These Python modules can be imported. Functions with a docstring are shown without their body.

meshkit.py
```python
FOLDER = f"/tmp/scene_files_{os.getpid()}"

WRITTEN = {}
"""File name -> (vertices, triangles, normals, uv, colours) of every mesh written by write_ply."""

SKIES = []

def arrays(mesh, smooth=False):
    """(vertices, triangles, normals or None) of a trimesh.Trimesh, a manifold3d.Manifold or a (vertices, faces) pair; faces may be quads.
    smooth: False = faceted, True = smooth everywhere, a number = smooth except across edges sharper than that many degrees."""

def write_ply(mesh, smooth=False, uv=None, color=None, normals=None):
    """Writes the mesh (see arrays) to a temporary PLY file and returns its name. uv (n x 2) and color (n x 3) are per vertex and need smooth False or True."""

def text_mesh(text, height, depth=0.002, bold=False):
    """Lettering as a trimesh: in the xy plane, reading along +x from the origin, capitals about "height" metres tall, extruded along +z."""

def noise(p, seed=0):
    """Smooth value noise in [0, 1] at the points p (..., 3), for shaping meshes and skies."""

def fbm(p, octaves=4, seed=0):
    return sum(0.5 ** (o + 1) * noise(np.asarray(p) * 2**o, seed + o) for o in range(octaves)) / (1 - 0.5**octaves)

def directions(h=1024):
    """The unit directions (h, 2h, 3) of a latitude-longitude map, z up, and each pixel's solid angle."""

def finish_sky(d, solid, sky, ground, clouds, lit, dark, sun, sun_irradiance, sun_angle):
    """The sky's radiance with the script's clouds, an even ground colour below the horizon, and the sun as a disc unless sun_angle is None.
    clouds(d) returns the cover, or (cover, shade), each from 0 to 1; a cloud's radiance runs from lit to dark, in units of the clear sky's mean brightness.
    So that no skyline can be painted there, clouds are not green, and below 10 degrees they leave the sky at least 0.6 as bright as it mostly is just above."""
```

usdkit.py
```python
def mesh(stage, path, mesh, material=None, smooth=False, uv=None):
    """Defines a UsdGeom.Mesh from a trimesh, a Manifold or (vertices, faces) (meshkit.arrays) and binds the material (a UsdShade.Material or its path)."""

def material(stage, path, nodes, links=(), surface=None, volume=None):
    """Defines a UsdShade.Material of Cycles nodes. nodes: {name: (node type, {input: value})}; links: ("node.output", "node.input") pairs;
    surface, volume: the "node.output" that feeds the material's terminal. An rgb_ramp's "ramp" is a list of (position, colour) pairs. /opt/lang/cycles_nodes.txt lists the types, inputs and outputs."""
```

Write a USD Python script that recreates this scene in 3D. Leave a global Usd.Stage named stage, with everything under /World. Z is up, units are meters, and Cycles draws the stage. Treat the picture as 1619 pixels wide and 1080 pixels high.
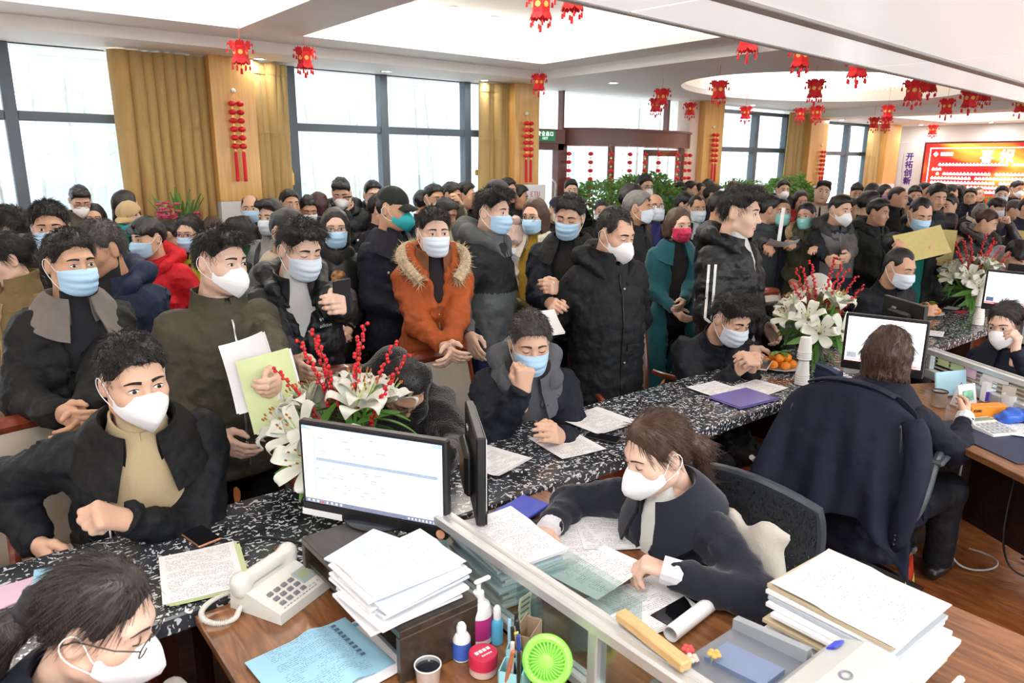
import math, numpy as np, trimesh, usdkit, meshkit
from pxr import Usd, UsdGeom, UsdLux, UsdShade, Gf, Sdf
from scipy.spatial import ConvexHull
PI = math.pi
stage = Usd.Stage.CreateInMemory()
UsdGeom.SetStageUpAxis(stage, 'Z'); UsdGeom.SetStageMetersPerUnit(stage, 1.0)
UsdGeom.Xform.Define(stage, '/World')

# ---------------------------------------------------------------- camera, sky, large lights, exposure
CF, CTH, CROLL, CYAW, CH = 1149., .24068, .00601, .67839, 1.92
fw = np.array([math.sin(CYAW)*math.cos(CTH), math.cos(CYAW)*math.cos(CTH), -math.sin(CTH)])
_r = np.array([math.cos(CYAW), -math.sin(CYAW), 0]); _u = np.cross(_r, fw)
cr = _r*math.cos(CROLL)+_u*math.sin(CROLL); cu = -_r*math.sin(CROLL)+_u*math.cos(CROLL)
CAM = np.array([0, 0, CH])
cam = UsdGeom.Camera.Define(stage, '/World/camera')
m4 = np.eye(4); m4[0, :3] = cr; m4[1, :3] = cu; m4[2, :3] = -fw; m4[3, :3] = CAM
cam.AddTransformOp().Set(Gf.Matrix4d(m4.tolist()))
cam.CreateHorizontalApertureAttr(36.0); cam.CreateVerticalApertureAttr(24.015)
cam.CreateFocalLengthAttr(CF/1619*36)
cam.CreateFStopAttr(5.6); cam.CreateFocusDistanceAttr(3.2)
cam.CreateExposureAttr(1.0)

def rect_light(name, loc, sx, sy, power, color=(1, 1, 1), up=False):
    l = UsdLux.RectLight.Define(stage, '/World/'+name)
    l.CreateWidthAttr(sx); l.CreateHeightAttr(sy); l.CreateIntensityAttr(power); l.CreateColorAttr(Gf.Vec3f(*color))
    l.AddTranslateOp().Set(Gf.Vec3d(*loc))
    if up: l.AddRotateXOp().Set(180.0)
dome = UsdLux.DomeLight.Define(stage, '/World/sky_light')
dome.CreateIntensityAttr(.8); dome.CreateColorAttr(Gf.Vec3f(.93, .97, 1.0))
# fill lamps, added out of view over the staff side, and the light strips inside the coves
PANELS = [(-1.2, -.6), (.6, -1.2), (2.4, -.6), (4.4, -.4), (6.6, -.4), (.2, .55), (-1.6, 1.2)]
for k, (x, y) in enumerate(PANELS): rect_light('panel_light_%03d' % k, (x, y, 2.435), 1.1, .55, 7., (1, .98, .95))

# ---------------------------------------------------------------- geometry helpers: every mesh is (vertices, triangles)
def J(*ms):
    ms = [m for m in ms if m is not None and len(m[0])]
    vs, fs, n = [], [], 0
    for v, f in ms:
        vs.append(np.asarray(v, float)); fs.append(np.asarray(f, int)+n); n += len(v)
    return np.vstack(vs), np.vstack(fs)
def q2t(q): q = np.asarray(q); return np.vstack([q[:, [0, 1, 2]], q[:, [0, 2, 3]]])
def rot(rx=0, ry=0, rz=0):
    cx, sx, cy, sy, cz, sz = math.cos(rx), math.sin(rx), math.cos(ry), math.sin(ry), math.cos(rz), math.sin(rz)
    return np.array([[cz, -sz, 0], [sz, cz, 0], [0, 0, 1]]) @ np.array([[cy, 0, sy], [0, 1, 0], [-sy, 0, cy]]) @ np.array([[1, 0, 0], [0, cx, -sx], [0, sx, cx]])
def X(m, loc=(0, 0, 0), rz=0, rx=0, ry=0, s=1):
    return (np.asarray(m[0])*s) @ rot(rx, ry, rz).T + np.asarray(loc, float), m[1]
def XM(m, R, loc): return np.asarray(m[0]) @ np.asarray(R).T + np.asarray(loc), m[1]
def hull(p):
    p = np.asarray(p, float); h = ConvexHull(p); f = h.simplices.copy(); c = p.mean(0)
    n = np.cross(p[f[:, 1]]-p[f[:, 0]], p[f[:, 2]]-p[f[:, 0]])
    bad = (n*(p[f[:, 0]]-c)).sum(1) < 0; f[bad] = f[bad][:, ::-1]
    return p, f
_SG = np.array([[a, b, c] for a in (-1, 1) for b in (-1, 1) for c in (-1, 1)], float)
def box(c, s, b=0., rz=0, rx=0, ry=0):
    h = np.asarray(s, float)/2
    if b <= 0:
        f = q2t([[0, 1, 3, 2], [4, 6, 7, 5], [0, 4, 5, 1], [2, 3, 7, 6], [0, 2, 6, 4], [1, 5, 7, 3]]); m = (_SG*h, f)
    else:
        b = min(b, h.min()*.98)
        m = hull(np.vstack([_SG*(h-b*np.array(k)) for k in ((0, 1, 1), (1, 0, 1), (1, 1, 0))]))
    return X(m, c, rz, rx, ry)
def bx(lo, hi, b=0.): lo, hi = np.asarray(lo, float), np.asarray(hi, float); return box((lo+hi)/2, hi-lo, b)
def meshkit_text(t, h, d=.002, bold=False):
    m = meshkit.text_mesh(t, h, d, bold); return np.array(m.vertices), np.array(m.faces)
def lathe(prof, n=20, caps=True):
    prof = np.asarray(prof, float); a = np.arange(n)*2*PI/n
    v = np.stack([prof[:, None, 0]*np.cos(a), prof[:, None, 0]*np.sin(a), np.broadcast_to(prof[:, None, 1], (len(prof), n))], -1).reshape(-1, 3)
    i, j = np.meshgrid(np.arange(len(prof)-1), np.arange(n), indexing='ij')
    f = q2t(np.stack([i*n+j, i*n+(j+1) % n, (i+1)*n+(j+1) % n, (i+1)*n+j], -1).reshape(-1, 4))
    if caps:
        k = len(v); L = len(prof)-1; jj = np.arange(n)
        v = np.vstack([v, [0, 0, prof[0, 1]], [0, 0, prof[-1, 1]]])
        f = np.vstack([f, np.stack([np.full(n, k), (jj+1) % n, jj], 1), np.stack([np.full(n, k+1), L*n+jj, L*n+(jj+1) % n], 1)])
    return v, f
def cyl(c, r, h, n=16, r2=None): return X(lathe([(r, 0), (r if r2 is None else r2, h)], n), c)
def ball(c, r, n=10):
    a = np.linspace(-PI/2, PI/2, n//2+2)
    v, f = lathe(np.stack([np.cos(a), np.sin(a)], 1)*.9999, n, False); return v*np.asarray(r)+np.asarray(c), f
def tube(pts, rad, n=8, closed=False):
    p = np.asarray(pts, float); m = len(p); rad = np.broadcast_to(np.asarray(rad, float), (m,))
    t = (np.roll(p, -1, 0)-np.roll(p, 1, 0)) if closed else np.gradient(p, axis=0)
    t /= np.linalg.norm(t, axis=1, keepdims=True)+1e-12
    a = np.zeros_like(p); up = np.array([0, 0, 1.]) if abs(t[0, 2]) < .9 else np.array([1., 0, 0])
    for k in range(m):
        up = up-t[k]*(up@t[k]); up /= np.linalg.norm(up)+1e-12; a[k] = up
    b = np.cross(t, a); an = np.arange(n)*2*PI/n
    v = (p[:, None]+rad[:, None, None]*(np.cos(an)[None, :, None]*a[:, None]+np.sin(an)[None, :, None]*b[:, None])).reshape(-1, 3)
    i, j = np.meshgrid(np.arange(m if closed else m-1), np.arange(n), indexing='ij'); i2 = (i+1) % m
    f = q2t(np.stack([i*n+j, i*n+(j+1) % n, i2*n+(j+1) % n, i2*n+j], -1).reshape(-1, 4))
    if not closed:
        k = len(v); jj = np.arange(n); v = np.vstack([v, p[0], p[-1]]); L = (m-1)*n
        f = np.vstack([f, np.stack([np.full(n, k), (jj+1) % n, jj], 1), np.stack([np.full(n, k+1), L+jj, L+(jj+1) % n], 1)])
    return v, f
def spline(pts, n=24, closed=False):
    from scipy.interpolate import CubicSpline
    p = np.asarray(pts, float)
    if closed: p = np.vstack([p, p[:1]])
    t = np.r_[0, np.cumsum(np.linalg.norm(np.diff(p, axis=0), axis=1)+1e-9)]
    q = CubicSpline(t, p, bc_type='periodic' if closed else 'not-a-knot' if len(p) > 3 else 'natural')(np.linspace(0, t[-1], n+(1 if closed else 0)))
    return q[:-1] if closed else q
def prism(poly, z0, z1):
    from shapely.geometry import Polygon
    p = poly if hasattr(poly, 'exterior') else Polygon(poly)
    p = p if p.is_valid else p.buffer(0)
    gs = getattr(p, 'geoms', [p]); out = []
    for g in gs:
        m = trimesh.creation.extrude_polygon(g, z1-z0, engine='earcut'); out.append((np.array(m.vertices)+[0, 0, z0], np.array(m.faces)))
    return J(*out)
def sheet(fn, nu, nv, th=.002):
    """A bent sheet of its own thickness: fn(u, v) -> (..., 3), u and v in 0..1; closed all round."""
    u, v = np.meshgrid(np.linspace(0, 1, nu), np.linspace(0, 1, nv), indexing='ij')
    p = np.asarray(fn(u, v), float); du, dv = np.gradient(p, axis=0), np.gradient(p, axis=1)
    n = np.cross(du, dv); n /= np.linalg.norm(n, axis=-1, keepdims=True)+1e-12
    V = np.vstack([p.reshape(-1, 3), (p-n*th).reshape(-1, 3)]); N = nu*nv
    i, j = np.meshgrid(np.arange(nu-1), np.arange(nv-1), indexing='ij')
    q = np.stack([i*nv+j, (i+1)*nv+j, (i+1)*nv+j+1, i*nv+j+1], -1).reshape(-1, 4)
    rim = np.r_[np.arange(nu)*nv, (nu-1)*nv+np.arange(1, nv), np.arange(nu-2, -1, -1)*nv+nv-1, np.arange(nv-2, 0, -1)]
    e = np.stack([rim, rim+N, np.roll(rim, -1)+N, np.roll(rim, -1)], 1)
    return V, np.vstack([q2t(q), q2t(q[:, ::-1]+N), q2t(e)])

# ---------------------------------------------------------------- materials
LOOK = {}
def mat(name, color, rough=.5, metal=0., var=0., vs=12., bump=0., bs=60., stretch=(1, 1, 1), sheen=0., coat=0., spec=.5, trans=0., emis=None, es=1., dist=.004, sss=0.):
    if name in LOOK: return LOOK[name]
    n = {'p': ('principled_bsdf', dict(base_color=color, roughness=rough, metallic=metal, specular_ior_level=spec))}
    p = n['p'][1]; l = []
    if sheen: p.update(sheen_weight=sheen, sheen_roughness=.4)
    if coat: p.update(coat_weight=coat)
    if trans: p.update(transmission_weight=trans, ior=1.45)
    if emis is not None: p.update(emission_color=emis, emission_strength=es)
    if sss: p.update(subsurface_weight=sss, subsurface_scale=.006)
    if var or bump:
        n['tc'] = ('texture_coordinate', {}); n['mp'] = ('mapping', dict(scale=stretch)); l.append(('tc.object', 'mp.vector'))
    if var:
        c = np.asarray(color)
        n['n1'] = ('noise_texture', dict(scale=vs, detail=2.)); n['r1'] = ('rgb_ramp', dict(ramp=[(.25, tuple(np.clip(c*(1-var), 0, 1))), (.75, tuple(np.clip(c*(1+var), 0, 1)))]))
        l += [('mp.vector', 'n1.vector'), ('n1.fac', 'r1.fac'), ('r1.color', 'p.base_color')]
    if bump:
        n['n2'] = ('noise_texture', dict(scale=bs, detail=1.5)); n['b'] = ('bump', dict(strength=bump, distance=dist))
        l += [('mp.vector', 'n2.vector'), ('n2.fac', 'b.height'), ('b.normal', 'p.normal')]
    LOOK[name] = usdkit.material(stage, '/World/Looks/'+name, n, l, surface='p.BSDF'); return LOOK[name]
def nodes(name, n, l, surface):
    LOOK[name] = usdkit.material(stage, '/World/Looks/'+name, n, l, surface=surface); return LOOK[name]

# ---------------------------------------------------------------- things and parts
USED = {}
def numbered(path):
    k = USED.get(path, -1)+1; USED[path] = k
    return path if k == 0 else '%s_%03d' % (path, k)
def tag(prim, label=None, cat=None, group=None, kind=None):
    for k, v in (('label', label), ('category', cat), ('group', group), ('kind', kind)):
        if v: prim.SetCustomDataByKey(k, v)
def thing(name, label, cat=None, loc=(0, 0, 0), rz=0, group=None, kind=None):
    x = UsdGeom.Xform.Define(stage, numbered('/World/'+name))
    if any(loc) or rz:
        x.AddTranslateOp().Set(Gf.Vec3d(*map(float, loc)))
        if rz: x.AddRotateZOp().Set(math.degrees(rz))
    tag(x.GetPrim(), label, cat, group, kind); return str(x.GetPath())
def sm_(m, smooth):
    n = len(m[1]); return smooth if isinstance(smooth, bool) else False if n <= 60 and len(m[0]) <= 30 else True if n > 1400 or smooth >= 60 else smooth
def comp(m):
    v, f = np.asarray(m[0]), np.asarray(m[1]); u, i = np.unique(f, return_inverse=True); return (v, f) if len(u) == len(v) else (v[u], i.reshape(f.shape))
def part(parent, name, m, material, smooth=35, label=None, kind=None):
    m = comp(m); p = usdkit.mesh(stage, numbered(parent+'/'+name), (m[0], m[1]), material, smooth=sm_(m, smooth))
    tag(p.GetPrim(), label, kind=kind); return str(p.GetPath())
def solo(name, label, cat, m, material, smooth=35, group=None, kind=None, loc=None, rz=0):
    m = comp(m); p = usdkit.mesh(stage, numbered('/World/'+name), (m[0], m[1]), material, smooth=sm_(m, smooth))
    if loc is not None:
        p.AddTranslateOp().Set(Gf.Vec3d(*map(float, loc)))
        if rz: p.AddRotateZOp().Set(math.degrees(rz))
    tag(p.GetPrim(), label, cat, group, kind); return str(p.GetPath())
def struct(name, m, material, smooth=False, label=None): return solo(name, label, None, m, material, smooth, kind='structure')
def copy_of(src, name, label, cat, loc, rz=0, group=None, scale=None, inst=True):
    x = UsdGeom.Xform.Define(stage, numbered('/World/'+name))
    x.GetPrim().GetReferences().AddInternalReference(Sdf.Path(src)); x.ClearXformOpOrder()
    x.AddTranslateOp(opSuffix='c').Set(Gf.Vec3d(*map(float, loc)))
    if rz: x.AddRotateZOp(opSuffix='c').Set(math.degrees(rz))
    if scale: x.AddScaleOp(opSuffix='c').Set(Gf.Vec3f(scale, scale, scale))
    tag(x.GetPrim(), label, cat, group); x.GetPrim().SetInstanceable(inst); return str(x.GetPath())
def ray(x, y): return ((x-809.5)*cr-(y-540)*cu)/CF+fw
def onz(x, y, z): d = ray(x, y); return CAM+d*(z-CH)/d[2]
def dep(x, y, t): return CAM+ray(x, y)*t
rng = np.random.default_rng(7)
# ================================================================ the hall
YW, ZS, ZL, ZC, XF, XL, YR = 6.5, 2.73, 2.81, 3.08, 14.4, -4.5, -5.0
white = mat('white_paint', (.82, .81, .79), .55)
ceilm = mat('ceiling_paint', (.91, .90, .885), .6)
wood = nodes('beech_cladding', {'tc': ('texture_coordinate', {}), 'mp': ('mapping', dict(scale=(14, 14, .7))), 'n': ('noise_texture', dict(scale=3., detail=5., distortion=.6)),
  'r': ('rgb_ramp', dict(ramp=[(.3, (.66, .36, .10)), (.7, (.80, .48, .17))])), 'p': ('principled_bsdf', dict(roughness=.28))},
  [('tc.object', 'mp.vector'), ('mp.vector', 'n.vector'), ('n.fac', 'r.fac'), ('r.color', 'p.base_color')], 'p.BSDF')
floorm = nodes('floor_wood', {'tc': ('texture_coordinate', {}), 'mp': ('mapping', dict(scale=(3.2, .8, 1), rotation=(0, 0, .5))), 'w': ('noise_texture', dict(scale=1.5, detail=3., distortion=2.)),
  'mul': ('math', dict(math_type='multiply', value2=9.)), 'sn': ('math', dict(math_type='sine')), 'ab': ('math', dict(math_type='absolute')), 'pw': ('math', dict(math_type='power', value2=.35)),
  'n': ('noise_texture', dict(scale=6., detail=6., distortion=1.)), 'r': ('rgb_ramp', dict(ramp=[(.3, (.20, .058, .016)), (.72, (.40, .135, .04))])),
  'b': ('bump', dict(strength=.8, distance=.006)), 'p': ('principled_bsdf', dict(roughness=.3))},
  [('tc.object', 'mp.vector'), ('mp.vector', 'w.vector'), ('w.fac', 'mul.value1'), ('mul.value', 'sn.value1'), ('sn.value', 'ab.value1'), ('ab.value', 'pw.value1'), ('pw.value', 'b.height'), ('b.normal', 'p.normal'),
   ('mp.vector', 'n.vector'), ('n.fac', 'r.fac'), ('r.color', 'p.base_color')], 'p.BSDF')
glass = nodes('pane_glass', {'f': ('layer_weight', dict(blend=.5)), 'pw': ('math', dict(math_type='power', value2=4.)), 'ma': ('math', dict(math_type='multiply_add', value2=.55, value3=.03)), 't': ('transparent_bsdf', dict(color=(.96, .98, .98))), 'g': ('glossy_bsdf', dict(roughness=.0, color=(1, 1, 1))), 'm': ('mix_closure', {})},
  [('f.facing', 'pw.value1'), ('pw.value', 'ma.value1'), ('ma.value', 'm.fac'), ('t.BSDF', 'm.closure1'), ('g.BSDF', 'm.closure2')], 'm.closure')
framem = mat('frame_aluminium', (.10, .13, .16), .45)
brownm = mat('door_bronze', (.15, .055, .045), .3, var=.25, vs=2)
chrome = mat('chrome', (.8, .8, .8), .15, 1.)
gold = mat('gold', (.9, .55, .12), .35, .6)
steelm = mat('satin_steel', (.6, .6, .6), .3, .8)
red = mat('red_felt', (.72, .012, .02), .75, sheen=.3)
redd = mat('red_bead', (.75, .015, .025), .45)
yel = mat('gold_print', (.95, .62, .12), .5)
greym = mat('trim_grey', (.42, .41, .40), .4)

struct('floor', bx((XL, YR, -.08), (XF, YW, 0)), floorm)
struct('ceiling', bx((XL, YR, ZC), (XF, YW, ZC+.1)), ceilm)
struct('wall_left', bx((XL-.15, YR, 0), (XL, YW, ZC)), white)
struct('wall_right', J(bx((XF, YR, 0), (XF+.15, YW, ZC))), white)
# back wall: low sill wall and the piers behind the pillars
struct('wall_back', J(bx((XL, YW, 0), (5.3, YW+.2, .25)), bx((8.3, YW, 0), (XF, YW+.2, .25)), bx((1.95, YW, .25), (2.28, YW+.2, ZC)), bx((4.98, YW, .25), (5.36, YW+.2, ZC)),
    bx((8.2, YW, .25), (8.66, YW+.2, ZC)), bx((10.9, YW, .25), (11.4, YW+.2, ZC)), bx((13.5, YW, .25), (XF, YW+.2, ZC)), bx((XL, YW, ZS), (XF, YW+.2, ZC))), white)
# ceiling: soffits, band, lips of the coves, beam
def ring(hx0, hx1, hy0, hy1, x0, x1, y0, y1, z0, z1):
    return J(bx((x0, y0, z0), (x1, hy0, z1)), bx((x0, hy1, z0), (x1, y1, z1)), bx((x0, hy0, z0), (hx0, hy1, z1)), bx((hx1, hy0, z0), (x1, hy1, z1)))
XB = 5.04
struct('trim_1', bx((XL, 5.8, ZS), (10.9, YW, ZC)), ceilm)                                  # soffit along the windows
struct('trim_2', ring(-3.2, 1.9, 2.6, 5.37, XL, 2.13, 1.2, 5.8, ZL, ZL+.05), ceilm)         # lip round the first cove
struct('trim_3', ring(2.36, 4.68, 2.3, 5.38, 2.13, XB, 1.2, 5.8, ZL, ZL+.05), ceilm)        # lip round the second cove
from shapely.geometry import Polygon, box as sbox
ea = np.linspace(0, 2*PI, 65)[:-1]
ell = lambda rx, ry: Polygon(np.stack([8.0+rx*np.cos(ea), 4.4+ry*np.sin(ea)], 1))
struct('trim_4', prism(sbox(XB+.03, 1.2, 10.9, 5.8).difference(ell(1.95, 1.3)), ZS, ZS+.06), ceilm, 30)   # lowered ceiling with the oval opening
struct('trim_5', bx((XB, 1.2, ZS), (XB+.03, 5.8, ZC)), ceilm)
struct('trim_6', prism(ell(2.2, 1.55).difference(ell(2.15, 1.5)), ZS+.06, ZC), ceilm, 30)
struct('trim_7', ring(11.5, 13.7, 1.8, 5.3, 10.955, XF, 1.2, YW, 2.62, 2.70), ceilm)          # lip round the far cove
struct('trim_8', bx((10.905, 1.2, 2.62), (10.95, YW, ZC)), ceilm)
struct('trim_9', bx((XL, YR, 2.95), (XF, 1.2, ZC)), ceilm)                                  # ceiling over the staff side
for k, (x0, x1, y0, y1, z) in enumerate([(-3.2, 1.9, 2.6, 5.37, ZL+.1), (2.36, 4.68, 2.3, 5.38, ZL+.1), (11.5, 13.7, 1.8, 5.3, 2.76)]):
    cw = (1, .93, .82)
    for j, (cx, cy, sx, sy) in enumerate([((x0+x1)/2, y1+.12, x1-x0, .1), ((x0+x1)/2, y0-.12, x1-x0, .1), (x0-.1, (y0+y1)/2, .1, y1-y0), (x1+.1, (y0+y1)/2, .1, y1-y0)]):
        rect_light('cove_light_%d_%d' % (k, j), (cx, cy, z), sx, sy, 17, cw, True)
for k in range(12):
    a = k*PI/6; rect_light('oval_light_%03d' % k, (8+2.05*math.cos(a), 4.4+1.4*math.sin(a), ZS+.1), .5, .12, 2.2, (1, .60, .22), True)

# lowered canopy over the staff side, of white panels in grey trims, turned a little against the hall
can = mat('canopy_panel', (.86, .86, .88), .3, emis=(1, .99, .98), es=.30)  # weak glow put into the panels so the underside looks bright
CR = math.radians(4.3)
cv = thing('trim_10', 'white panelled canopy over the staff side', kind='structure', loc=(0, 1.80, 2.45), rz=CR)
xs = [-5, -2.5, -.2, 2.1, 4.26, 6.5, 8.8, 11.2]
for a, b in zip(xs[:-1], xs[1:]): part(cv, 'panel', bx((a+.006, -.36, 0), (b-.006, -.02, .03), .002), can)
part(cv, 'rail', bx((-5, -.02, -.006), (11.2, .012, .06), .003), greym); part(cv, 'rail', bx((-5, -.42, -.012), (11.2, -.36, .05), .003), greym)
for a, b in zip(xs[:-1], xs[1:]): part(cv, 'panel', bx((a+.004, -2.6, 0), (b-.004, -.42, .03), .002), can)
part(cv, 'backing', bx((-5, -2.6, .03), (11.2, .0, .5)), ceilm)
led = mat('led_diffuser', (.9, .9, .9), .5, emis=(1, .98, .95), es=3.)
for x, y in PANELS:  # frames of the added fill lamps
    l = thing('ceiling_light', 'added fill lamp out of view over the staff side', 'ceiling light', (x, y, 2.446), group='added fill lamps over the staff side')
    part(l, 'frame', bx((-.6, -.32, -.0), (.6, .32, .02), .004), steelm)

# windows
def window(n, x0, x1, mulls, zt, rail, zb=.25):
    w = thing('window_%d' % n, 'tall window with grey aluminium frame', kind='structure')
    y0, y1 = YW-.02, YW+.06
    part(w, 'frame', J(bx((x0, y0, zb), (x0+.05, y1, zt)), bx((x1-.05, y0, zb), (x1, y1, zt)), bx((x0, y0, zb), (x1, y1, zb+.06)), bx((x0, y0, zt-.05), (x1, y1, zt))), framem)
    xs = [x0+.05]
    for mx in mulls:
        part(w, 'mullion', bx((mx-.04, y0-.02, zb+.06), (mx+.04, y1, zt-.05), .004), framem); xs += [mx-.04, mx+.04]
    xs.append(x1-.05)
    for a, b in zip(xs[::2], xs[1::2]):
        part(w, 'transom', bx((a, y0-.01, rail), (b, y1, rail+.065), .004), framem)
        for z0, z1 in ((zb+.06, rail), (rail+.065, zt-.05)): part(w, 'pane', bx((a, YW+.015, z0), (b, YW+.023, z1)), glass)
    return w
def handle(w, x, z):
    part(w, 'handle', J(bx((x-.015, YW-.07, z-.03), (x+.015, YW-.04, z+.03), .004), tube([(x, YW-.07, z), (x, YW-.1, z), (x, YW-.1, z-.1)], .011)), gold)
window(1, XL, 1.95, [-3.4, -2.2, -.95, .61], ZS+.05, 2.2)
w = window(2, 2.28, 4.98, [2.70, 3.62, 4.60], ZS+.05, 2.19); handle(w, 2.64, 1.82); handle(w, 4.70, 1.82)
w = window(3, 8.66, 10.9, [9.86, 10.68], ZS-.05, 2.1); handle(w, 10.78, 1.75)
w = window(4, 11.4, 13.5, [12.60, 13.35], ZS-.1, 2.08); handle(w, 13.42, 1.75)
# unseen glazed front behind the camera, lets sky light into the hall
w = thing('window_5', 'unseen glazed front behind the staff area, letting in sky light', kind='structure')
for k in range(14): part(w, 'mullion', bx((XL+k*1.45-.03, YR-.08, 0), (XL+k*1.45+.03, YR, 2.95)), framem)
for k in range(13): part(w, 'pane', bx((XL+k*1.45+.03, YR-.05, .05), (XL+(k+1)*1.45-.03, YR-.042, 2.95)), glass)

# pillars clad in beech, with white band
for k, (a, b, zt) in enumerate([(1.93, 2.28, ZS), (5.02, 5.36, ZS), (8.24, 8.66, ZS), (10.9, 11.42, ZS), (13.45, 13.95, 2.62)]):
    p = thing('trim_%d' % (11+k), 'pillar clad in beech veneer', kind='structure')
    part(p, 'cladding', bx((a, 6.2, 1.60), (b, YW, zt), .004), wood); part(p, 'cladding', bx((a, 6.2, 0), (b, YW, 1.44), .004), wood)
    part(p, 'white_band', bx((a+.004, 6.205, 1.44), (b-.004, YW, 1.60)), mat('band_white', (.75, .76, .77), .35))
struct('trim_16', bx((8.05, 6.3, 0), (8.24, YW, ZS)), mat('pink_marble', (.80, .62, .52), .25, var=.08, vs=3))

# curtains
curt = nodes('curtain_gold', {'tc': ('texture_coordinate', {}), 'mp': ('mapping', dict(scale=(60, 60, 4))), 'n': ('noise_texture', dict(scale=2., detail=3.)), 'r': ('rgb_ramp', dict(ramp=[(.3, (.54, .36, .12)), (.7, (.60, .41, .15))])),
  'p': ('principled_bsdf', dict(roughness=.6, sheen_weight=.3)), 't': ('translucent_bsdf', dict(color=(.5, .28, .1))), 'm': ('mix_closure', dict(fac=.22))},
  [('tc.object', 'mp.vector'), ('mp.vector', 'n.vector'), ('n.fac', 'r.fac'), ('r.color', 'p.base_color'), ('p.BSDF', 'm.closure1'), ('t.BSDF', 'm.closure2')], 'm.closure')
def curtain(x0, x1, y, folds, amp, zt, label, seed, flare=0.):
    r = np.random.default_rng(seed); ph = r.uniform(0, 6)
    def f(u, v, dz=0):
        q = u**1.15; s = q*folds*2*PI+ph+.8*np.sin(q*7+ph)+.25*np.sin(v*5+u*9)
        return np.stack([x0+(x1-x0)*u+.03*np.cos(s)*(.3+v)+flare*(1-v)*(u-.3)*.25, y+amp*np.sin(s)*(1.0-.25*v)+.02*np.sin(13*u+3*v), .06+(zt-.07)*v], -1)
    c = thing('curtain', label, 'curtain')
    part(c, 'cloth', sheet(f, int(folds*14), 26, .004), curt, 80)
    part(c, 'heading_tape', sheet(lambda u, v: f(u, .965+.03*v)-np.array([0, .007, 0]), int(folds*14), 3, .004), curt, 80)
    part(c, 'hem_seam', sheet(lambda u, v: f(u, .785+.008*v)-np.array([0, .006, 0]), int(folds*14), 2, .004), curt, 80)  # raised strip imitates transom edge shading seen through the cloth
curtain(1.28, 1.95, 6.32, 8, .075, ZS, 'wide gold pleated curtain left of the nearest pillar', 1)
curtain(2.28, 2.60, 6.32, 5, .05, ZS, 'narrow gold curtain right of the nearest pillar', 2)
curtain(4.66, 5.03, 6.33, 5, .055, ZS, 'gold curtain left of the pillar beside the entrance', 3)
curtain(10.42, 10.92, 6.32, 6, .04, ZS-.03, 'gold curtain between the far windows', 4)
curtain(12.98, 13.47, 6.32, 6, .04, 2.62, 'farthest gold curtain, beside the white wall with purple characters', 5)

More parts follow.
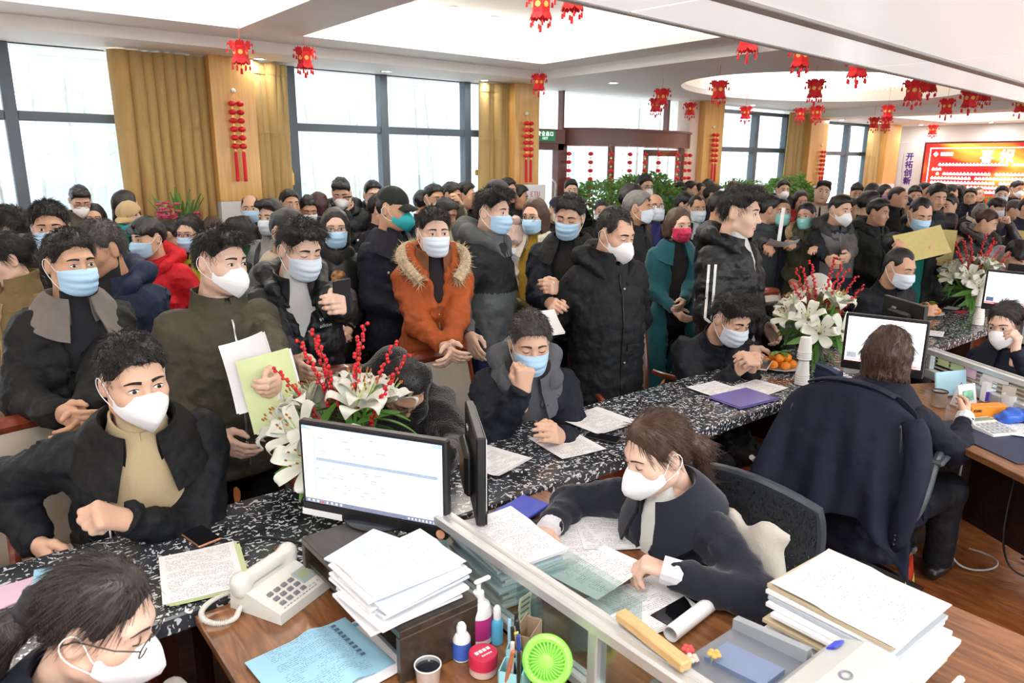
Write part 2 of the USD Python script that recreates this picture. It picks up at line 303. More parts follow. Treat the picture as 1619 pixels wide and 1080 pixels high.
# downlights in the soffit and the recesses
dl = None
for x, y, z, wd in [(1.30, 6.44, ZS, 'in the soffit above the nearest window, left of its curtain'), (2.32, 6.16, ZS, 'in the soffit by the first pillar'), (3.50, 6.2, ZS, 'in the soffit above the second window, left of its mullion'), (4.62, 6.2, ZS, 'in the soffit above the right end of the second window'), (5.75, 5.5, ZS, 'in the lowered ceiling right of the second cove'), (3.42, 5.0, ZC, 'inside the second cove, left of the middle'), (5.0, 5.12, ZC, 'inside the second cove, right end'), (2.9, 5.1, ZC, 'inside the second cove, left end'), (3.9, 5.1, ZC, 'inside the second cove, right of the middle'), (9.3, 6.2, ZS, 'in the soffit above the third window'), (11.6, 6.1, 2.62, 'by the fourth pillar'), (12.9, 6.1, 2.62, 'above the fourth window'), (14.0, 5.9, 2.62, 'above the white wall panel'), (14.0, 4.8, 2.62, 'above the left part of the red screen'), (14.0, 3.8, 2.62, 'above the right part of the red screen'), (-.2, 6.2, ZS, 'in the soffit left of the picture'), (.9, 5.0, ZC, 'inside the first cove')]:
    lab = 'round chrome-rimmed downlight '+wd; rect_light('downlight_beam_%03d' % int(x*10+50+y), (x, y, z-.012), .07, .07, 160 if x > 11 else 60, (1, .97, .92))
    if dl is None:
        dl = thing('downlight', lab, 'downlight', (x, y, z), group='recessed downlights in the ceiling')
        part(dl, 'rim', lathe([(.035, -.0), (.055, -.0), (.055, -.006), (.04, -.006), (.035, 0)], 24, False), chrome)
        part(dl, 'lamp', cyl((0, 0, -.004), .036, .003, 20), mat('lamp_on', (1, 1, 1), .5, emis=(1, .97, .92), es=25.))
    else: copy_of(dl, 'downlight', lab, 'downlight', (x, y, z), group='recessed downlights in the ceiling')
# big round crystal lamp in the oval
ch = thing('chandelier', 'large glowing round crystal ceiling lamp in the oval recess', 'chandelier', (8.55, 4.85, 0))
glow = mat('lamp_crystal', (.9, .9, .9), .3, emis=(1, .95, .88), es=1.0)
part(ch, 'plate', lathe([(1.15, ZC-.05), (1.15, ZC-.002)], 48), steelm)
part(ch, 'shade', lathe([(0, 2.84), (.85, 2.845), (1.06, 2.86), (1.1, 2.90), (1.1, ZC-.05)], 48), glow)
part(ch, 'crystal_fringe', J(*[ball((1.07*math.cos(a), 1.07*math.sin(a), 2.85), (.012, .012, .025), 6) for a in np.linspace(0, 2*PI, 90)[:-1]]), glow, kind='stuff')

# ---------------------------------------------------------------- entrance
d = thing('door_1', 'bronze revolving door and side door of the entrance', kind='structure')
X0, X1 = 5.36, 8.05
part(d, 'header', bx((X0, 6.42, 2.14), (5.95, YW+.05, 2.30), .004), brownm)
arc = np.linspace(0, PI, 25); cx, rx, ry = 7.1, 1.13, .42
ov = lambda e: Polygon(np.vstack([np.stack([cx+(rx+e)*np.cos(arc), 6.5-(ry+e)*np.sin(arc)], 1)]))
part(d, 'drum_header', prism(ov(0), 2.12, 2.30), brownm, 30); part(d, 'drum_cap', prism(ov(.02), 2.30, 2.325), brownm, 30)
for a in (0.02, .95, 2.2, 3.1): part(d, 'post', box((cx-rx*math.cos(a)*.98, 6.5-ry*math.sin(a)*.98, 1.06), (.07, .06, 2.12), .006), brownm)
for a0, a1 in ((.02, .95), (.95, 2.2), (2.2, 3.1)):
    part(d, 'curved_pane', sheet(lambda u, v: np.stack([cx-rx*.975*np.cos(a0+(a1-a0)*u), 6.5-ry*.975*np.sin(a0+(a1-a0)*u), .05+2.06*v], -1), 12, 2, .006), glass)
part(d, 'door_wing', J(bx((7.4, 6.46, .02), (7.46, 6.5, 2.1)), bx((8.05, 6.46, .02), (8.1, 6.5, 2.1)), bx((7.4, 6.46, 2.02), (8.1, 6.5, 2.1))), brownm)
part(d, 'side_door_frame', J(bx((X0, 6.44, 0), (X0+.05, YW+.04, 2.14)), bx((5.86, 6.44, 0), (5.95, YW+.04, 2.14)), bx((X0, 6.44, 2.07), (5.95, YW+.04, 2.14))), brownm)
part(d, 'side_door_pane', bx((X0+.05, 6.49, .03), (5.86, 6.5, 2.07)), glass)
part(d, 'pull_handle', tube([(5.78, 6.45, .9), (5.78, 6.38, .95), (5.78, 6.38, 1.7), (5.78, 6.45, 1.75)], .012), chrome)
for x in (5.95, 7.82): part(d, 'mullion', bx((x-.015, 6.46, 2.3), (x+.015, YW+.04, ZS)), brownm)
for a, b in ((X0, 5.935), (5.965, 7.805), (7.835, X1)): part(d, 'pane', bx((a, 6.5, 2.30), (b, 6.508, ZS)), glass)
# strokes of the characters that are written in this place, on a 10 x 10 field
HAND = [[(0, 7.3), (4, 7.3)], [(2.2, 10), (2.2, 1), (1.2, .6)], [(0, 3.6), (4, 4.8)]]
GL = {'开': [[(1, 9), (9, 9)], [(0, 5.3), (10, 5.3)], [(3.3, 9), (3.3, 4.5), (2.5, 2), (.8, 0)], [(6.8, 9), (6.8, 0)]],
 '拓': HAND+[[(4.8, 9), (10, 9)], [(7, 9), (6.2, 6), (4.6, 3.5)], [(6, 5), (6, .4)], [(6, 5), (9.4, 5), (9.4, .4)], [(6, 1), (9.4, 1)]],
 '创': [[(3.2, 10), (1.8, 7.5), (0, 5.8)], [(3.2, 10), (4.6, 8), (6.2, 6.6)], [(1.6, 5.6), (4.8, 5.6), (4.6, 3), (3.6, 3)], [(1.6, 5.6), (1.6, .6), (5.4, .6), (5.6, 2)], [(7.4, 9), (7.4, 2.5)], [(9.5, 10), (9.5, .3), (8.4, .6)]],
 '新': [[(2.6, 10), (2.9, 9)], [(.4, 8.7), (5, 8.7)], [(1.5, 8), (2, 6.8)], [(4, 8), (3.5, 6.8)], [(.2, 6.4), (5.2, 6.4)], [(.5, 4.5), (5, 4.5)], [(2.7, 6.4), (2.7, 0)], [(2.5, 4), (.6, 1.5)], [(3, 4), (4.8, 2)], [(9.4, 9.8), (6.4, 8.8), (6.3, 4), (5.5, 0)], [(6.4, 6), (10, 6)], [(8.4, 6), (8.4, 0)]],
 '喜': [[(1, 9.2), (9, 9.2)], [(5, 10), (5, 7.6)], [(2, 7.6), (8, 7.6)], [(2.6, 6.6), (7.4, 6.6), (7.4, 5.2), (2.6, 5.2), (2.6, 6.6)], [(3.4, 5), (3.8, 4)], [(6.6, 5), (6.2, 4)], [(.3, 3.8), (9.7, 3.8)], [(2.5, 2.6), (7.5, 2.6), (7.5, .3), (2.5, .3), (2.5, 2.6)]],
 '报': HAND+[[(5.2, 9.5), (9.2, 9.5), (9, 7), (8, 7)], [(5.2, 9.5), (5.2, 0)], [(5.2, 5.8), (9.2, 5.8), (7.6, 2.4), (5.6, .2)], [(6, 5), (7.6, 2.4), (10, .2)]],
 '福': [[(1.6, 10), (2.3, 9)], [(.3, 8), (3.6, 8), (.3, 4.2)], [(2, 6), (2, 0)], [(2.6, 5.4), (3.6, 4.4)], [(4.6, 9.4), (9.8, 9.4)], [(5.4, 8), (9, 8), (9, 6.3), (5.4, 6.3), (5.4, 8)], [(5, 5), (9.4, 5), (9.4, .3), (5, .3), (5, 5)], [(7.2, 5), (7.2, .3)], [(5, 2.7), (9.4, 2.7)]],
 '安': [[(5, 10), (5, 9)], [(1, 7), (1, 8.5), (9, 8.5), (9, 7)], [(4.5, 8), (2.5, 3), (8, 0)], [(7, 5), (5, 2), (1.5, 0)], [(.5, 5.3), (9.5, 5.3)]],
 '全': [[(5, 10), (0, 5.5)], [(5, 10), (10, 5.5)], [(2.5, 4.8), (7.5, 4.8)], [(2.5, 2.8), (7.5, 2.8)], [(5, 4.8), (5, .3)], [(.8, .3), (9.2, .3)]],
 '出': [[(5, 10), (5, .5)], [(1.5, 8.5), (1.5, 5.5), (8.5, 5.5), (8.5, 8.5)], [(.8, 4), (.8, .5), (9.2, .5), (9.2, 4)]],
 '口': [[(1, 8.5), (9, 8.5), (9, 1), (1, 1), (1, 8.5)]]}
def glyph(c, h, w=.11, th=.003, slant=0.):
    """One character, h metres square, in the xy plane, proud along +z."""
    out = []
    for line in GL[c]:
        p = np.asarray(line, float)*h/10; p[:, 0] += slant*p[:, 1]
        for a, b in zip(p[:-1], p[1:]):
            d = b-a; L = np.hypot(*d)
            if L > 0: out.append(box(((a+b)[0]/2, (a+b)[1]/2, th/2), (L+w*h*.7, w*h, th), rz=math.atan2(d[1], d[0])))
    return J(*out)
WALLX = np.array([[0, 0, -1], [-1, 0, 0], [0, 1, 0]])     # text plane -> the far wall, read from the hall (x -> -Y, y -> Z, proud -> -X)
WALLY = np.array([[1, 0, 0], [0, 0, -1], [0, 1, 0]])      # text plane -> the back wall
ex = thing('exit_sign', 'small green exit sign over the side door', 'exit sign', (5.48, 6.40, 2.165))
part(ex, 'case', bx((0, -.0, 0), (.30, .018, .115), .004), mat('sign_green', (.01, .09, .035), .5, emis=(.01, .25, .1), es=.25))
sw = mat('sign_white', (.8, .9, .8), .5, emis=(.8, 1, .8), es=.6)
part(ex, 'lettering', J(*[XM(glyph(c, .045, .13), WALLY, (.03+.062*k, 0, .058)) for k, c in enumerate('安全出口')]), sw)
part(ex, 'lettering', XM(meshkit_text('EXIT', .026), WALLY, (.10, 0, .018)), sw)

# ---------------------------------------------------------------- far wall: panel with purple characters, LED wall
wp = thing('wall_panel', 'white wall panel with four large purple characters', 'wall panel', (XF-.03, 6.12, 0))
part(wp, 'panel', bx((0, -.36, .3), (.028, .26, 2.34), .004), mat('panel_white', (.8, .8, .82), .35))
purple = mat('purple_print', (.10, .03, .42), .4)
for k, c in enumerate('开拓创新'): part(wp, 'character', XM(glyph(c, .125, .15, slant=-.0), WALLX, (0, .12, 2.02-k*.145)), purple)
part(wp, 'small_lettering', J(*[box((-.001, .17, 2.12-k*.014), (.002, .014, .008)) for k in range(24)]), mat('grey_print', (.35, .33, .45), .5))
part(wp, 'rule', J(bx((-.002, .155, 1.50), (0, .159, 1.80)), bx((-.002, -.04, 1.50), (0, .159, 1.504))), LOOK['grey_print'])
sc = thing('led_screen', 'large red LED wall showing a notice in white characters', 'screen', (XF-.06, 0, 0))
scm = nodes('led_picture', {'tc': ('texture_coordinate', {}), 'mp': ('mapping', dict(scale=(1, .5, .9), rotation=(.6, 0, 0))), 'n': ('noise_texture', dict(scale=1.6, detail=2., distortion=.6)),
  'r': ('rgb_ramp', dict(ramp=[(.32, (.70, .015, .03)), (.45, (.80, .05, .03)), (.55, (.9, .26, .04)), (.66, (1, .55, .10))])), 'e': ('emission', dict(strength=.95))},
  [('tc.object', 'mp.vector'), ('mp.vector', 'n.vector'), ('n.fac', 'r.fac'), ('r.color', 'e.color')], 'e.emission')
YA, YB, ZA, ZB = 5.90, .9, .85, 2.30
part(sc, 'display', bx((0, YB, ZA), (.05, YA, ZB)), scm)
part(sc, 'frame', J(bx((-.01, YA, ZA-.03), (.055, YA+.03, ZB+.03)), bx((-.01, YB-.03, ZA-.03), (.055, YB, ZB+.03)), bx((-.01, YB, ZB), (.055, YA, ZB+.03)), bx((-.01, YB, ZA-.03), (.055, YA, ZA))), mat('frame_red', (.12, .01, .02), .4))
ew = mat('screen_white', (1, 1, 1), .5, emis=(1, .98, .92), es=1.3)
part(sc, 'border_line', J(bx((-.004, YA-.09, ZA+.05), (0, YA-.075, ZB-.07)), bx((-.004, YB+.1, ZB-.085), (0, YA-.075, ZB-.07))), ew)
for k, c in enumerate('喜报'): part(sc, 'title_character', XM(glyph(c, .20, .14), WALLX, (0, 5.0-k*.30, 1.98)), ew)
part(sc, 'emblem', J(*[XM(lathe([(0.0, 0), (.045, 0), (.045, .004), (0, .004)], 4), WALLX, (-.002, 5.72, 2.12)), bx((-.004, 5.44, 2.09), (0, 5.64, 2.15))]), ew)
r_ = np.random.default_rng(3); rows = [(5.66, 1.0, 1.92), (5.76, 5.62, 1.84), (5.68, 1.0, 1.76), (5.76, 1.0, 1.685), (5.76, 1.2, 1.61), (5.76, 4.3, 1.535), (5.68, 4.2, 1.46)]
for a, b, z in rows:
    y, out = a, []
    while y > b:
        if r_.random() > .06: out += [bx((-.004, y-.052, z+.004*k), (0, y-.004, z+.004*k+.03-.008*k)) if k == 0 else bx((-.004, y-.04, z+.03), (0, y-.016, z+.048)) for k in (0, 1)]
        y -= .055
    part(sc, 'text_line', J(*out), ew, kind='stuff')

# ---------------------------------------------------------------- outside: ground, building, bamboo; their pale colours stand in for haze
struct('ground_outside', bx((-20, YW+.2, -.25), (40, 30, -.1)), mat('pale_paving', (.62, .62, .60), .8))
struct('ground_rear', bx((-20, -25, -.25), (40, YR-.1, -.1)), LOOK['pale_paving'])
fac = mat('pale_render', (.60, .66, .72), .7, var=.06, vs=.6)
bd = thing('building', 'pale building across the yard behind the windows', 'building', (0, 13, 0))
part(bd, 'wall', bx((-14, 0, -.1), (22, 3, 9)), fac)
for k in range(12):
    for z in (.9, 3.4):
        w = part(bd, 'window', bx((-12+k*2.7, -.05, z), (-10.3+k*2.7, 0, z+1.3)), mat('far_pane', (.42, .50, .56), .2)); part(w, 'pane_bar', bx((-11.17+k*2.7, -.07, z), (-11.12+k*2.7, -.05, z+1.3)), white)
part(bd, 'ledge', bx((-14, -.5, 2.6), (22, 0, 2.95)), white); part(bd, 'ledge', bx((-14, -.3, 5.3), (22, 0, 5.5)), white)
culm = mat('bamboo_culm', (.40, .43, .40), .5, var=.2, vs=8); leafm = nodes('bamboo_leaf', {'d': ('diffuse_bsdf', dict(color=(.46, .50, .36))), 't': ('translucent_bsdf', dict(color=(.5, .54, .36))), 'm': ('mix_closure', dict(fac=.45))}, [('d.BSDF', 'm.closure1'), ('t.BSDF', 'm.closure2')], 'm.closure')
gb = np.random.default_rng(21); prot = []
for k in range(5):
    b = thing('bamboo', 'thin pale bamboo stem with sparse leaves in the yard', 'bamboo', (-.3+.75*k, 8.2+.4*gb.random(), -.1), group='bamboo in the yard')
    lean = gb.normal(0, .12, 2); H = 5.0; pts = [(lean[0]*z/3, lean[1]*z/3, z) for z in np.arange(0, H+.01, .1)]
    part(b, 'culm', tube(pts, [.021-.0025*z[2]+(.003 if i % 3 == 0 else 0) for i, z in enumerate(pts)], 7), culm)
    lv = []
    for q in range(16):
        z = gb.uniform(1.2, H); a = gb.uniform(0, 2*PI); L = gb.uniform(.1, .2); o = np.array([lean[0]*z/3, lean[1]*z/3, z])+np.array([math.cos(a), math.sin(a), .15])*gb.uniform(.03, .35)
        lv.append(X((np.array([(0, 0, 0), (L*.4, .012, -.01), (L, 0, -L*.4), (L*.4, -.012, -.01)]), np.array([[0, 1, 2], [0, 2, 3]])), o, a, gb.uniform(-.6, .6)))
    part(b, 'leaves', J(*lv), leafm, False, kind='stuff'); prot.append(b)
for k in range(46):
    x = -3.5+k*.36+gb.uniform(-.15, .15) if k < 30 else 8.6+(k-30)*.45
    copy_of(prot[k % 5], 'bamboo', 'thin pale bamboo stem with sparse leaves in the yard', 'bamboo', (x, gb.uniform(7.6, 10.5), -.1), gb.uniform(0, 6), 'bamboo in the yard', gb.uniform(.8, 1.15))
# ================================================================ bodies: signed distances and surface nets
f4 = np.float32
def snet(fn, lo, hi, h):
    lo, hi = np.asarray(lo, float), np.asarray(hi, float); n = np.ceil((hi-lo)/h/2).astype(int)*2+1
    ax = [(lo[k]+h*np.arange(n[k])).astype(f4) for k in range(3)]
    grid = lambda *a: np.stack(np.meshgrid(*a, indexing='ij'), -1).reshape(-1, 3)
    c = fn(grid(*[q[::2] for q in ax])).reshape((n+1)//2).astype(f4)                     # every other node first, the rest only near the surface
    up = c
    for k in range(3): up = np.repeat(up, 2, axis=k); up = np.take(up, np.arange(n[k]), axis=k)
    near = np.abs(c) < 3.4*h+.004
    for k in range(3): near = near | np.roll(near, -1, k)
    for k in range(3): near = np.take(np.repeat(near, 2, axis=k), np.arange(n[k]), axis=k)
    d = up.copy(); ii = np.argwhere(near)
    if len(ii): d[tuple(ii.T)] = fn((lo+h*ii).astype(f4))
    for k in range(3):
        sl = [slice(None)]*3
        for e in (0, -1): sl[k] = e; d[tuple(sl)] = np.maximum(d[tuple(sl)], h*.3)
    s = d < 0; C = [(a, b, c) for a in (0, 1) for b in (0, 1) for c in (0, 1)]
    cor = [s[a:n[0]-1+a, b:n[1]-1+b, c:n[2]-1+c] for a, b, c in C]
    cnt = sum(x.astype(np.int8) for x in cor); act = (cnt > 0) & (cnt < 8); idx = np.argwhere(act)
    if not len(idx): return np.zeros((0, 3)), np.zeros((0, 3), int)
    V = np.stack([d[idx[:, 0]+a, idx[:, 1]+b, idx[:, 2]+c] for a, b, c in C], 1); pos = np.zeros((len(idx), 3)); w = np.zeros(len(idx)); Ca = np.array(C, float)
    for i in range(8):
        for j in range(i+1, 8):
            if np.abs(Ca[i]-Ca[j]).sum() == 1:
                x = (V[:, i] < 0) != (V[:, j] < 0); t = np.where(x, V[:, i]/np.where(x, V[:, i]-V[:, j], 1), 0)
                pos += np.where(x[:, None], Ca[i]+(Ca[j]-Ca[i])*t[:, None], 0); w += x
    v = lo+h*(idx+pos/w[:, None]); num = np.full(act.shape, -1); num[tuple(idx.T)] = np.arange(len(idx)); quads = []
    for k in range(3):
        a, b = (k+1) % 3, (k+2) % 3; sl0 = [slice(None)]*3; sl1 = [slice(None)]*3; sl0[k] = slice(0, -1); sl1[k] = slice(1, None)
        s0, s1 = s[tuple(sl0)], s[tuple(sl1)]; e = np.argwhere(s0 != s1); e = e[(e[:, a] > 0) & (e[:, b] > 0) & (e[:, a] < n[a]-1) & (e[:, b] < n[b]-1)]
        if not len(e): continue
        q = []
        for da, db in ((-1, -1), (0, -1), (0, 0), (-1, 0)):
            c = e.copy(); c[:, a] += da; c[:, b] += db; q.append(num[tuple(c.T)])
        q = np.stack(q, 1); flip = ~s0[tuple(e.T)]; q[flip] = q[flip][:, ::-1]; quads.append(q)
    q = np.vstack(quads); q = q[(q >= 0).all(1)]; return v, q2t(q)
def rc(P, a, b, ra, rb=None):
    a, b = np.asarray(a, f4), np.asarray(b, f4); rb = ra if rb is None else rb; ab = b-a
    t = np.clip((P-a)@ab/max(float(ab@ab), 1e-9), 0, 1); D = P-a-t[:, None]*ab
    return np.sqrt((D*D).sum(1))-(ra+t*(rb-ra))
def el(P, c, r):
    q = (P-np.asarray(c, f4))/np.asarray(r, f4); k = np.sqrt((q*q).sum(1)); return (k-1)*min(r)*(.5+.5*np.minimum(k, 1))
def smin(a, b, k): h = np.maximum(k-np.abs(a-b), 0)/k; return np.minimum(a, b)-h*h*k*.25
def smax(a, b, k): return -smin(-a, -b, k)
def mir(P): return np.concatenate([np.abs(P[:, :1]), P[:, 1:]], 1)
_LAT = np.random.default_rng(11).random(64**3).astype(f4)
def nz(P, s, seed=0):
    q = np.asarray(P, f4)*f4(s)+f4(seed*17.3); i = np.floor(q); t = q-i; t = t*t*(3-2*t); i = i.astype(np.int32) & 63; j = (i+1) & 63
    x0, x1, y0, y1, z0, z1 = i[:, 0]*4096, j[:, 0]*4096, i[:, 1]*64, j[:, 1]*64, i[:, 2], j[:, 2]; tx, ty, tz = t.T; L = _LAT
    m = lambda a: (lambda c0, c1: c0+(c1-c0)*ty)(L[a+y0+z0]+(L[a+y0+z1]-L[a+y0+z0])*tz, L[a+y1+z0]+(L[a+y1+z1]-L[a+y1+z0])*tz)
    a, b = m(x0), m(x1); return a+(b-a)*tx-f4(.5)
def trace(fn, o, d, n=30, far=.6):
    """Where rays from o along d first meet fn = 0."""
    o, d = np.asarray(o, f4).reshape(-1, 3), np.asarray(d, f4).reshape(-1, 3); d = d/np.linalg.norm(d, axis=1, keepdims=True); t = np.zeros(len(o), f4)
    for _ in range(n): t = np.minimum(t+fn(o+d*t[:, None])*.8, far)
    return o+d*t[:, None]

# ---------------------------------------------------------------- head template (face +y, crown .125, chin -.115)
def head_sdf(P, fem=False, neck=True):
    M = mir(P); w = .95 if fem else 1.
    d = el(P, (0, -.012, .034), (.075*w, .096, .091))
    d = smin(d, el(P, (0, .022, -.035), (.062*w, .066, .082)), .04)
    d = smin(d, rc(M, (.048*w, .002, -.062), (.012, .066, -.097), .024, .017), .03)
    d = smin(d, rc(M, (.041*w, .052, -.022), (.03, .062, -.04), .026, .022), .025)
    d = smin(d, rc(M, (.008, .081, .033), (.045*w, .067, .03), .0105, .010), .02)
    d = smax(d, -el(M, (.033, .102, .011), (.021, .019, .011)), .016)
    d = smin(d, el(M, (.0325, .073, .009), (.0165, .0155, .0125)), .006)
    d = smin(d, rc(P, (0, .083, .018), (0, .107, -.026), .0075, .0115), .012)
    d = smin(d, rc(M, (.011, .097, -.031), (.013, .09, -.031), .0075), .008)
    d = smin(d, rc(M, (0, .091, -.057), (.02, .081, -.059), .0055, .003), .006); d = smin(d, rc(M, (0, .089, -.068), (.017, .081, -.066), .0065, .003), .006)
    e = el(M-np.array([.079*w, -.014, .0], f4), (0, 0, 0), (.0105, .02, .033)); e = smax(e, -el(M, (.091*w, -.008, .002), (.008, .011, .02)), .006); d = smin(d, e, .008)
    if neck: d = smin(d, rc(P, (0, -.026, -.055), (0, -.045, -.19), .046 if fem else .053, .05 if fem else .06), .03)
    return d
HEADS = {}
def onface(x, z, off, fem):
    x, z = np.broadcast_arrays(np.asarray(x, float), np.asarray(z, float)); o = np.stack([x, np.full_like(x, .2), z], -1).reshape(-1, 3)
    p = trace(lambda Q: head_sdf(Q, fem, False), o, np.tile([[0, -1., 0]], (len(o), 1))); p[:, 1] += off; return p.reshape(x.shape+(3,))
def flat(pts, w, th=.0016):
    """A flat brush stroke along pts (in the face), w wide (array)."""
    p = np.asarray(pts); w = np.broadcast_to(w, (len(p),)); t = np.gradient(p, axis=0); t /= np.linalg.norm(t, axis=1, keepdims=True)
    s = np.cross(t, [0, 1, 0]); s /= np.linalg.norm(s, axis=1, keepdims=True); L = []
    for k in (-1, 1): L.append(p+s*w[:, None]/2*k)
    L = np.stack(L, 1); return sheet(lambda u, v: L[(u*(len(p)-1)).round().astype(int), v.round().astype(int)], len(p), 2, -th)
def head_asset(fem, lod):
    k = (fem, lod)
    if k in HEADS: return HEADS[k]
    h = (.006, .0105, .015)[lod]; A = {}
    A['head'] = snet(lambda P: head_sdf(P, fem), (-.105, -.13, -.2), (.105, .14, .14), h)
    n = (9, 7, 5)[lod]; s = np.linspace(-1, 1, n)
    for closed in (0, 1):
        for sd in (-1, 1):
            x = sd*(.0325+.0150*s)
            top = onface(x, .0105+(.0052-.0062*abs(s)**2.2)*(1-closed)-closed*.0035*(1-s**2)-.001*closed, .0012, fem); bot = onface(x, .0085-.0052*(1-abs(s)**2), .0012, fem)
            if not closed:
                A['eye', sd] = sheet(lambda u, v: top[(u*(n-1)).round().astype(int)]*(1-v[..., None])+bot[(u*(n-1)).round().astype(int)]*v[..., None]+np.array([0, .0018, 0])*(4*v*(1-v))[..., None], n, 3, .002*sd)
                a = np.linspace(0, 2*PI, 11)[:-1]; ix = sd*.0325+.0056*np.cos(a); iz = np.clip(.0092+.0058*np.sin(a), .0042, .0142); r = onface(ix, iz, .0030, fem)
                A['iris', sd] = hull(np.vstack([r, r-[0, .003, 0], r.mean(0)+[0, .0008, 0]]))
            A['lash', sd, closed] = flat(top+np.array([0, .0008, 0]), .0028*(1-.45*abs(s)))
    for sd in (-1, 1):
        q = np.linspace(0, 1, 8); A['brow', sd] = flat(onface(sd*(.014+.040*q), .0325+.0045*np.sin(q*2.4)-.0065*q**1.5, .0015, fem), (.0085 if not fem else .0055)*(1-.75*q**2), .002)
    q = np.linspace(-1, 1, 7); A['lips'] = flat(onface(.022*q, -.0625+.0*q, .0014, fem), .011*(1-.75*q**2), .003)
    HEADS[k] = A; return A

# ---------------------------------------------------------------- hair (same frame)
def hairline(y): return np.interp(y, [-.12, -.06, -.04, -.028, -.004, .012, .03, .05, .07, .085, .11], [-.065, -.058, -.03, .032, .040, -.008, .012, .056, .078, .087, .092]).astype(f4)
def hair_asset(style, lod, seed):
    k = ('hair', style, lod, seed % 3)
    if k in HEADS: return HEADS[k]
    h = (.0062, .0105, .016)[lod]; sd = seed % 3+1; lo, hi = [-.13, -.15, -.13], [.13, .13, .19]
    def cap(P, t):                                                     # thin at the hairline, full above it
        a = np.clip((P[:, 2]-hairline(P[:, 1]))/.045, 0, 1); return el(P, (0, -.014, .034), (.0755, .097, .092))-t*a+.0012
    def cut(P, d, up=0., k=.004): return smax(d, (hairline(P[:, 1])+up+.016*nz(P*np.array([1, .4, .4], f4), 120, sd)+.010*nz(P, 45, sd)-P[:, 2]), k)
    strand = lambda P, s=1.: .008*s*nz(P*np.array([1.5, .38, .55], f4), 62, sd)+.005*s*nz(P*np.array([1.7, .4, .6], f4), 120, sd)
    if style == 'buzz': fn = lambda P: cut(P, cap(P, .0035)+.002*nz(P, 150, sd))
    elif style == 'bald': fn = lambda P: smax(cut(P, cap(P, .005)), -el(P, (0, .055, .13), (.062, .12, .075)), .01)
    elif style == 'recede': fn = lambda P: smax(cut(P, cap(P, .008)+strand(P, .5)), -smin(el(mir(P), (.045, .085, .09), (.032, .05, .03)), el(P, (0, .11, .075), (.05, .035, .03)), .02), .01)
    elif style in ('short', 'crop'):
        t = .010 if style == 'crop' else .014
        fn = lambda P: cut(P, smin(cap(P, .008), el(P, (.004, .012, .070), (.070+t*.45, .082+t*.7, .054+t*1.5)), .02)+strand(P, 1.35))
    elif style == 'quiff':
        fn = lambda P: cut(P, smin(cap(P, .006), smin(el(P, (.004, .014, .082), (.074, .090, .062)), rc(P, (-.045, .082, .108), (.05, .074, .108), .02, .024), .03), .02)+strand(P, 1.6), -.004)
    elif style == 'fringe':
        fn = lambda P: smin(cut(P, smin(cap(P, .012), el(P, (0, .01, .065), (.084, .1, .072)), .02)+strand(P, 1.4)), smax(rc(P, (-.055, .066, .06), (.055, .066, .06), .028)+strand(P, 1.4), .036-P[:, 2]+.012*nz(P, 60, sd), .006), .012)
    elif style in ('pony', 'bun'):
        def fn(P):
            d = cut(P, cap(P, .0105)+strand(P, .5), -.014)
            t = smin(rc(P, (0, -.105, .0), (.01, -.16, -.07), .03, .036), rc(P, (.01, -.16, -.07), (.02, -.155, -.20), .036, .012), .02)+strand(P, 1.) if style == 'pony' else el(P, (0, -.115, .055), (.04, .036, .04))+strand(P, 1.)
            return smin(d, t, .015)
        lo, hi = [-.13, -.21, -.24], [.13, .13, .15]
    elif style in ('long', 'bob'):
        zb = -.26 if style == 'long' else -.115
        def fn(P):
            M = mir(P); d = cap(P, .014)
            d = smin(d, rc(M*np.array([1, .62, 1], f4), (.058, -.012, .02), (.068, -.018, zb+.04), .038, .03), .03)
            d = smin(d, rc(P*np.array([.62, 1, 1], f4), (0, -.06, .0), (0, -.075, zb+.04), .05, .03), .03)+strand(P, .8)
            d = smax(d, -smin(el(P, (0, .09, -.03), (.058, .075, .105)), el(P, (0, .1, -.13), (.07, .11, .11)), .02), .012)
            d = smax(d, -rc(P, (.01, .02, .14), (.004, .12, .09), .007), .006)
            d = smax(d, -el(P, (0, -.02, -.13), (.052, .06, .12)), .01) if style == 'long' else smax(d, -el(P, (0, -.01, -.11), (.056, .075, .09)), .01)
            return smax(d, zb-P[:, 2]+.02*nz(P*np.array([1, 1, .2], f4), 60, sd), .01)
        lo[2] = zb-.03
    HEADS[k] = snet(fn, lo, hi, h); return HEADS[k]

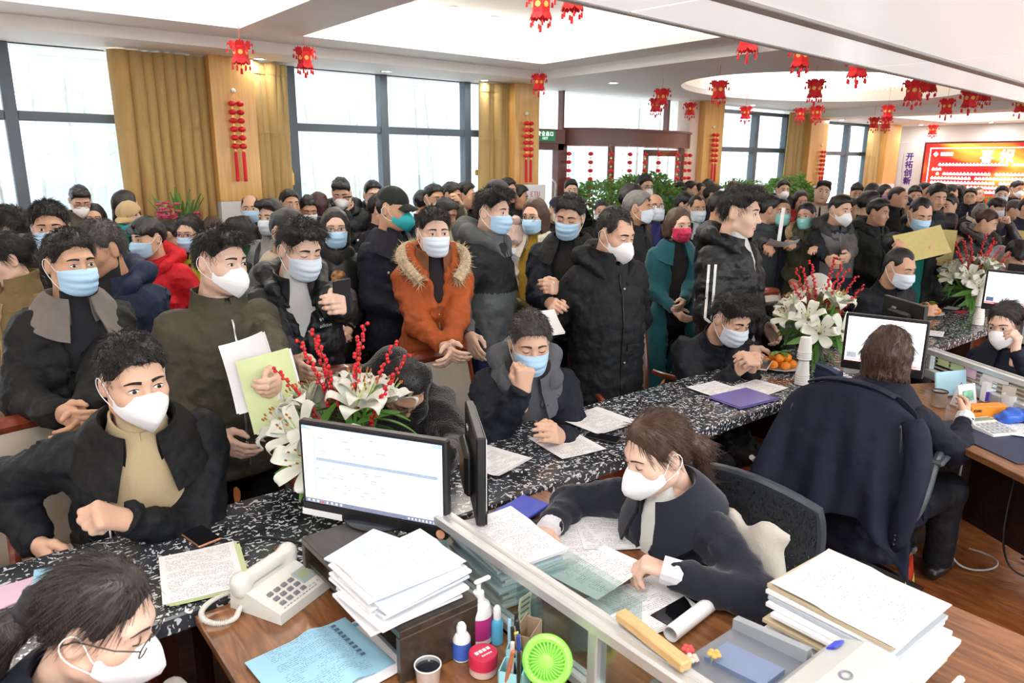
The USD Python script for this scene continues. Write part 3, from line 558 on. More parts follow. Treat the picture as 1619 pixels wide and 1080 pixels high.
# ---------------------------------------------------------------- masks, glasses, hats (same frame)
def mask_asset(kind, lod):
    k = ('mask', kind, lod)
    if k in HEADS: return HEADS[k]
    n = (17, 11, 7)[lod]; out = {}
    if kind == 'surgical':
        def f(u, v):
            s = 2*u-1; yc = np.interp(v, [0, .12, .3, .5, .72, .9, 1], [.101, .117, .127, .122, .115, .106, .09]); a = np.abs(s)
            y = yc-(yc-.036)*a**2.1+.0025*np.sin(v*2*PI*3.5)*(1-a**4)*(v < .8)
            z = (-.004-.010*a**2)+(-.112+.018*a**2+.006*a**2-(-.004-.010*a**2))*v
            return np.stack([.0725*np.sin(s*1.35)/math.sin(1.35)*(1-.10*v), y, z], -1)
        out['cloth'] = sheet(f, n, n+4, -.0022); e = [np.linspace(0, 1, n), ]
        out['edge'] = J(tube(f(e[0], np.zeros(n))+[0, .001, 0], .0016, 5), tube(f(e[0], np.ones(n))+[0, .001, 0], .0016, 5)); top, low = f(np.array(1.), np.array(.03)), f(np.array(1.), np.array(.97))
    else:
        def f(u, v):
            s = 2*u-1; a = np.abs(s); yc = np.interp(v, [0, .15, .42, .62, .85, 1], [.103, .127, .144, .140, .118, .096]); b = a**(1.25)
            z = (.000-.028*a)*(1-v)+(-.120+.062*a)*v
            return np.stack([.071*np.sin(s*1.3)/math.sin(1.3), yc-(yc-.03)*b, z], -1)
        out['cloth'] = sheet(f, n, n, -.0025); e = np.linspace(0, 1, n)
        out['edge'] = J(tube(f(np.full(n, .5), e)+[0, .001, 0], .0016, 5), tube(f(e, np.zeros(n))+[0, .001, 0], .0017, 5), tube(f(e, np.ones(n))+[0, .001, 0], .0017, 5)); top, low = f(np.array(1.), np.array(.1)), f(np.array(1.), np.array(.9))
    L = []
    for sd in (-1, 1):
        S = np.array([sd, 1, 1])
        L.append(tube(spline([top*S, (sd*.078, .012, top[2]*.5+.012), (sd*.088, -.018, .028), (sd*.089, -.034, .006), (sd*.084, -.022, -.028), (sd*.073, .012, low[2]*.55-.02), low*S], 16 if lod == 0 else 9), .0016 if lod == 0 else .002, 5))
    out['loop'] = L; HEADS[k] = out; return out
def glasses_asset():
    if 'gl' in HEADS: return HEADS['gl']
    rim = []; lens = []
    for sd in (-1, 1):
        a = np.linspace(0, 2*PI, 21)[:-1]; c = np.stack([sd*.034+.026*np.sign(np.cos(a))*abs(np.cos(a))**.7, .104-.10*abs(.026*np.cos(a)+.0)+0*a, .006+.018*np.sign(np.sin(a))*abs(np.sin(a))**.75], 1)
        rim += [tube(c, .0015, 5, True), tube([(sd*.06, .1, .012), (sd*.078, .06, .014), (sd*.084, -.01, .016), (sd*.083, -.03, .0)], .0016, 5)]; lens.append(hull(np.vstack([c, c-[0, .0015, 0]])))
    rim.append(tube([(-.009, .104, .008), (0, .107, .011), (.009, .104, .008)], .0015, 5)); HEADS['gl'] = (J(*rim), lens); return HEADS['gl']
def hat_asset(kind, lod):
    k = ('hat', kind, lod)
    if k in HEADS: return HEADS[k]
    h = (.006, .009, .012)[lod]
    if kind == 'cap':
        crown = snet(lambda P: smax(smax(el(P, (0, -.012, .048), (.092, .112, .101))+.004*np.abs(np.sin(np.arctan2(P[:, 0], P[:, 1])*3)).astype(f4), .048-P[:, 2]-.18*(P[:, 1]-.02), .01), -el(P, (0, -.012, .02), (.08, .1, .1)), .004), (-.11, -.14, .0), (.11, .13, .16), h)
        brim = sheet(lambda u, v: np.stack([(2*u-1)*.075*np.sqrt(np.clip(1-(v*.85)**2, 0, 1)), .07+.022*(1-(2*u-1)**2)+.075*v*np.sqrt(np.clip(1-.8*(2*u-1)**2, 0, 1)), .052-.025*v-.03*(2*u-1)**2], -1), 13, 7, .005); HEADS[k] = {'crown': crown, 'brim': brim}
    else:
        crown = snet(lambda P: smax(el(P, (0, -.01, .045), (.092, .112, .115))+.004*np.sin(np.arctan2(P[:, 0], P[:, 1])*26).astype(f4)-.012*np.exp(-((P[:, 2]-.055)/.022)**2), .03-P[:, 2]-.25*(P[:, 1]-.05), .012), (-.13, -.15, -.06), (.13, .15, .18), h)
        HEADS[k] = {'crown': crown, 'pompom': snet(lambda P: el(P, (0, -.01, .175), (.045, .045, .04))+.016*nz(P, 90, 4), (-.08, -.08, .11), (.08, .07, .24), h)}
    return HEADS[k]
HEADS_READY = True
# ================================================================ people
SKIN = [mat('skin_%d' % k, c, .48) for k, c in enumerate([(.66, .40, .28), (.58, .33, .215), (.50, .265, .165), (.70, .46, .35)])]
HAIRC = {'black': (.010, .009, .009), 'dark': (.022, .016, .013), 'brown': (.060, .028, .016), 'red': (.05, .014, .014), 'grey': (.16, .15, .14), 'salt': (.055, .05, .047), 'white': (.50, .48, .44), 'purple': (.035, .015, .035)}
def hairmat(c): return mat('hair_'+c, HAIRC[c], .42, bump=.7, bs=190, stretch=(1.6, .3, .5), dist=.003)
MASKC = {'blue': (.42, .64, .86), 'pale': (.66, .74, .84), 'teal': (.02, .42, .46), 'green': (.30, .68, .66), 'white': (.84, .84, .86), 'rose': (.60, .03, .10), 'violet': (.35, .2, .45)}
def maskmat(c): return mat('mask_'+c, MASKC[c], .7, bump=.15, bs=300, dist=.001) if c != 'rose' else mat('mask_rose', MASKC[c], .7, var=.6, vs=40)
eyew, iris, lashm, lipm = mat('eye_white', (.75, .72, .68), .3), mat('iris', (.012, .007, .005), .15), mat('lash', (.012, .01, .009), .6), mat('lip', (.42, .17, .13), .5)
loopm = mat('mask_loop', (.82, .82, .82), .7); glassm = mat('spectacle_rim', (.03, .025, .025), .3); lensm = nodes('spectacle_lens', {'t': ('transparent_bsdf', {}), 'g': ('glossy_bsdf', dict(roughness=.02)), 'm': ('mix_closure', dict(fac=.06))}, [('t.BSDF', 'm.closure1'), ('g.BSDF', 'm.closure2')], 'm.closure')
def cloth(c, kind='woven'):
    c = tuple(round(float(x), 4) for x in c); nm = 'cloth_%s_%s' % (kind, '_'.join('%04d' % round(x*1000) for x in c))
    c = tuple(np.array(c)*(.62 if max(c) < .05 else .9)); k = dict(woven=dict(spec=.28, rough=.68, bump=.45, bs=20, dist=.03, var=.12, vs=9), puffer=dict(rough=.42, bump=.4, bs=24, dist=.025, spec=.32), wool=dict(rough=.9, bump=.3, bs=140, dist=.004, sheen=.25), fur=dict(rough=.9, bump=.8, bs=160, dist=.01, var=.35, vs=60, sheen=.4), leather=dict(rough=.38, bump=.5, bs=45, dist=.008), suit=dict(spec=.25, rough=.7, bump=.35, bs=14, dist=.03))[kind]
    return mat(nm, c, **k)
def chain(P, pts, rr, k=.03):
    d = None
    for a, b, r0, r1 in zip(pts[:-1], pts[1:], rr[:-1], rr[1:]):
        e = rc(P, a, b, r0, r1); d = e if d is None else smin(d, e, k)
    return d
HANDS = {}
def hand_asset(kind, lod):
    if (kind, lod) in HANDS: return HANDS[kind, lod]
    curl = dict(relaxed=(.35, .45, .3), grip=(.75, .85, .5), fist=(1.25, 1.4, .9), flat=(.06, .08, .05), pinch=(.95, .55, .2))[kind]; B = []
    xs = (.028, .009, -.010, -.027); L = (.043, .047, .043, .034)
    for i, (x, l) in enumerate(zip(xs, L)):
        p = np.array([x*1.05, .088-abs(x-.006)*.25, 0.]); a = 0; pts = [p]
        for j, sc in enumerate((1, .62, .5)):
            a += curl[j]*(1+.12*i); p = p+l*sc*np.array([x*.35, math.cos(a), -math.sin(a)]); pts.append(p)
        B.append(pts)
    t = {'fist': [(.024, .022, -.012), (.040, .052, -.030), (.026, .080, -.045), (.006, .086, -.05)], 'flat': [(.024, .02, -.004), (.050, .048, -.008), (.066, .076, -.010), (.074, .098, -.012)]}.get(kind, [(.024, .02, -.008), (.046, .048, -.022), (.050, .078, -.034), (.044, .102, -.042)])
    def fn(P):
        Q = P*np.array([1, 1, 1.25], f4); d = rc(Q, (0, -.07, 0), (0, .0, 0), .029, .027)
        for x in xs: d = smin(d, rc(P, (x*.55, .008, -.002), (x*1.05, .088-abs(x-.006)*.25, 0), .015, .0125), .018)
        for i, pts in enumerate(B): d = smin(d, chain(P, pts, (.0105, .0095, .0088, .0072), .006), .006)
        return smin(d, chain(P, [np.array(q) for q in t], (.016, .0125, .0105, .0085), .01), .010)
    HANDS[kind, lod] = snet(fn, (-.06, -.09, -.13), (.10, .22, .05), (.0046, .0085, .0135)[lod]); return HANDS[kind, lod]
import manifold3d
def union(ms):
    try:
        out = None
        for v, f in ms:
            m = manifold3d.Manifold(manifold3d.Mesh(np.ascontiguousarray(v, np.float32), np.ascontiguousarray(f, np.uint32)))
            if m.is_empty() or m.status() != manifold3d.Error.NoError: return J(*ms)
            out = m if out is None else out+m
        r = out.to_mesh(); return np.array(r.vert_properties[:, :3], float), np.array(r.tri_verts, int)
    except Exception: return J(*ms)
def nrm(v): return np.asarray(v, float)/np.linalg.norm(v)
def ik(sh, tgt, l1, l2, hint):
    d = tgt-sh; D = np.linalg.norm(d); D2 = min(max(D, abs(l1-l2)+.02), (l1+l2)*.995); u = d/D; tgt = sh+u*D2
    a = (l1*l1-l2*l2+D2*D2)/(2*D2); hgt = math.sqrt(max(l1*l1-a*a, 0)); h = hint-u*(hint@u); return sh+u*a+nrm(h)*hgt, tgt
ARMS = dict(down=((.25, .04, -.58), (-.25, .04, -.58)), front=((.055, .22, -.46), (-.045, .24, -.48)), pockets=((.20, .13, -.47), (-.20, .13, -.47)), back=((.05, -.17, -.46), (-.06, -.18, -.46)),
  phone=((.06, .30, -.22), (-.22, .10, -.50)), read=((.13, .33, -.26), (-.13, .33, -.26)), desk=((.16, .34, -.36), (-.16, .34, -.36)), crossed=((-.12, .20, -.28), (.12, .22, -.31)))
PEOPLE = {}
def person(label, x, y, hp, face=0, pitch=0, roll=0, body=None, fem=0, hair='short', hc='black', mask=None, mc='blue', gl=0, hat=None, hatc=(.02, .02, .02), skin=0, top=(.012, .013, .016), style='woven', puff=1., quilt=0,
           collar='stand', cc=None, hood=None, hoodc=None, furc=None, shirt=None, vneck=.30, opening=.055, arms='down', rh=None, lh=None, hands=('relaxed', 'relaxed'), hdir=(None, None), hpal=(None, None), legs=(.012, .013, .018), seat=False, knees=None,
           lean=0., side=0., hem=.70, lod=None, eyes=None, zipc=None, closed=None, extra=None, t=None, wide=1., group=None, name='person', cut=None, two=None, stripe=None, torso=.53, hint=(.45, .85), k=1.):
    s = (.93 if fem else 1.)*k; tt = t or CF*.245*s*1.04/hp; Hc = dep(x, y, tt)
    if Hc[1] > 5.72 or Hc[0] > 13.5: q = min(5.72/Hc[1], 13.5/Hc[0]); tt *= q; s *= q**.8; Hc = dep(x, y, tt)
    lod = (0 if hp >= 66 else 1 if hp >= 38 else 2) if lod is None else lod
    Z = np.array([0, 0, 1.]); tc = -np.array([Hc[0], Hc[1], 0]); tc /= np.linalg.norm(tc); ir = np.array([-tc[1], tc[0], 0])*1.0; ir = ir if ir@cr > 0 else -ir
    ang = lambda a: math.cos(math.radians(a))*tc+math.sin(math.radians(a))*ir
    pr, rr_ = math.radians(pitch), math.radians(roll); F = ang(face); Yh = F*math.cos(pr)-Z*math.sin(pr); Xh = np.cross(F, Z); Zh = np.cross(Xh, Yh); Xh, Zh = Xh*math.cos(rr_)-Zh*math.sin(rr_), Zh*math.cos(rr_)+Xh*math.sin(rr_); RH = np.stack([Xh, Yh, Zh], 1)
    B = ang(face*.6 if body is None else body); XB_ = np.cross(B, Z); le, si = math.radians(lean), math.radians(side)
    U = Z*math.cos(le)+B*math.sin(le); U = nrm(U*math.cos(si)+XB_*math.sin(si)); X_ = nrm(XB_-U*(XB_@U)); Y_ = np.cross(U, X_)
    neck = Hc-Zh*.105*s-U*.045*s-Yh*.022; hip = neck-U*torso*s; base = np.array([hip[0], hip[1], 0])
    TF = lambda p: neck+X_*p[0]*s+Y_*p[1]*s+U*p[2]*s
    # joints
    ta = ARMS[arms]; J_ = []
    for k, sd in enumerate((1, -1)):
        sh = TF((.150*wide*sd, -.012, -.092)); w = (rh, lh)[k]
        w = TF(ta[k]) if w is None else (dep(*w[1:]) if w[0] == 'px' else TF(w))
        el_, w = ik(sh, w, .285*s, .255*s, X_*sd*hint[0]-U*hint[1]-Y_*.35); J_.append((sh, el_, w))
    hz = max(hip[2], .3); LG = []
    for sd in (1, -1):
        h0 = hip+X_*.092*s*sd-U*.03
        if seat:
            kx = B*.40*s+XB_*.13*sd; kn = np.array([h0[0]+kx[0], h0[1]+kx[1], max(hip[2]-.02, .46)]); an = np.array([kn[0]+B[0]*(.02), kn[1]+B[1]*.02, .09])
        else: kn = np.array([base[0], base[1], hz*.52])+XB_*.10*sd+B*.02; an = np.array([base[0], base[1], .09])+XB_*.11*sd-B*.02
        LG.append((h0, kn, an))
    T = thing(name, label, 'person', base, 0, group); o = -base
    add = lambda nm, m, ma, sm=35, lb=None, pa=None: part(pa or T, nm, (m[0]+o, m[1]), ma, sm, lb) if len(m[0]) else None
    PL = lambda m: (np.asarray(m[0])*s @ RH.T+Hc, m[1])                # head frame -> place
    # body: head, neck, trunk, limbs and hands in one surface
    A = head_asset(bool(fem), lod); pcs = [PL(A['head'])]; hm = []
    for k, sd in enumerate((1, -1)):
        sh, e, w = J_[k]; fd = nrm(w-e); dr = nrm(hdir[k]) if hdir[k] is not None else nrm(fd+.0*U); pn = hpal[k] if hpal[k] is not None else (-X_*sd if arms in ('down', 'pockets') else -Y_-.3*U)
        zz = -nrm(np.asarray(pn)-dr*(dr@pn)); xx = np.cross(dr, zz); m = hand_asset(hands[k], lod); v = np.array(m[0])*s*(.93 if fem else 1.02); f = m[1]
        if sd == 1: v = v*[-1, 1, 1]; f = f[:, ::-1]
        hm.append((v @ np.stack([xx, dr, zz], 1).T+w, f))
    def core(P):
        d = chain(P, [neck-U*.02, neck-U*.22*s, hip], (.06, .105, .11), .05); d = smin(d, rc(P, Hc-Zh*.06*s-Yh*.03, neck-U*.05, .045, .05), .03)
        for (sh, e, w), (h0, kn, an) in zip(J_, LG):
            d = smin(d, chain(P, [neck-U*.09*s, sh, e, w], (.05, .05, .038, .028), .02), .02); d = smin(d, chain(P, [h0, kn, an], (.08, .055, .04), .02), .03)
        return d
    allp = np.array([neck, hip]+[q for j in J_ for q in j]+[q for l in LG for q in l])
    pcs.append(snet(core, allp.min(0)-.14, np.maximum(allp.max(0)+.14, (neck+.05)), .04 if lod < 2 else .055)); pcs += hm
    add('body', union(pcs), SKIN[skin], 60)
    cl = closed if closed is not None else int(pitch >= 16)
    if lod < 2 or True:
        for sd in (-1, 1):
            if not cl and lod < 2:
                ey = add('eye', PL(A['eye', sd]), eyew, True); add('iris', PL(A['iris', sd]), iris, True, None, ey)
            elif not cl: add('eye', PL(A['iris', sd]), iris, True)
            add('eyelid_line', PL(A['lash', sd, cl]), lashm); add('eyebrow', PL(A['brow', sd]), hairmat('dark' if hc in ('white', 'grey') else hc if hc != 'red' else 'dark'))
        if not mask: add('lips', PL(A['lips']), lipm)
    if hat and hair not in ('bob', 'long'): hair = 'buzz'
    if hair:
        hp_ = add('hair', PL(hair_asset(hair, lod, int(x))), hairmat(hc), 70)
        if lod == 0 and not hat and hair != 'bald':
            key = ('strands', hair, int(x) % 3)
            if key not in HEADS:
                v, f = hair_asset(hair, 0, int(x)); rg = np.random.default_rng(5); tri_ = v[f]; nn = np.cross(tri_[:, 1]-tri_[:, 0], tri_[:, 2]-tri_[:, 0]); ar = np.linalg.norm(nn, axis=1); N = 3200; i = rg.choice(len(f), N, p=ar/ar.sum()); w = rg.dirichlet((1, 1, 1), N)
                p = (tri_[i]*w[:, :, None]).sum(1); n = nn[i]/ar[i][:, None]; lng = hair in ('pony', 'bun', 'long', 'bob'); fl = np.array([0, -.5, -1.])+0*p if lng else p-np.array([.012, -.05, .13]); fl = fl-n*(fl*n).sum(1)[:, None]; fl /= np.linalg.norm(fl, axis=1, keepdims=True)+1e-9
                L = ((.03 if hair == 'bob' else .045) if lng else dict(buzz=.006, recede=.012, crop=.016).get(hair, .024))*(.6+.8*rg.random(N)); up_ = .015 if lng else .75; d = fl*(1-.3*up_)+n*up_+rg.normal(0, .16, (N, 3))*(.06 if lng else 1); d /= np.linalg.norm(d, axis=1, keepdims=True)
                keep = (n[:, 2] > -.35) | (p[:, 1] < -.04)
                C = np.stack([p-n*.002, p+d*L[:, None]*.5, p+d*L[:, None]+fl*L[:, None]*.25-n*L[:, None]*.12*(0 if lng else 1)], 1)[keep]; HEADS[key] = C
            C = HEADS[key]; q = PL((C.reshape(-1, 3), None))[0]+o; bc = UsdGeom.BasisCurves.Define(stage, numbered(hp_+'/hair_strands')); bc.CreateTypeAttr('linear'); bc.CreatePointsAttr(q.astype(np.float32)); bc.CreateCurveVertexCountsAttr(np.full(len(C), 3, np.int32)); bc.CreateWidthsAttr(np.tile(np.float32([.0016, .0013, .0004]), len(C))); bc.SetWidthsInterpolation('vertex'); UsdShade.MaterialBindingAPI.Apply(bc.GetPrim()).Bind(hairmat(hc)); tag(bc.GetPrim(), kind='stuff')
    if mask:
        mk = mask_asset(mask, lod); ma = maskmat(mc); g = add('face_mask', PL(mk['cloth']), ma, True)
        if lod < 2: add('edge_seam', PL(mk['edge']), loopm if mc != 'rose' else ma, True, None, g)
        for l in mk['loop']: add('ear_loop', PL(l), loopm, True, None, g)
    if gl:
        rim, lens = glasses_asset(); g = add('spectacles', PL(rim), glassm, True)
        if lod < 2:
            for l in lens: add('lens', PL(l), lensm, False, None, g)
    if hat:
        ht = hat_asset(hat, lod); q = add('hat' if hat == 'beanie' else 'cap', PL(ht['crown']), cloth(hatc, 'wool'), 40)
        add('brim' if hat == 'cap' else 'pompom', PL(ht['brim' if hat == 'cap' else 'pompom']), cloth(hatc, 'wool'), 40, None, q)
    # jacket
    tm = cloth(top, style); R3 = np.stack([X_, Y_, U], 1).astype(f4); nk = neck.astype(f4); pf = puff
    zs = np.array([-.95, -.70, -.56, -.42, -.28, -.15, -.085, -.05, -.015, .02]); ws = np.array([.225, .212, .202, .188, .184, .176, .150, .122, .090, .072])*wide; ds = np.array([.185, .172, .162, .150, .142, .128, .112, .10, .088, .075])*(.5+.5*wide)
    if fem: ws = ws*np.array([1, 1, .96, .86, .93, .95, .95, .95, .95, .95])
    def tor(P, e=0.):
        q = (P-nk)@R3/s; z = np.clip(q[:, 2], -.95, .02); w = np.interp(z, zs, ws).astype(f4)*(.92+.08*pf)+e; dd = np.interp(z, zs, ds).astype(f4)*(.85+.15*pf)+e; yc = (.012+.02*np.exp(-((z+.25)/.2)**2)).astype(f4)
        r = np.sqrt((q[:, 0]/w)**2+((q[:, 1]-yc)/dd)**2); return q, (r-1)*np.minimum(w, dd)*s
    lh_ = hem
    def jak(P, raw=False, arms_=True):
        q, d = tor(P); fo = nz(P, 7., 1)*.020+nz(P*np.array([1, 1, 2.0], f4), 14., 2)*.016-np.abs(nz(P*np.array([1, 1, 1.8], f4)+nz(P, 9., 4)[:, None]*.12, 20., 8))*.030+.007
        if quilt and not raw: g = np.abs(np.sin(q[:, 2]*PI/quilt)); d = d-.018*np.sqrt(g)+.012
        d = smax(d, q[:, 2]*s-.012, .02)
        if shirt is not None:
            g = opening*np.clip(1+np.minimum(q[:, 2]+.02, 0)/vneck, 0, 1) if vneck < .6 else opening+0*q[:, 2]
            wd = np.maximum(np.abs(q[:, 0])-g, -(q[:, 1]-.03)); d = smax(d, -wd.astype(f4), .008) if not raw else d
        if not arms_: return d+fo
        for sh, e, w in J_:
            a1 = rc(P, sh, e, .073*pf*s, .064*pf*s); a2 = rc(P, e, w, .062*pf*s, .045*pf*s); dr = nrm(w-e).astype(f4)
            tt1 = (P-e.astype(f4))@dr; a2 = smax(a2, (P-w.astype(f4))@dr-.008, .008)
            bend = nz(np.stack([tt1*2.2, tt1*.6, P[:, 2]*.8], 1), 20., 5)*.016
            if quilt and not raw:
                L1 = (P-sh.astype(f4))@nrm(e-sh).astype(f4); a1 = a1-.014*np.sqrt(np.abs(np.sin(L1*PI/quilt)))+.006; a2 = a2-.012*np.sqrt(np.abs(np.sin(tt1*PI/quilt)))+.006
            a = smin(a1, a2, .035)+bend; ds_ = np.sqrt(((P-sh.astype(f4))**2).sum(1)); kk = .012+.07*np.exp(-(ds_/.13)**2); h = np.maximum(kk-np.abs(d-a), 0)/kk; d = np.minimum(d, a)-h*h*kk*.25
        if seat:
            for h0, kn, an in LG: d = smin(d, rc(P, h0, h0+(kn-h0)*.35, .105, .10), .05)
        d = d+fo; cutz = np.where(np.abs(q[:, 0]) < .26, -lh_-q[:, 2], -1.)
        d = smax(d, (cutz*s).astype(f4), .012) if not seat else smax(d, ((-max(lh_, .66)-q[:, 2])*s).astype(f4), .012)
        return d
    jp = np.array([neck, hip]+[q for j in J_ for q in j]+([LG[0][1], LG[1][1]] if seat else [])); lo, hi = jp.min(0)-.27, jp.max(0)+.2; lo[2] = min(jp[:, 2].min()-.12, neck[2]-hem*s-.04); lo[2] = max(lo[2], .05)
    jm = snet(jak, lo, hi, (.0155, .026, .034)[lod])
    if two is not None:                                                # second colour: (test on torso coordinates, colour, part name)
        q = (jm[0]-neck)@np.stack([X_, Y_, U], 1)/s; c = q[jm[1]].mean(1); mk = two[0](c[:, 0], c[:, 1], c[:, 2])
        add('jacket', (jm[0], jm[1][~mk]), tm, 60); add(two[2], (jm[0], jm[1][mk]), cloth(two[1], style), 60)
    else: add('coat' if hem > .85 else 'jacket', jm, tm, 60)
    if shirt is not None:
        sc_ = cloth(shirt, 'wool')
        def sh_(P): q, d = tor(P, -.018); return smax(smax(d+nz(P, 18., 3)*.006, np.abs(q[:, 0])-opening-.05, .01), np.maximum(.02-q[:, 1], -.60-q[:, 2]).astype(f4), .01)
        add('jersey', snet(sh_, neck-np.array([.3, .3, .72]), neck+np.array([.3, .3, .12]), (.015, .024, .034)[lod]), sc_, 60)
    fro = lambda xx, zz, off=.003, back=False: (lambda p: p+Y_*(off+.003)*(-1 if back else 1))(trace(lambda P: jak(P, False, False), np.stack([TF((a, -.45 if back else .45, b)) for a, b in zip(np.ravel(xx), np.ravel(zz))]), np.tile(Y_ if back else -Y_, (np.size(xx), 1))))
    ctx = dict(fro=fro, add=add, TF=TF, X=X_, Y=Y_, U=U, J=J_, s=s, jak=jak, neck=neck, PL=PL, T=T, Hc=Hc, Xh=Xh, Yh=Yh, Zh=Zh, hip=hip, B=B, hm=hm, base=base)
    if zipc is None and lod < 2 and (shirt is None or vneck < .6) and extra is None: z = np.linspace(-.06 if shirt is None else -vneck, -hem+.06, 20); add('front_placket', tube(fro(0*z, z, -.002), .009, 5), cloth(np.clip(np.array(top)*1.5+.004, 0, 1), style), True)
    if zipc is not None and lod < 2 and shirt is None: z = np.linspace(-.05, -hem+.06, 26); add('zip', tube(fro(0*z, z, .001), .0045, 5), mat('zip_%d' % int(zipc[0]*999), zipc, .35, .5), True)
    # collar and hood
    cm = cloth(cc, 'fur' if collar == 'furcollar' else style) if cc is not None else tm; nv = (9, 7, 5)[lod]; na = (25, 17, 13)[lod]
    prof = dict(stand=[(-.075, .120), (-.03, .098), (.02, .086), (.05, .086)], high=[(-.075, .125), (-.02, .102), (.04, .09), (.085, .092)], fold=[(-.05, .105), (-.0, .088), (.042, .086), (.05, .095), (.03, .124), (-.03, .162), (-.06, .182)], turtle=[(-.06, .105), (-.01, .082), (.03, .070), (.055, .068)])
    def collarm(kind, gap, k0=1.):
        pr_ = np.array(prof[kind]); 
        def f(u, v):
            a = gap+(2*PI-2*gap)*u; z, r = (np.interp(v, np.linspace(0, 1, len(pr_)), pr_[:, i]) for i in (0, 1)); fr = np.cos(a)
            z = z-.030*(fr > 0)*fr-(.05*(v > .6)*np.clip(fr, 0, 1) if kind == 'fold' else 0)
            return (neck+np.multiply.outer(r*np.sin(a)*k0, X_)*s+np.multiply.outer(r*.98*fr+.012-.0*v, Y_)*s+np.multiply.outer(z, U)*s)
        return sheet(f, na, nv, .007)
    if collar in prof: add('collar', collarm(collar, .10 if shirt is None else .42, wide), cm, 50)
    if collar == 'furcollar': add('fur_collar', J(snet(lambda P: chain(P, [TF(q) for q in ((.06, .13, -.14), (.115, .06, -.03), (.09, -.07, .03), (0, -.11, .045), (-.09, -.07, .03), (-.115, .06, -.03), (-.06, .13, -.14))], (.03, .04, .045, .045, .045, .04, .03), .03)+nz(P, 55, 4)*.02, neck-.28, neck+.28, (.014, .024, .034)[lod])), cm, 60)
    if shirt is not None and collar != 'turtle' and cut == 'turtle': add('roll_neck', collarm('turtle', .0), cloth(shirt, 'wool'), 50)
    if hood:
        hcm = cloth(hoodc if hoodc is not None else top, style)
        pts = [TF(q) for q in ((.05, .125, -.10), (.105, .06, -.02), (.112, -.07, .03), (0, -.145, .04), (-.112, -.07, .03), (-.105, .06, -.02), (-.05, .125, -.10))]
        def hd(P):
            d = chain(P, pts, (.014, .030, .052, .062, .052, .030, .014), .04); d = smin(d, rc(P, TF((0, -.13, .03)), TF((0, -.17, -.13)), .075, .06), .05); return d+nz(P*np.array([1, 1, 1.6], f4), 15., 6)*.018
        add('hood', snet(hd, neck-np.array([.32, .32, .32]), neck+np.array([.32, .32, .24]), (.017, .026, .036)[lod]), hcm, 60)
        if hood == 'fur':
            rg = np.random.default_rng(int(x)); fc = furc or (.55, .42, .26); fm = cloth(fc, 'fur'); crv = spline([TF(q) for q in ((.10, .155, -.085), (.165, .07, -.0), (.15, -.06, .055), (0, -.13, .085), (-.15, -.06, .055), (-.165, .07, -.0), (-.10, .155, -.085))], 60); N = (1100, 350, 120)[lod]; sp = []
            c = crv[rg.integers(0, 60, N)]+rg.normal(0, .006, (N, 3)); dv = rg.normal(0, 1, (N, 3)); dv /= np.linalg.norm(dv, axis=1, keepdims=True); tip = c+dv*(.045+.018*rg.random(N))[:, None]+U*-.006; n1 = np.cross(dv, rg.normal(0, 1, (N, 3))); n1 /= np.linalg.norm(n1, axis=1, keepdims=True); n2 = np.cross(dv, n1); wv = (.004, .006, .009)[lod]
            V = np.stack([c+n1*wv, c-n1*wv*.5+n2*wv, c-n1*wv*.5-n2*wv, tip], 1).reshape(-1, 3); ff = (np.arange(N)[:, None, None]*4+np.array([[0, 1, 3], [1, 2, 3], [2, 0, 3]])).reshape(-1, 3)
            fu = add('fur_trim', J(tube(crv, .03, 8), (V, ff)), fm, False)
    # trousers, shoes
    def tr(P):
        d = rc(P, hip-U*.05-X_*.06, hip-U*.05+X_*.06, .125*s)
        for h0, kn, an in LG: d = smin(d, smax(chain(P, [h0, kn, an], (.098*s, .078*s, .066*s), .03), .055-P[:, 2], .01), .03)
        return d+nz(P*np.array([1, 1, 2], f4), 11., 7)*.014
    lp = np.array([hip]+[q for l in LG for q in l]); add('trousers', snet(tr, lp.min(0)-.17, lp.max(0)+.13, (.03, .042, .055)[lod]), cloth(legs, 'woven'), 60)
    shm = mat('shoe_black', (.012, .011, .011), .35)
    for h0, kn, an in LG: c = an*[1, 1, 0]; add('shoe', snet(lambda P: smax(smin(chain(P, [c-B*.06+Z*.045, c+B*.09+Z*.04, c+B*.165+Z*.03], (.042, .043, .032), .03), rc(P, c+Z*.05, c+Z*.11, .045, .04), .02), .002-P[:, 2], .004), c-.13-B*0+np.minimum(B*.2, 0), c+np.array([.13, .13, .17])+np.maximum(B*.2, 0), .02 if lod == 0 else .034), shm, 50)
    if extra: extra(ctx)
    PEOPLE[label] = ctx; ctx['stat'] = (Hc[2]+.125*s, hip[2], tt); return ctx
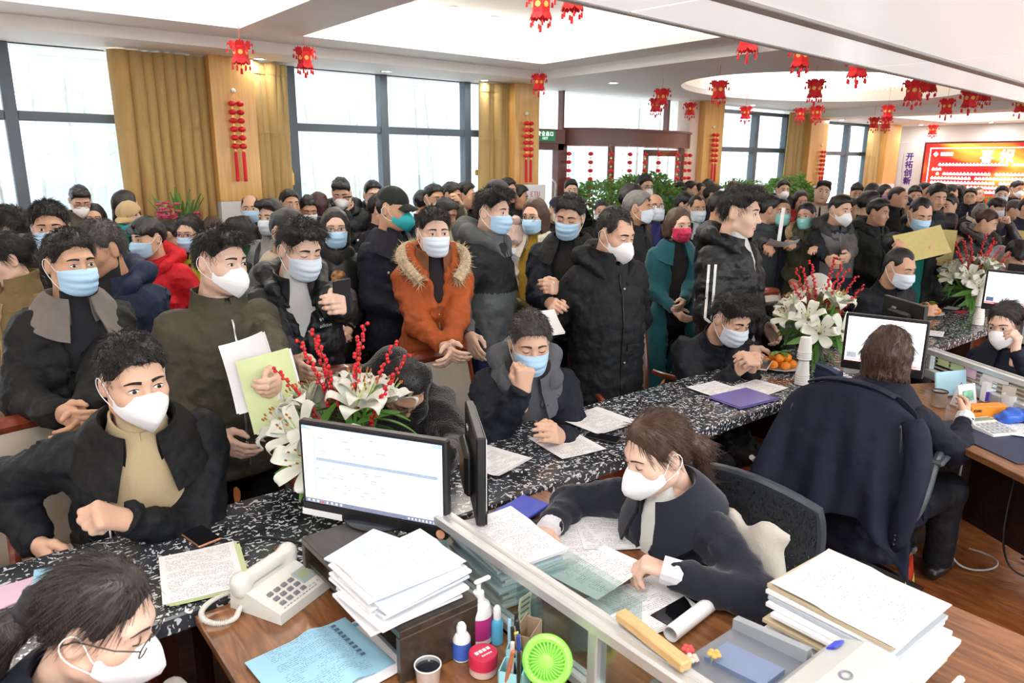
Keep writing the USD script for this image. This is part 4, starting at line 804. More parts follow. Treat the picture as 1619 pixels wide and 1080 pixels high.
# ================================================================ the crowd: nearest first
blk, blk2, navy, navy2, char, grey, lgrey, olive, teal = (.011, .012, .014), (.016, .018, .022), (.010, .015, .036), (.007, .010, .022), (.030, .032, .036), (.13, .135, .14), (.36, .37, .38), (.066, .060, .038), (.0, .080, .105)
whitem, zipm, blackm = mat('white_plastic', (.80, .80, .80), .4), mat('zip_metal', (.5, .5, .5), .3, .8), mat('black_plastic', (.012, .012, .013), .35)
screenoff = mat('phone_glass', (.006, .006, .008), .06, coat=.5)
def printed(nm, c1, c2): return nodes(nm, {'tc': ('texture_coordinate', {}), 's': ('separate_xyz', {}), 'ml': ('math', dict(math_type='multiply', value2=145.)), 'fr': ('math', dict(math_type='fraction')), 'lt': ('math', dict(math_type='less_than', value2=.42)),
  'mp': ('mapping', dict(scale=(330, 145, 1))), 'wn': ('noise_texture', dict(scale=1., detail=1.)), 'gt': ('math', dict(math_type='greater_than', value2=.49)), 'mp2': ('mapping', dict(scale=(16, 44, 1))), 'n2': ('noise_texture', dict(scale=1.)), 'g2': ('math', dict(math_type='greater_than', value2=.44)),
  'ab': ('math', dict(math_type='absolute')), 'mx': ('math', dict(math_type='less_than', value2=.088)), 'ay': ('math', dict(math_type='absolute')), 'my': ('math', dict(math_type='less_than', value2=.125)),
  'm1': ('math', dict(math_type='multiply')), 'm2': ('math', dict(math_type='multiply')), 'm3': ('math', dict(math_type='multiply')), 'm4': ('math', dict(math_type='multiply')), 'm5': ('math', dict(math_type='multiply', value2=.75)),
  'mix': ('mix', dict(color1=c1, color2=c2)), 'p': ('principled_bsdf', dict(roughness=.7))},
  [('tc.object', 's.vector'), ('s.y', 'ml.value1'), ('ml.value', 'fr.value1'), ('fr.value', 'lt.value1'), ('tc.object', 'mp.vector'), ('mp.vector', 'wn.vector'), ('wn.fac', 'gt.value1'), ('tc.object', 'mp2.vector'), ('mp2.vector', 'n2.vector'), ('n2.fac', 'g2.value1'),
   ('s.x', 'ab.value1'), ('ab.value', 'mx.value1'), ('s.y', 'ay.value1'), ('ay.value', 'my.value1'), ('lt.value', 'm1.value1'), ('gt.value', 'm1.value2'), ('m1.value', 'm2.value1'), ('mx.value', 'm2.value2'), ('m2.value', 'm3.value1'), ('my.value', 'm3.value2'), ('m3.value', 'm4.value1'), ('g2.value', 'm4.value2'), ('m4.value', 'm5.value1'), ('m5.value', 'mix.fac'), ('mix.color', 'p.base_color')], 'p.BSDF')
paperm, bluem = printed('paper_print', (.83, .83, .84), (.16, .16, .19)), printed('blue_print', (.34, .62, .78), (.10, .22, .36))
paperw, paperb, paperp, papery, manila = mat('paper_white', (.83, .83, .84), .7), mat('paper_blue', (.32, .62, .78), .7), mat('paper_pink', (.72, .50, .64), .7), mat('paper_green', (.62, .72, .38), .7), mat('manila', (.55, .46, .18), .7, var=.06, vs=30)
def decal(c, m, x0, z0, ma, nm, mirror=True, pa=None):
    v, f = m; p = c['fro'](x0-v[:, 0], z0+v[:, 1], .002)+np.outer(v[:, 2], c['Y']); c['add'](nm, (p, f[:, ::-1]), ma, False, None, pa)
def onarm(c, k, seg, side, m, off=.0):
    """Ribbons along a sleeve: k arm, seg 0 upper or 1 lower, side = direction from which the sleeve is met."""
    a, b = c['J'][k][seg], c['J'][k][seg+1]; t = np.linspace(m[0], m[1], 16); o = a+np.outer(t, b-a)+np.asarray(side)*.3; p = trace(c['jak'], o+np.asarray(off), np.tile(-np.asarray(side), (16, 1))); return p+np.asarray(side)*.002
def ribbon(p, n, w): s = nrm(np.cross(p[-1]-p[0], n))*w/2; n = nrm(n); return sheet(lambda u, v: p[(u*15).round().astype(int)]+np.multiply.outer(2*v-1, s), 16, 2, .003) if True else None
def button(c, x, z, r=.008, ma=None): p = c['fro']([x], [z], .002)[0]; c['add']('button', XM(lathe([(r, 0), (r, .003), (r*.6, .005)], 10), np.stack([c['X'], -c['U'], c['Y']], 1), p), ma or blackm)
def flap(c, x, z, w, h, ma, nm='pocket_flap'): c['add'](nm, sheet(lambda u, v: c['fro'](x+w*(u-.5), z+h*(v-.5), .006).reshape(u.shape+(3,)), 6, 4, -.004), ma)
def phone_at(label, p, R, group=None, case=None):
    t = thing('phone', label, 'phone', p); part(t, 'body', XM(box((0, 0, 0), (.074, .155, .0085), .003), R, (0, 0, 0)), mat('phone_case', (.02, .02, .024), .3) if case is None else case); part(t, 'screen', XM(box((0, 0, .0045), (.068, .147, .001)), R, (0, 0, 0)), screenoff); return t
def frame(y, z): z = nrm(z); x = nrm(np.cross(y, z)); return np.stack([x, np.cross(z, x), z], 1)
def paper_thing(label, p, R, w=.21, h=.297, n=1, ma=None, cat='papers', nm='paper_sheets', curl=.02, back=None):
    t = thing(nm, label, cat, p); L = frame(R[:, 1], R[:, 2])
    x = UsdGeom.Xform.Define(stage, t); M = np.eye(4); M[:3, :3] = L.T; M[3, :3] = p; x.ClearXformOpOrder(); x.AddTransformOp(opSuffix='m').Set(Gf.Matrix4d(M.tolist()))
    for k in range(n):
        part(t, 'sheet', sheet(lambda u, v: np.stack([(u-.5)*w+.008*k, (v-.5)*h-.004*k, curl*((2*u-1)**2*.5+(v-.5)**2)-.0025*k], -1), 9, 9, .001), (ma or paperm) if k == 0 else (back or paperw), 60)
    return t
# --- first row, left
def ex_stripes(c): 
    for q in (-.022, .022):
        n = nrm(-c['Hc']*[1, 1, 0]); p = onarm(c, 0, 0, n, (.02, 1.), c['Y']*q); c['add']('white_stripe', ribbon(p, n, .016), whitem)
        p = onarm(c, 0, 1, n, (.0, .85), c['Y']*q); c['add']('white_stripe', ribbon(p, n, .016), whitem)
person('man seated in black jacket over beige roll-neck jersey, white mask, arm on counter', 213, 603, 138, 18, 8, 3, body=2, hair='crop', mask='kn95', mc='white', top=(.010, .012, .017), shirt=(.50, .39, .23), cut='turtle', vneck=.9, opening=.095, collar='fold', cc=(.008, .008, .009), style='woven', puff=1.15, quilt=0,
  seat=True, lean=14, rh=('px', 62, 862, 2.3), lh=('px', 200, 822, 2.2), t=2.3, k=1.12, closed=0, hands=('relaxed', 'fist'), wide=1.08, torso=.50, hint=(.75, .55), extra=lambda c: [c['add']('zip', tube(c['fro'](np.full(16, .105), np.linspace(-.1, -.5, 16), .001), .004, 5), zipm)])
person('man standing in black jacket with wide open grey fleece collar and light blue mask', 112, 418, 102, 26, 4, 0, hair='crop', mask='surgical', top=blk, collar='fold', cc=(.17, .15, .135), shirt=(.008, .009, .015), vneck=.9, opening=.08, puff=1.12, quilt=.16, rh=('px', 95, 655, 2.72), lh=('px', 128, 665, 2.72), skin=1, k=1.03)
def ex4(c):
    c['add']('zip', tube(c['fro'](np.zeros(26), np.linspace(-.06, -.64, 26), .002), .005, 5), zipm); flap(c, -.095, -.21, .11, .03, LOOK[cloth(olive).GetPath().name])
    flap(c, -.095, -.27, .12, .11, LOOK[cloth(olive).GetPath().name], 'chest_pocket'); decal(c, box((0, 0, 0), (.035, .012, .002)), -.09, -.24, whitem, 'chest_tag'); flap(c, .12, -.48, .012, .12, blackm, 'hand_pocket')
person('young man standing in olive green jacket and white mask, green booklet in his hand', 350, 416, 103, 42, 6, -3, body=20, hair='quiff', mask='kn95', mc='white', top=olive, collar='stand', puff=1.12, arms='down', rh=('px', 345, 690, 2.8), lh=('px', 440, 612, 2.62), hands=('relaxed', 'grip'), wide=1.12, skin=3, k=1.04, extra=ex4)
def ex5(c):
    decal(c, J(*[box((.012*i, .006*i+.006, 0), (.009, .012+.012*i, .002), rz=.45) for i in range(3)]), -.075, -.16, whitem, 'chest_emblem'); decal(c, meshkit_text('adidas', .014, .002), -.066, -.187, whitem, 'chest_lettering')
    for q in (-.02, 0, .02): n = nrm(-c['Hc']*[1, 1, 0]+c['U']*.4); c['add']('white_stripe', ribbon(onarm(c, 1, 1, n, (.45, .98), c['U']*q), n, .009), whitem)
    for z in (-.1, -.2): button(c, -.02, z, .007, zipm)
person('young man in black quilted jacket with three white stripes looking at his phone', 474, 396, 92, 32, 17, 0, body=8, hair='quiff', mask='surgical', mc='pale', top=(.012, .014, .019), style='puffer', quilt=.11, puff=1.1, hood='plain', shirt=(.62, .62, .62), vneck=.2, opening=.075, lh=('px', 548, 487, 2.8), rh=('px', 474, 588, 2.95), hands=('relaxed', 'grip'), skin=3, wide=1.05, t=3.38, k=1.06, extra=ex5)
def ex8(c):
    c['add']('zip', tube(c['fro'](np.zeros(26), np.linspace(-.10, -.62, 26), .003), .005, 5), zipm); c['add']('chest_zip', tube(c['fro'](np.full(8, -.085), np.linspace(-.17, -.30, 8), .003), .007, 5), blackm)
    for sd in (-1, 1): flap(c, sd*.11, -.46, .13, .04, LOOK[cloth((.36, .075, .017)).GetPath().name]); c['add']('strap', tube(c['fro'](np.full(6, sd*.1), np.linspace(-.03, -.08, 6), .012), .012, 5), LOOK[cloth((.36, .075, .017)).GetPath().name])
person('young man in orange parka with fur hood and blue mask, hands on a chair back', 686, 369, 76, 16, 4, 0, hair='crop', mask='surgical', mc='pale', top=(.40, .085, .018), cc=(.20, .075, .03), collar='high', hood='fur', hoodc=(.40, .085, .018), rh=('px', 700, 548, 3.62), lh=('px', 713, 552, 3.6), puff=1.1, shirt=(.02, .01, .015), vneck=.22, opening=.05, skin=3, extra=ex8)
person('man in black and grey hooded jacket with blue mask, seen from the side', 779, 336, 70, 58, 6, 0, body=66, hair='quiff', mask='surgical', top=(.022, .024, .028), two=(lambda x, y, z: z < -.30, (.10, .11, .115), 'grey_panel'), cc=grey, hood='plain', hoodc=(.10, .105, .11), arms='down', legs=(.01, .02, .08), hem=.66, wide=.96, skin=3, rh=('px', 742, 530, 3.9), extra=lambda c: flap(c, -.14, -.42, .012, .14, blackm, 'hand_pocket'))
person('woman in olive parka and pale pink knitted hat with pompom', 815, 387, 55, -6, 6, 0, fem=1, hair='bob', hc='dark', hat='beanie', hatc=(.62, .45, .40), mask='surgical', mc='pale', top=(.16, .12, .05), cc=(.16, .12, .05), collar='high', hood='fur', furc=(.62, .52, .34), shirt=(.45, .08, .12), vneck=.2, lh=('px', 815, 478, 4.8), arms='front', t=5.0)
person('woman with long brown hair and spectacles in mustard jumper and cream coat', 845, 343, 58, -28, 6, 0, fem=1, hair='long', hc='brown', gl=1, mask='surgical', top=(.62, .58, .50), shirt=(.42, .26, .02), vneck=.9, opening=.09, collar='fold', cut='turtle', t=4.9)
person('man in black jacket looking down over light blue mask, writing on papers he holds', 900, 344, 68, -14, 16, -5, body=-8, hair='crop', mask='surgical', top=navy2, collar='fold', cc=(.006, .007, .010), shirt=(.008, .008, .010), vneck=.9, opening=.07, puff=1.1, arms='front', rh=('px', 868, 478, 4.1), lh=('px', 888, 458, 4.08), hands=('grip', 'pinch'), wide=1.1, skin=0)
person('tall man in black hooded parka and white mask, hands behind his back', 973, 372, 76, 48, 16, 0, body=30, hair='recede', mask='kn95', mc='white', top=(.012, .014, .017), hood='plain', collar='high', zipc=(.02, .02, .02), arms='back', hem=.80, t=4.0, k=1.08, legs=(.035, .04, .045), puff=1.12, wide=1.08, extra=lambda c: [[button(c, -.02, z, .007, zipm) for z in (-.12, -.5)], flap(c, -.10, -.42, .14, .03, LOOK[cloth((.012, .014, .017)).GetPath().name])])
person('man with spectacles and receding hair in dark coat over blue shirt, chin raised', 1035, 330, 46, 20, -8, 0, hair='bald', gl=1, mask='surgical', mc='pale', top=(.020, .021, .022), collar='fold', cc=(.16, .09, .04), shirt=(.03, .035, .20), vneck=.95, opening=.075, arms='pockets', skin=1, hem=.78, extra=lambda c: c['add']('shirt_collar', J(*[sheet(lambda u, v: c['TF']((0, 0, 0))+np.multiply.outer(sd*(.02+.055*u), c['X'])+np.multiply.outer(.105-.02*u-.0*v, c['Y'])+np.multiply.outer(.03*u-.07*v+.0, c['U']), 4, 4, .004) for sd in (-1, 1)]), cloth((.04, .045, .24), 'wool')))
person('woman with bobbed hair in long teal coat and red flowered mask', 1073, 357, 52, 34, 4, 0, fem=1, hair='bob', hc='brown', mask='surgical', mc='rose', top=teal, style='wool', collar='fold', hem=1.12, shirt=(.012, .012, .014), cut='turtle', vneck=.6, opening=.07, lh=('px', 1080, 478, 4.9), rh=('px', 1068, 492, 4.95), skin=3, t=5.1, extra=lambda c: [button(c, .13, -.06, .01, whitem)])
person('big youth without mask in long black padded coat with double white sleeve stripes, in profile', 1170, 338, 78, 74, 6, 0, body=62, hair='quiff', hc='black', top=(.014, .016, .019), style='puffer', quilt=.13, hood='plain', hoodc=(.012, .014, .016), puff=1.2, hem=1.0, arms='pockets', rh=('px', 1180, 552, 4.4), t=4.55, k=1.19, skin=3, wide=1.08, shirt=(.6, .6, .6), vneck=.16, opening=.03, extra=ex_stripes)
person('man in dark navy coat and green mask holding an open sheet of paper', 1235, 335, 44, 18, 4, 0, hair='buzz', mask='surgical', mc='green', top=(.012, .016, .030), style='wool', collar='stand', arms='read', rh=('px', 1236, 425, 5.3), lh=('px', 1250, 412, 5.2), hands=('grip', 'grip'), hem=.85, skin=1)
person('woman in olive green parka with tan fur hood and green mask', 1275, 342, 44, -22, 6, 8, fem=1, hair='pony', hc='black', mask='surgical', mc='green', top=(.085, .09, .05), hood='fur', furc=(.50, .34, .16), collar='high', lh=('px', 1272, 405, 5.6), arms='front', t=6.5)
person('young man without mask in cream collar looking up over the crowd', 1300, 306, 37, 6, -8, -8, hair='quiff', top=(.05, .06, .075), cc=(.6, .55, .45), collar='fold', skin=3)
person('man in grey jacket with navy sleeves and white mask, hands clasped at a chair', 1328, 333, 50, 46, 8, 0, body=25, hair='crop', mask='kn95', mc='white', top=(.016, .022, .038), two=(lambda x, y, z: (abs(x) < .15) & (z > -.42) & (z < -.04) & (y > -.02), (.15, .145, .15), 'grey_panel'), cc=(.06, .06, .065), collar='stand', hood='plain', hoodc=(.05, .052, .056), rh=('px', 1327, 443, 5.45), lh=('px', 1336, 440, 5.4), zipc=(.2, .2, .2), t=6.2)
person('man without mask in dark green jacket, in profile beside the envelope reader', 1388, 337, 42, 62, 6, 0, body=45, hair='short', top=(.020, .024, .022), hood='plain', puff=1.12, arms='front', skin=2)
person('balding man in black jacket over teal jersey reading a large envelope', 1455, 339, 50, 26, 24, 0, body=16, hair='recede', mask='surgical', top=(.016, .018, .022), collar='stand', shirt=(.0, .16, .14), vneck=.95, opening=.06, arms='read', rh=('px', 1425, 386, 5.6), lh=('px', 1482, 398, 5.5), hands=('grip', 'grip'), puff=1.1, skin=1, k=1.04)
person('big crew-cut man without mask in black padded jacket behind the envelope reader', 1480, 312, 42, 30, 16, 0, hair='crop', top=(.014, .016, .018), style='puffer', quilt=.12, puff=1.15, arms='crossed', skin=1, wide=1.1, k=1.04)
person('smiling man without mask in black zipped jacket, head turned aside', 1499, 327, 37, -32, 4, 0, hair='short', top=blk2, zipc=(.2, .2, .2), skin=1)
# --- seated along the counter
person('man bent low over the counter writing, black fleece hooded coat and spectacles', 637, 612, 92, 22, 58, 0, body=4, hair='buzz', gl=1, top=(.008, .008, .010), style='fur', hood='plain', puff=1.25, seat=True, lean=38, rh=('px', 625, 735, 2.75), lh=('px', 700, 720, 2.8), t=3.0, skin=1, wide=1.15, k=1.06)
def ex32(c): c['add']('zip_tape', tube(c['fro'](np.full(20, -.075), np.linspace(-.08, -.5, 20), .002), .006, 5), mat('grey_tape', (.1, .105, .115), .6))
person('man seated thinking with chin on his fist, navy coat with grey hood lining', 838, 543, 94, 12, 16, 0, body=10, hair='crop', hc='salt', mask='surgical', top=(.013, .018, .032), hood='plain', hoodc=(.11, .115, .13), cc=(.11, .115, .13), shirt=(.10, .105, .12), vneck=.9, opening=.075, collar='fold', seat=True, lean=20, rh=('px', 827, 618, 3.12), lh=('px', 885, 690, 3.1), hands=('fist', 'relaxed'), hdir=((.05, -.1, 1.), None), hpal=((.2, .8, 0), None), t=3.3, k=1.08, closed=1, puff=1.15, skin=0, wide=1.06, torso=.48, extra=ex32)
person('man seated leaning over his phone in dark jacket with brown and white shoulder patches', 1155, 505, 84, 48, 25, 0, body=34, hair='quiff', mask='surgical', mc='pale', top=(.018, .022, .030), two=(lambda x, y, z: (x > .10) & (y < -.06) & (z > -.5) & (z < -.12), (.42, .17, .045), 'brown_patch'), collar='stand', cc=(.02, .024, .032), seat=True, lean=34, rh=('px', 1165, 586, 4.0), lh=('px', 1188, 582, 4.0), hands=('grip', 'grip'), t=4.15, k=1.12, puff=1.1, skin=0)
person('white-haired old man bent over the counter behind the middle vase, dark green jacket', 1289, 462, 58, 55, 50, 0, body=45, hair='buzz', hc='white', top=(.022, .025, .022), style='puffer', quilt=.1, seat=True, lean=34, rh=('px', 1300, 540, 4.8), lh=('px', 1315, 530, 4.8), t=4.85, puff=1.15, skin=0)
person('man seated in dark jacket and light blue mask, hand resting on the far counter', 1422, 424, 58, 52, 18, 0, body=30, hair='recede', mask='surgical', mc='pale', top=(.018, .021, .028), collar='stand', seat=True, lean=24, lh=('px', 1457, 492, 5.6), rh=('px', 1440, 500, 5.5), t=5.4, k=1.12, skin=1)
person('person with head bowed behind the far vase in black hooded coat', 1530, 425, 50, 50, 60, 0, body=40, hair='short', top=(.012, .014, .017), hood='plain', seat=True, lean=40, rh=('px', 1530, 478, 6.1), lh=('px', 1545, 475, 6.1), t=6.3, puff=1.2, k=1.1, quilt=0)
person('youth in light grey hoodie bent behind the far monitor', 1607, 405, 52, 40, 40, 0, body=30, hair='fringe', top=(.36, .36, .39), hood='plain', seat=True, lean=30, t=6.6, k=1.1)
# --- second row and further, left to right
person('man at the left edge in white mask turned away, dark coat', 20, 368, 68, -120, 0, 0, hair='quiff', mask='kn95', mc='white', top=(.02, .02, .022), collar='high', t=4.0)
person('woman at the left edge in brown camouflage coat, hair tied back, head bowed', 6, 412, 76, -70, 16, 0, fem=1, hair='bun', top=(.20, .14, .06), collar='high', skin=3, t=3.3)
person('man in blue mask and dark fur-collared coat behind the fleece-collared man', 80, 362, 66, -4, 4, 0, hair='short', mask='surgical', top=(.02, .015, .012), collar='furcollar', cc=(.03, .018, .012), skin=1, t=3.75)
person('man without mask in navy down jacket, face turned to the left', 160, 396, 92, -58, 10, 0, body=-30, hair='crop', hc='salt', top=(.012, .022, .055), hood='plain', shirt=(.01, .01, .012), vneck=.2, puff=1.2, t=3.35, skin=2, wide=1.1, arms='front')
person('man with spectacles standing by the left window, head bowed', 127, 318, 44, 8, 26, 0, hair='quiff', gl=1, mask='kn95', mc='white', top=(.10, .085, .06))
person('woman with centre-parted hair behind the grey-haired man', 150, 347, 44, -5, 2, 0, fem=1, hair='long', hc='dark', top=(.03, .03, .03))
person('woman with dark brown hair behind the tan cap', 200, 326, 44, 120, 6, 0, fem=1, hair='long', hc='dark', top=(.02, .02, .022))
person('person in tan baseball cap, green collar and teal mask', 205, 347, 46, -30, 14, 0, hair='short', hat='cap', hatc=(.52, .38, .19), mask='surgical', mc='teal', top=(.015, .018, .02), collar='high', cc=(.0, .22, .17), t=4.95, k=.86)
person('person with black mop of hair in bright red jacket and blue mask', 234, 378, 56, -55, 6, 0, hair='fringe', mask='surgical', top=(.60, .012, .022), hood='plain', puff=1.15, skin=0, t=4.6)
person('person in red-orange coat half hidden behind the red jacket, head bowed', 268, 372, 40, -100, 12, 0, hair='short', top=(.50, .05, .03))
person('woman with spectacles and blue mask in black and yellow jacket', 300, 370, 52, -28, 8, 0, t=4.9, fem=1, hair='pony', hc='dark', gl=1, mask='surgical', top=(.02, .021, .024), two=(lambda x, y, z: z > -.23, (.50, .52, .03), 'yellow_yoke'), style='puffer', skin=3, lod=0)
person('woman with wavy brown hair facing away by the orchid', 338, 366, 44, 160, 4, 0, fem=1, hair='bob', hc='brown', top=(.60, .60, .60))
person('man with faded haircut in green collar facing away', 384, 372, 54, -130, 4, 0, hair='quiff', mask='surgical', mc='white', top=(.04, .045, .04), collar='high', cc=(.02, .18, .06))
person('balding elderly man in blue mask before the wooden pillar', 396, 331, 43, -4, 2, 0, hair='bald', mask='surgical', top=(.03, .012, .03), collar='fold', cc=(.012, .01, .014), shirt=(.05, .015, .03), vneck=.4)
person('man in pale grey jacket with dark backpack strap and white-blue mask', 430, 345, 56, -38, 4, 0, hair='quiff', mask='surgical', mc='pale', top=(.32, .33, .33), skin=3, extra=lambda c: c['add']('backpack_strap', tube(c['fro'](np.full(8, .1), np.linspace(-.03, -.4, 8), .004), .02, 6), blackm))
person('man without mask between the pillar and the window, looking right', 458, 324, 44, 22, 2, 0, hair='crop', top=(.08, .085, .09), skin=1)
person('man in grey jacket with beige collar behind the phone reader', 455, 368, 64, 44, 6, 0, hair='short', mask='surgical', top=(.13, .135, .14), collar='fold', cc=(.45, .38, .30), skin=1, t=4.1)
person('man with cream fleece collar and pale blue mask looking down', 489, 333, 44, 6, 18, 0, hair='crop', mask='surgical', mc='pale', top=(.016, .017, .02), collar='furcollar', cc=(.62, .54, .36), skin=1)
person('woman with reddish brown hair facing away by the window', 505, 326, 40, 150, 4, 0, fem=1, hair='bob', hc='red', top=(.02, .02, .022))
def ex6(c): c['add']('scarf', snet(lambda P: chain(P, [c['TF'](q) for q in ((-.075, .06, .0), (.0, .115, -.035), (.075, .06, .0), (0, -.08, .03), (-.075, .06, .0))], (.035,)*5, .02)+nz(P, 40., 3)*.012, c['neck']-.2, c['neck']+.2, .012), cloth((.02, .02, .022), 'wool'), 60); c['add']('leopard_bow', snet(lambda P: smin(el(P, c['TF']((0, .15, -.14)), (.05, .03, .035)), el(P, c['TF']((.01, .155, -.21)), (.045, .025, .05)), .02)+nz(P, 50., 3)*.014, c['TF']((0, .15, -.17))-.13, c['TF']((0, .15, -.17))+.13, .010), mat('leopard', (.35, .16, .06), .7, var=.85, vs=55), 60)
person('young woman with long hair, spectacles and leopard bow on a black leather jacket', 530, 362, 62, 4, 4, 0, fem=1, hair='long', hc='dark', gl=1, mask='surgical', top=(.018, .02, .021), style='leather', puff=1.1, skin=3, extra=ex6, collar='high', arms='front')
person('man in black hooded padded jacket and white mask looking at his phone by the window', 540, 306, 45, -6, 24, 0, hair='quiff', mask='kn95', mc='white', top=(.013, .016, .020), style='puffer', quilt=.1, hood='plain', arms='phone', puff=1.15, lh=('px', 545, 335, 6.1), k=1.04)
person('man in black buttoned jacket and white mask left of the window mullion', 590, 310, 44, 14, 4, 0, hair='short', mask='kn95', mc='white', top=(.013, .015, .019), hood='plain', puff=1.1, skin=3)
person('man in dark jacket directly behind the flat cap', 604, 332, 50, 70, 2, 0, hair='crop', top=(.02, .022, .03))
person('man in black flat cap and teal mask, navy jacket', 622, 333, 62, 62, 4, 0, body=40, hair='buzz', hat='cap', hatc=(.014, .018, .018), mask='kn95', mc='teal', top=(.014, .017, .036), collar='fold', shirt=(.014, .016, .03), vneck=.3, opening=.05, arms='front', skin=1, t=4.35, extra=lambda c: [button(c, sd*.13, z, .008, whitem) for sd, z in ((1, -.03), (-1, -.06), (1, -.2))])
person('man half hidden at the window behind the orange parka', 668, 322, 38, 150, 0, 0, hair='crop', top=(.02, .02, .022))
person('man with white mask string by the right window frame, looking right', 686, 315, 45, 36, 6, 0, hair='crop', mask='kn95', mc='white', top=(.02, .024, .028), skin=1)
person('man scratching his face beside the window, beige jacket', 714, 310, 40, 60, 10, 0, hair='crop', hc='dark', top=(.42, .38, .28), lh=('px', 724, 318, 6.4), skin=1)
person('man in black pullover seen from behind his shoulder at the window', 736, 311, 42, 72, 0, 0, hair='crop', top=(.012, .012, .014), skin=1)
person('dark-haired person with head bowed behind the orange parka, beige coat', 705, 338, 46, 60, 24, 0, hair='short', top=(.40, .37, .28), skin=2)
person('person hidden behind the hooded man, only black hair showing', 757, 325, 38, 150, 0, 0, hair='short', top=(.02, .02, .022))
person('man in grey flat cap facing away beside the pillar', 788, 310, 46, 75, 0, 0, hair='crop', hat='cap', hatc=(.06, .06, .06), top=(.012, .016, .03), skin=1)
person('dark-haired man behind the grey flat cap', 802, 303, 38, 60, 0, 0, hair='short', top=(.015, .016, .018), skin=1)
person('man in navy coat in front of the notice at the second pillar', 820, 314, 38, 80, 4, 0, hair='short', top=(.012, .016, .03), skin=2)
person('person in navy baseball cap behind the man writing', 882, 334, 40, 30, 8, 0, hair='crop', hat='cap', hatc=(.02, .02, .06), mask='surgical', mc='white', top=(.02, .02, .022))
person('man without mask standing in front of the green shrubs', 903, 302, 33, 8, 2, 0, hair='short', top=(.03, .03, .032), skin=3)
person('woman with dark hair and white mask in black coat under the shrubs', 951, 335, 36, 4, 4, 0, fem=1, hair='pony', mask='kn95', mc='white', top=(.02, .022, .024), puff=1.1)
person('man in grey jacket facing away right of the shrubs', 998, 318, 48, 130, 0, 0, hair='short', top=(.10, .105, .11), hood='plain')
person('grey-haired man facing away, black jacket', 1008, 330, 48, t=5.7, face=85, hair='short', hc='grey', top=(.014, .015, .018), mask='surgical', mc='pale', skin=2)
person('tall man with white mask rising behind the grey-haired man', 1019, 297, 38, 34, 4, 0, hair='short', gl=1, mask='kn95', mc='white', top=(.02, .022, .025), k=1.05)
person('man in teal-green mask behind the man with spectacles', 1043, 306, 34, 4, 4, 0, hair='short', mask='surgical', mc='green', top=(.02, .02, .022), skin=1)
person('man in green mask and black jacket right of the teal-masked man', 1058, 309, 31, 6, 6, 6, hair='recede', mask='surgical', mc='teal', top=(.014, .015, .018), skin=1)
person('man in dark cap and blue mask, head bowed, by the revolving door', 1074, 305, 30, 20, 20, 0, hair='crop', hat='cap', hatc=(.015, .02, .03), mask='surgical', top=(.02, .02, .022), skin=2)
person('dark-haired man facing away beside the revolving door', 1091, 302, 28, 80, 0, 0, hair='crop', top=(.025, .022, .02))
person('man with white mask in profile, grey jacket', 1083, 326, 40, 70, 6, 0, hair='crop', mask='kn95', mc='white', top=(.16, .15, .13), skin=1)
person('balding man in dark suit, white shirt and pale blue mask', 1102, 331, 42, 22, 4, 0, hair='recede', mask='surgical', mc='pale', top=(.012, .013, .018), style='suit', collar='fold', shirt=(.6, .62, .66), vneck=.3, opening=.045, skin=1)
person('man with short receding hair in profile behind the balding man', 1106, 306, 32, 60, 8, 0, hair='recede', top=(.02, .02, .022), skin=2)
person('man in navy coat seen from the side before the third pillar', 1127, 310, 34, 88, 0, 0, hair='short', hc='dark', top=(.014, .016, .040), skin=1, arms='pockets')
person('woman with a top bun in front of the third pillar', 1120, 297, 26, 140, 0, 0, fem=1, hair='bun', top=(.02, .02, .024))
person('man partly hidden behind the striped-sleeve youth', 1141, 330, 50, 80, 4, 0, hair='crop', top=(.015, .016, .019), skin=1)
person('light-brown-haired person behind the striped-sleeve youth', 1160, 303, 30, 30, 0, 0, fem=1, hair='bob', hc='brown', top=(.03, .03, .03))
person('woman with purplish hair and white mask, in profile', 1198, 312, 36, 72, 6, 0, fem=1, hair='long', hc='purple', mask='kn95', mc='white', top=(.02, .02, .024))
person('dark-haired man on the telephone facing away', 1215, 333, 44, 110, 6, 0, hair='short', top=(.06, .07, .08), skin=1)
person('man in fur-hooded dark jacket and white mask in front of the far shrubs', 1237, 301, 31, 26, 4, 0, hair='short', mask='kn95', mc='white', top=(.014, .015, .022), hood='fur', furc=(.06, .045, .03), puff=1.15)
person('dark-haired person half hidden under the far shrubs', 1266, 318, 32, 20, 12, 0, fem=1, hair='bob', hc='dark', top=(.4, .03, .04))
person('man in light blue shirt and dark jacket reading, by the far window', 1354, 305, 30, 10, 22, 0, hair='quiff', top=(.015, .018, .025), collar='fold', shirt=(.25, .36, .62), vneck=.35, opening=.05, skin=1)
person('man behind the grey jacket, face in profile without mask', 1346, 333, 38, 60, 4, 0, hair='crop', top=(.02, .022, .028), skin=1)
person('man with bushy black hair facing away, navy jacket', 1373, 324, 40, 120, 2, 0, hair='short', top=(.014, .016, .026))
person('dark-haired man by the last curtain, facing away', 1378, 305, 28, 140, 0, 0, hair='short', top=(.02, .02, .022))
person('woman with purple mask by the last pillar', 1399, 307, 28, 40, 6, 0, fem=1, hair='bob', mask='surgical', mc='violet', top=(.02, .02, .022))
person('man with closely cropped hair in dark green collar, in profile', 1420, 314, 37, 70, 4, 0, hair='buzz', hc='dark', top=(.02, .025, .022), collar='high', skin=1)
person('man in navy cap seen from the side in front of the purple characters', 1428, 330, 36, 80, 6, 0, hair='crop', hat='cap', hatc=(.012, .014, .05), top=(.014, .015, .018), skin=2)
person('man with short hair under the purple characters, only forehead showing', 1446, 311, 32, 10, 8, 0, hair='short', top=(.02, .02, .022), skin=1)
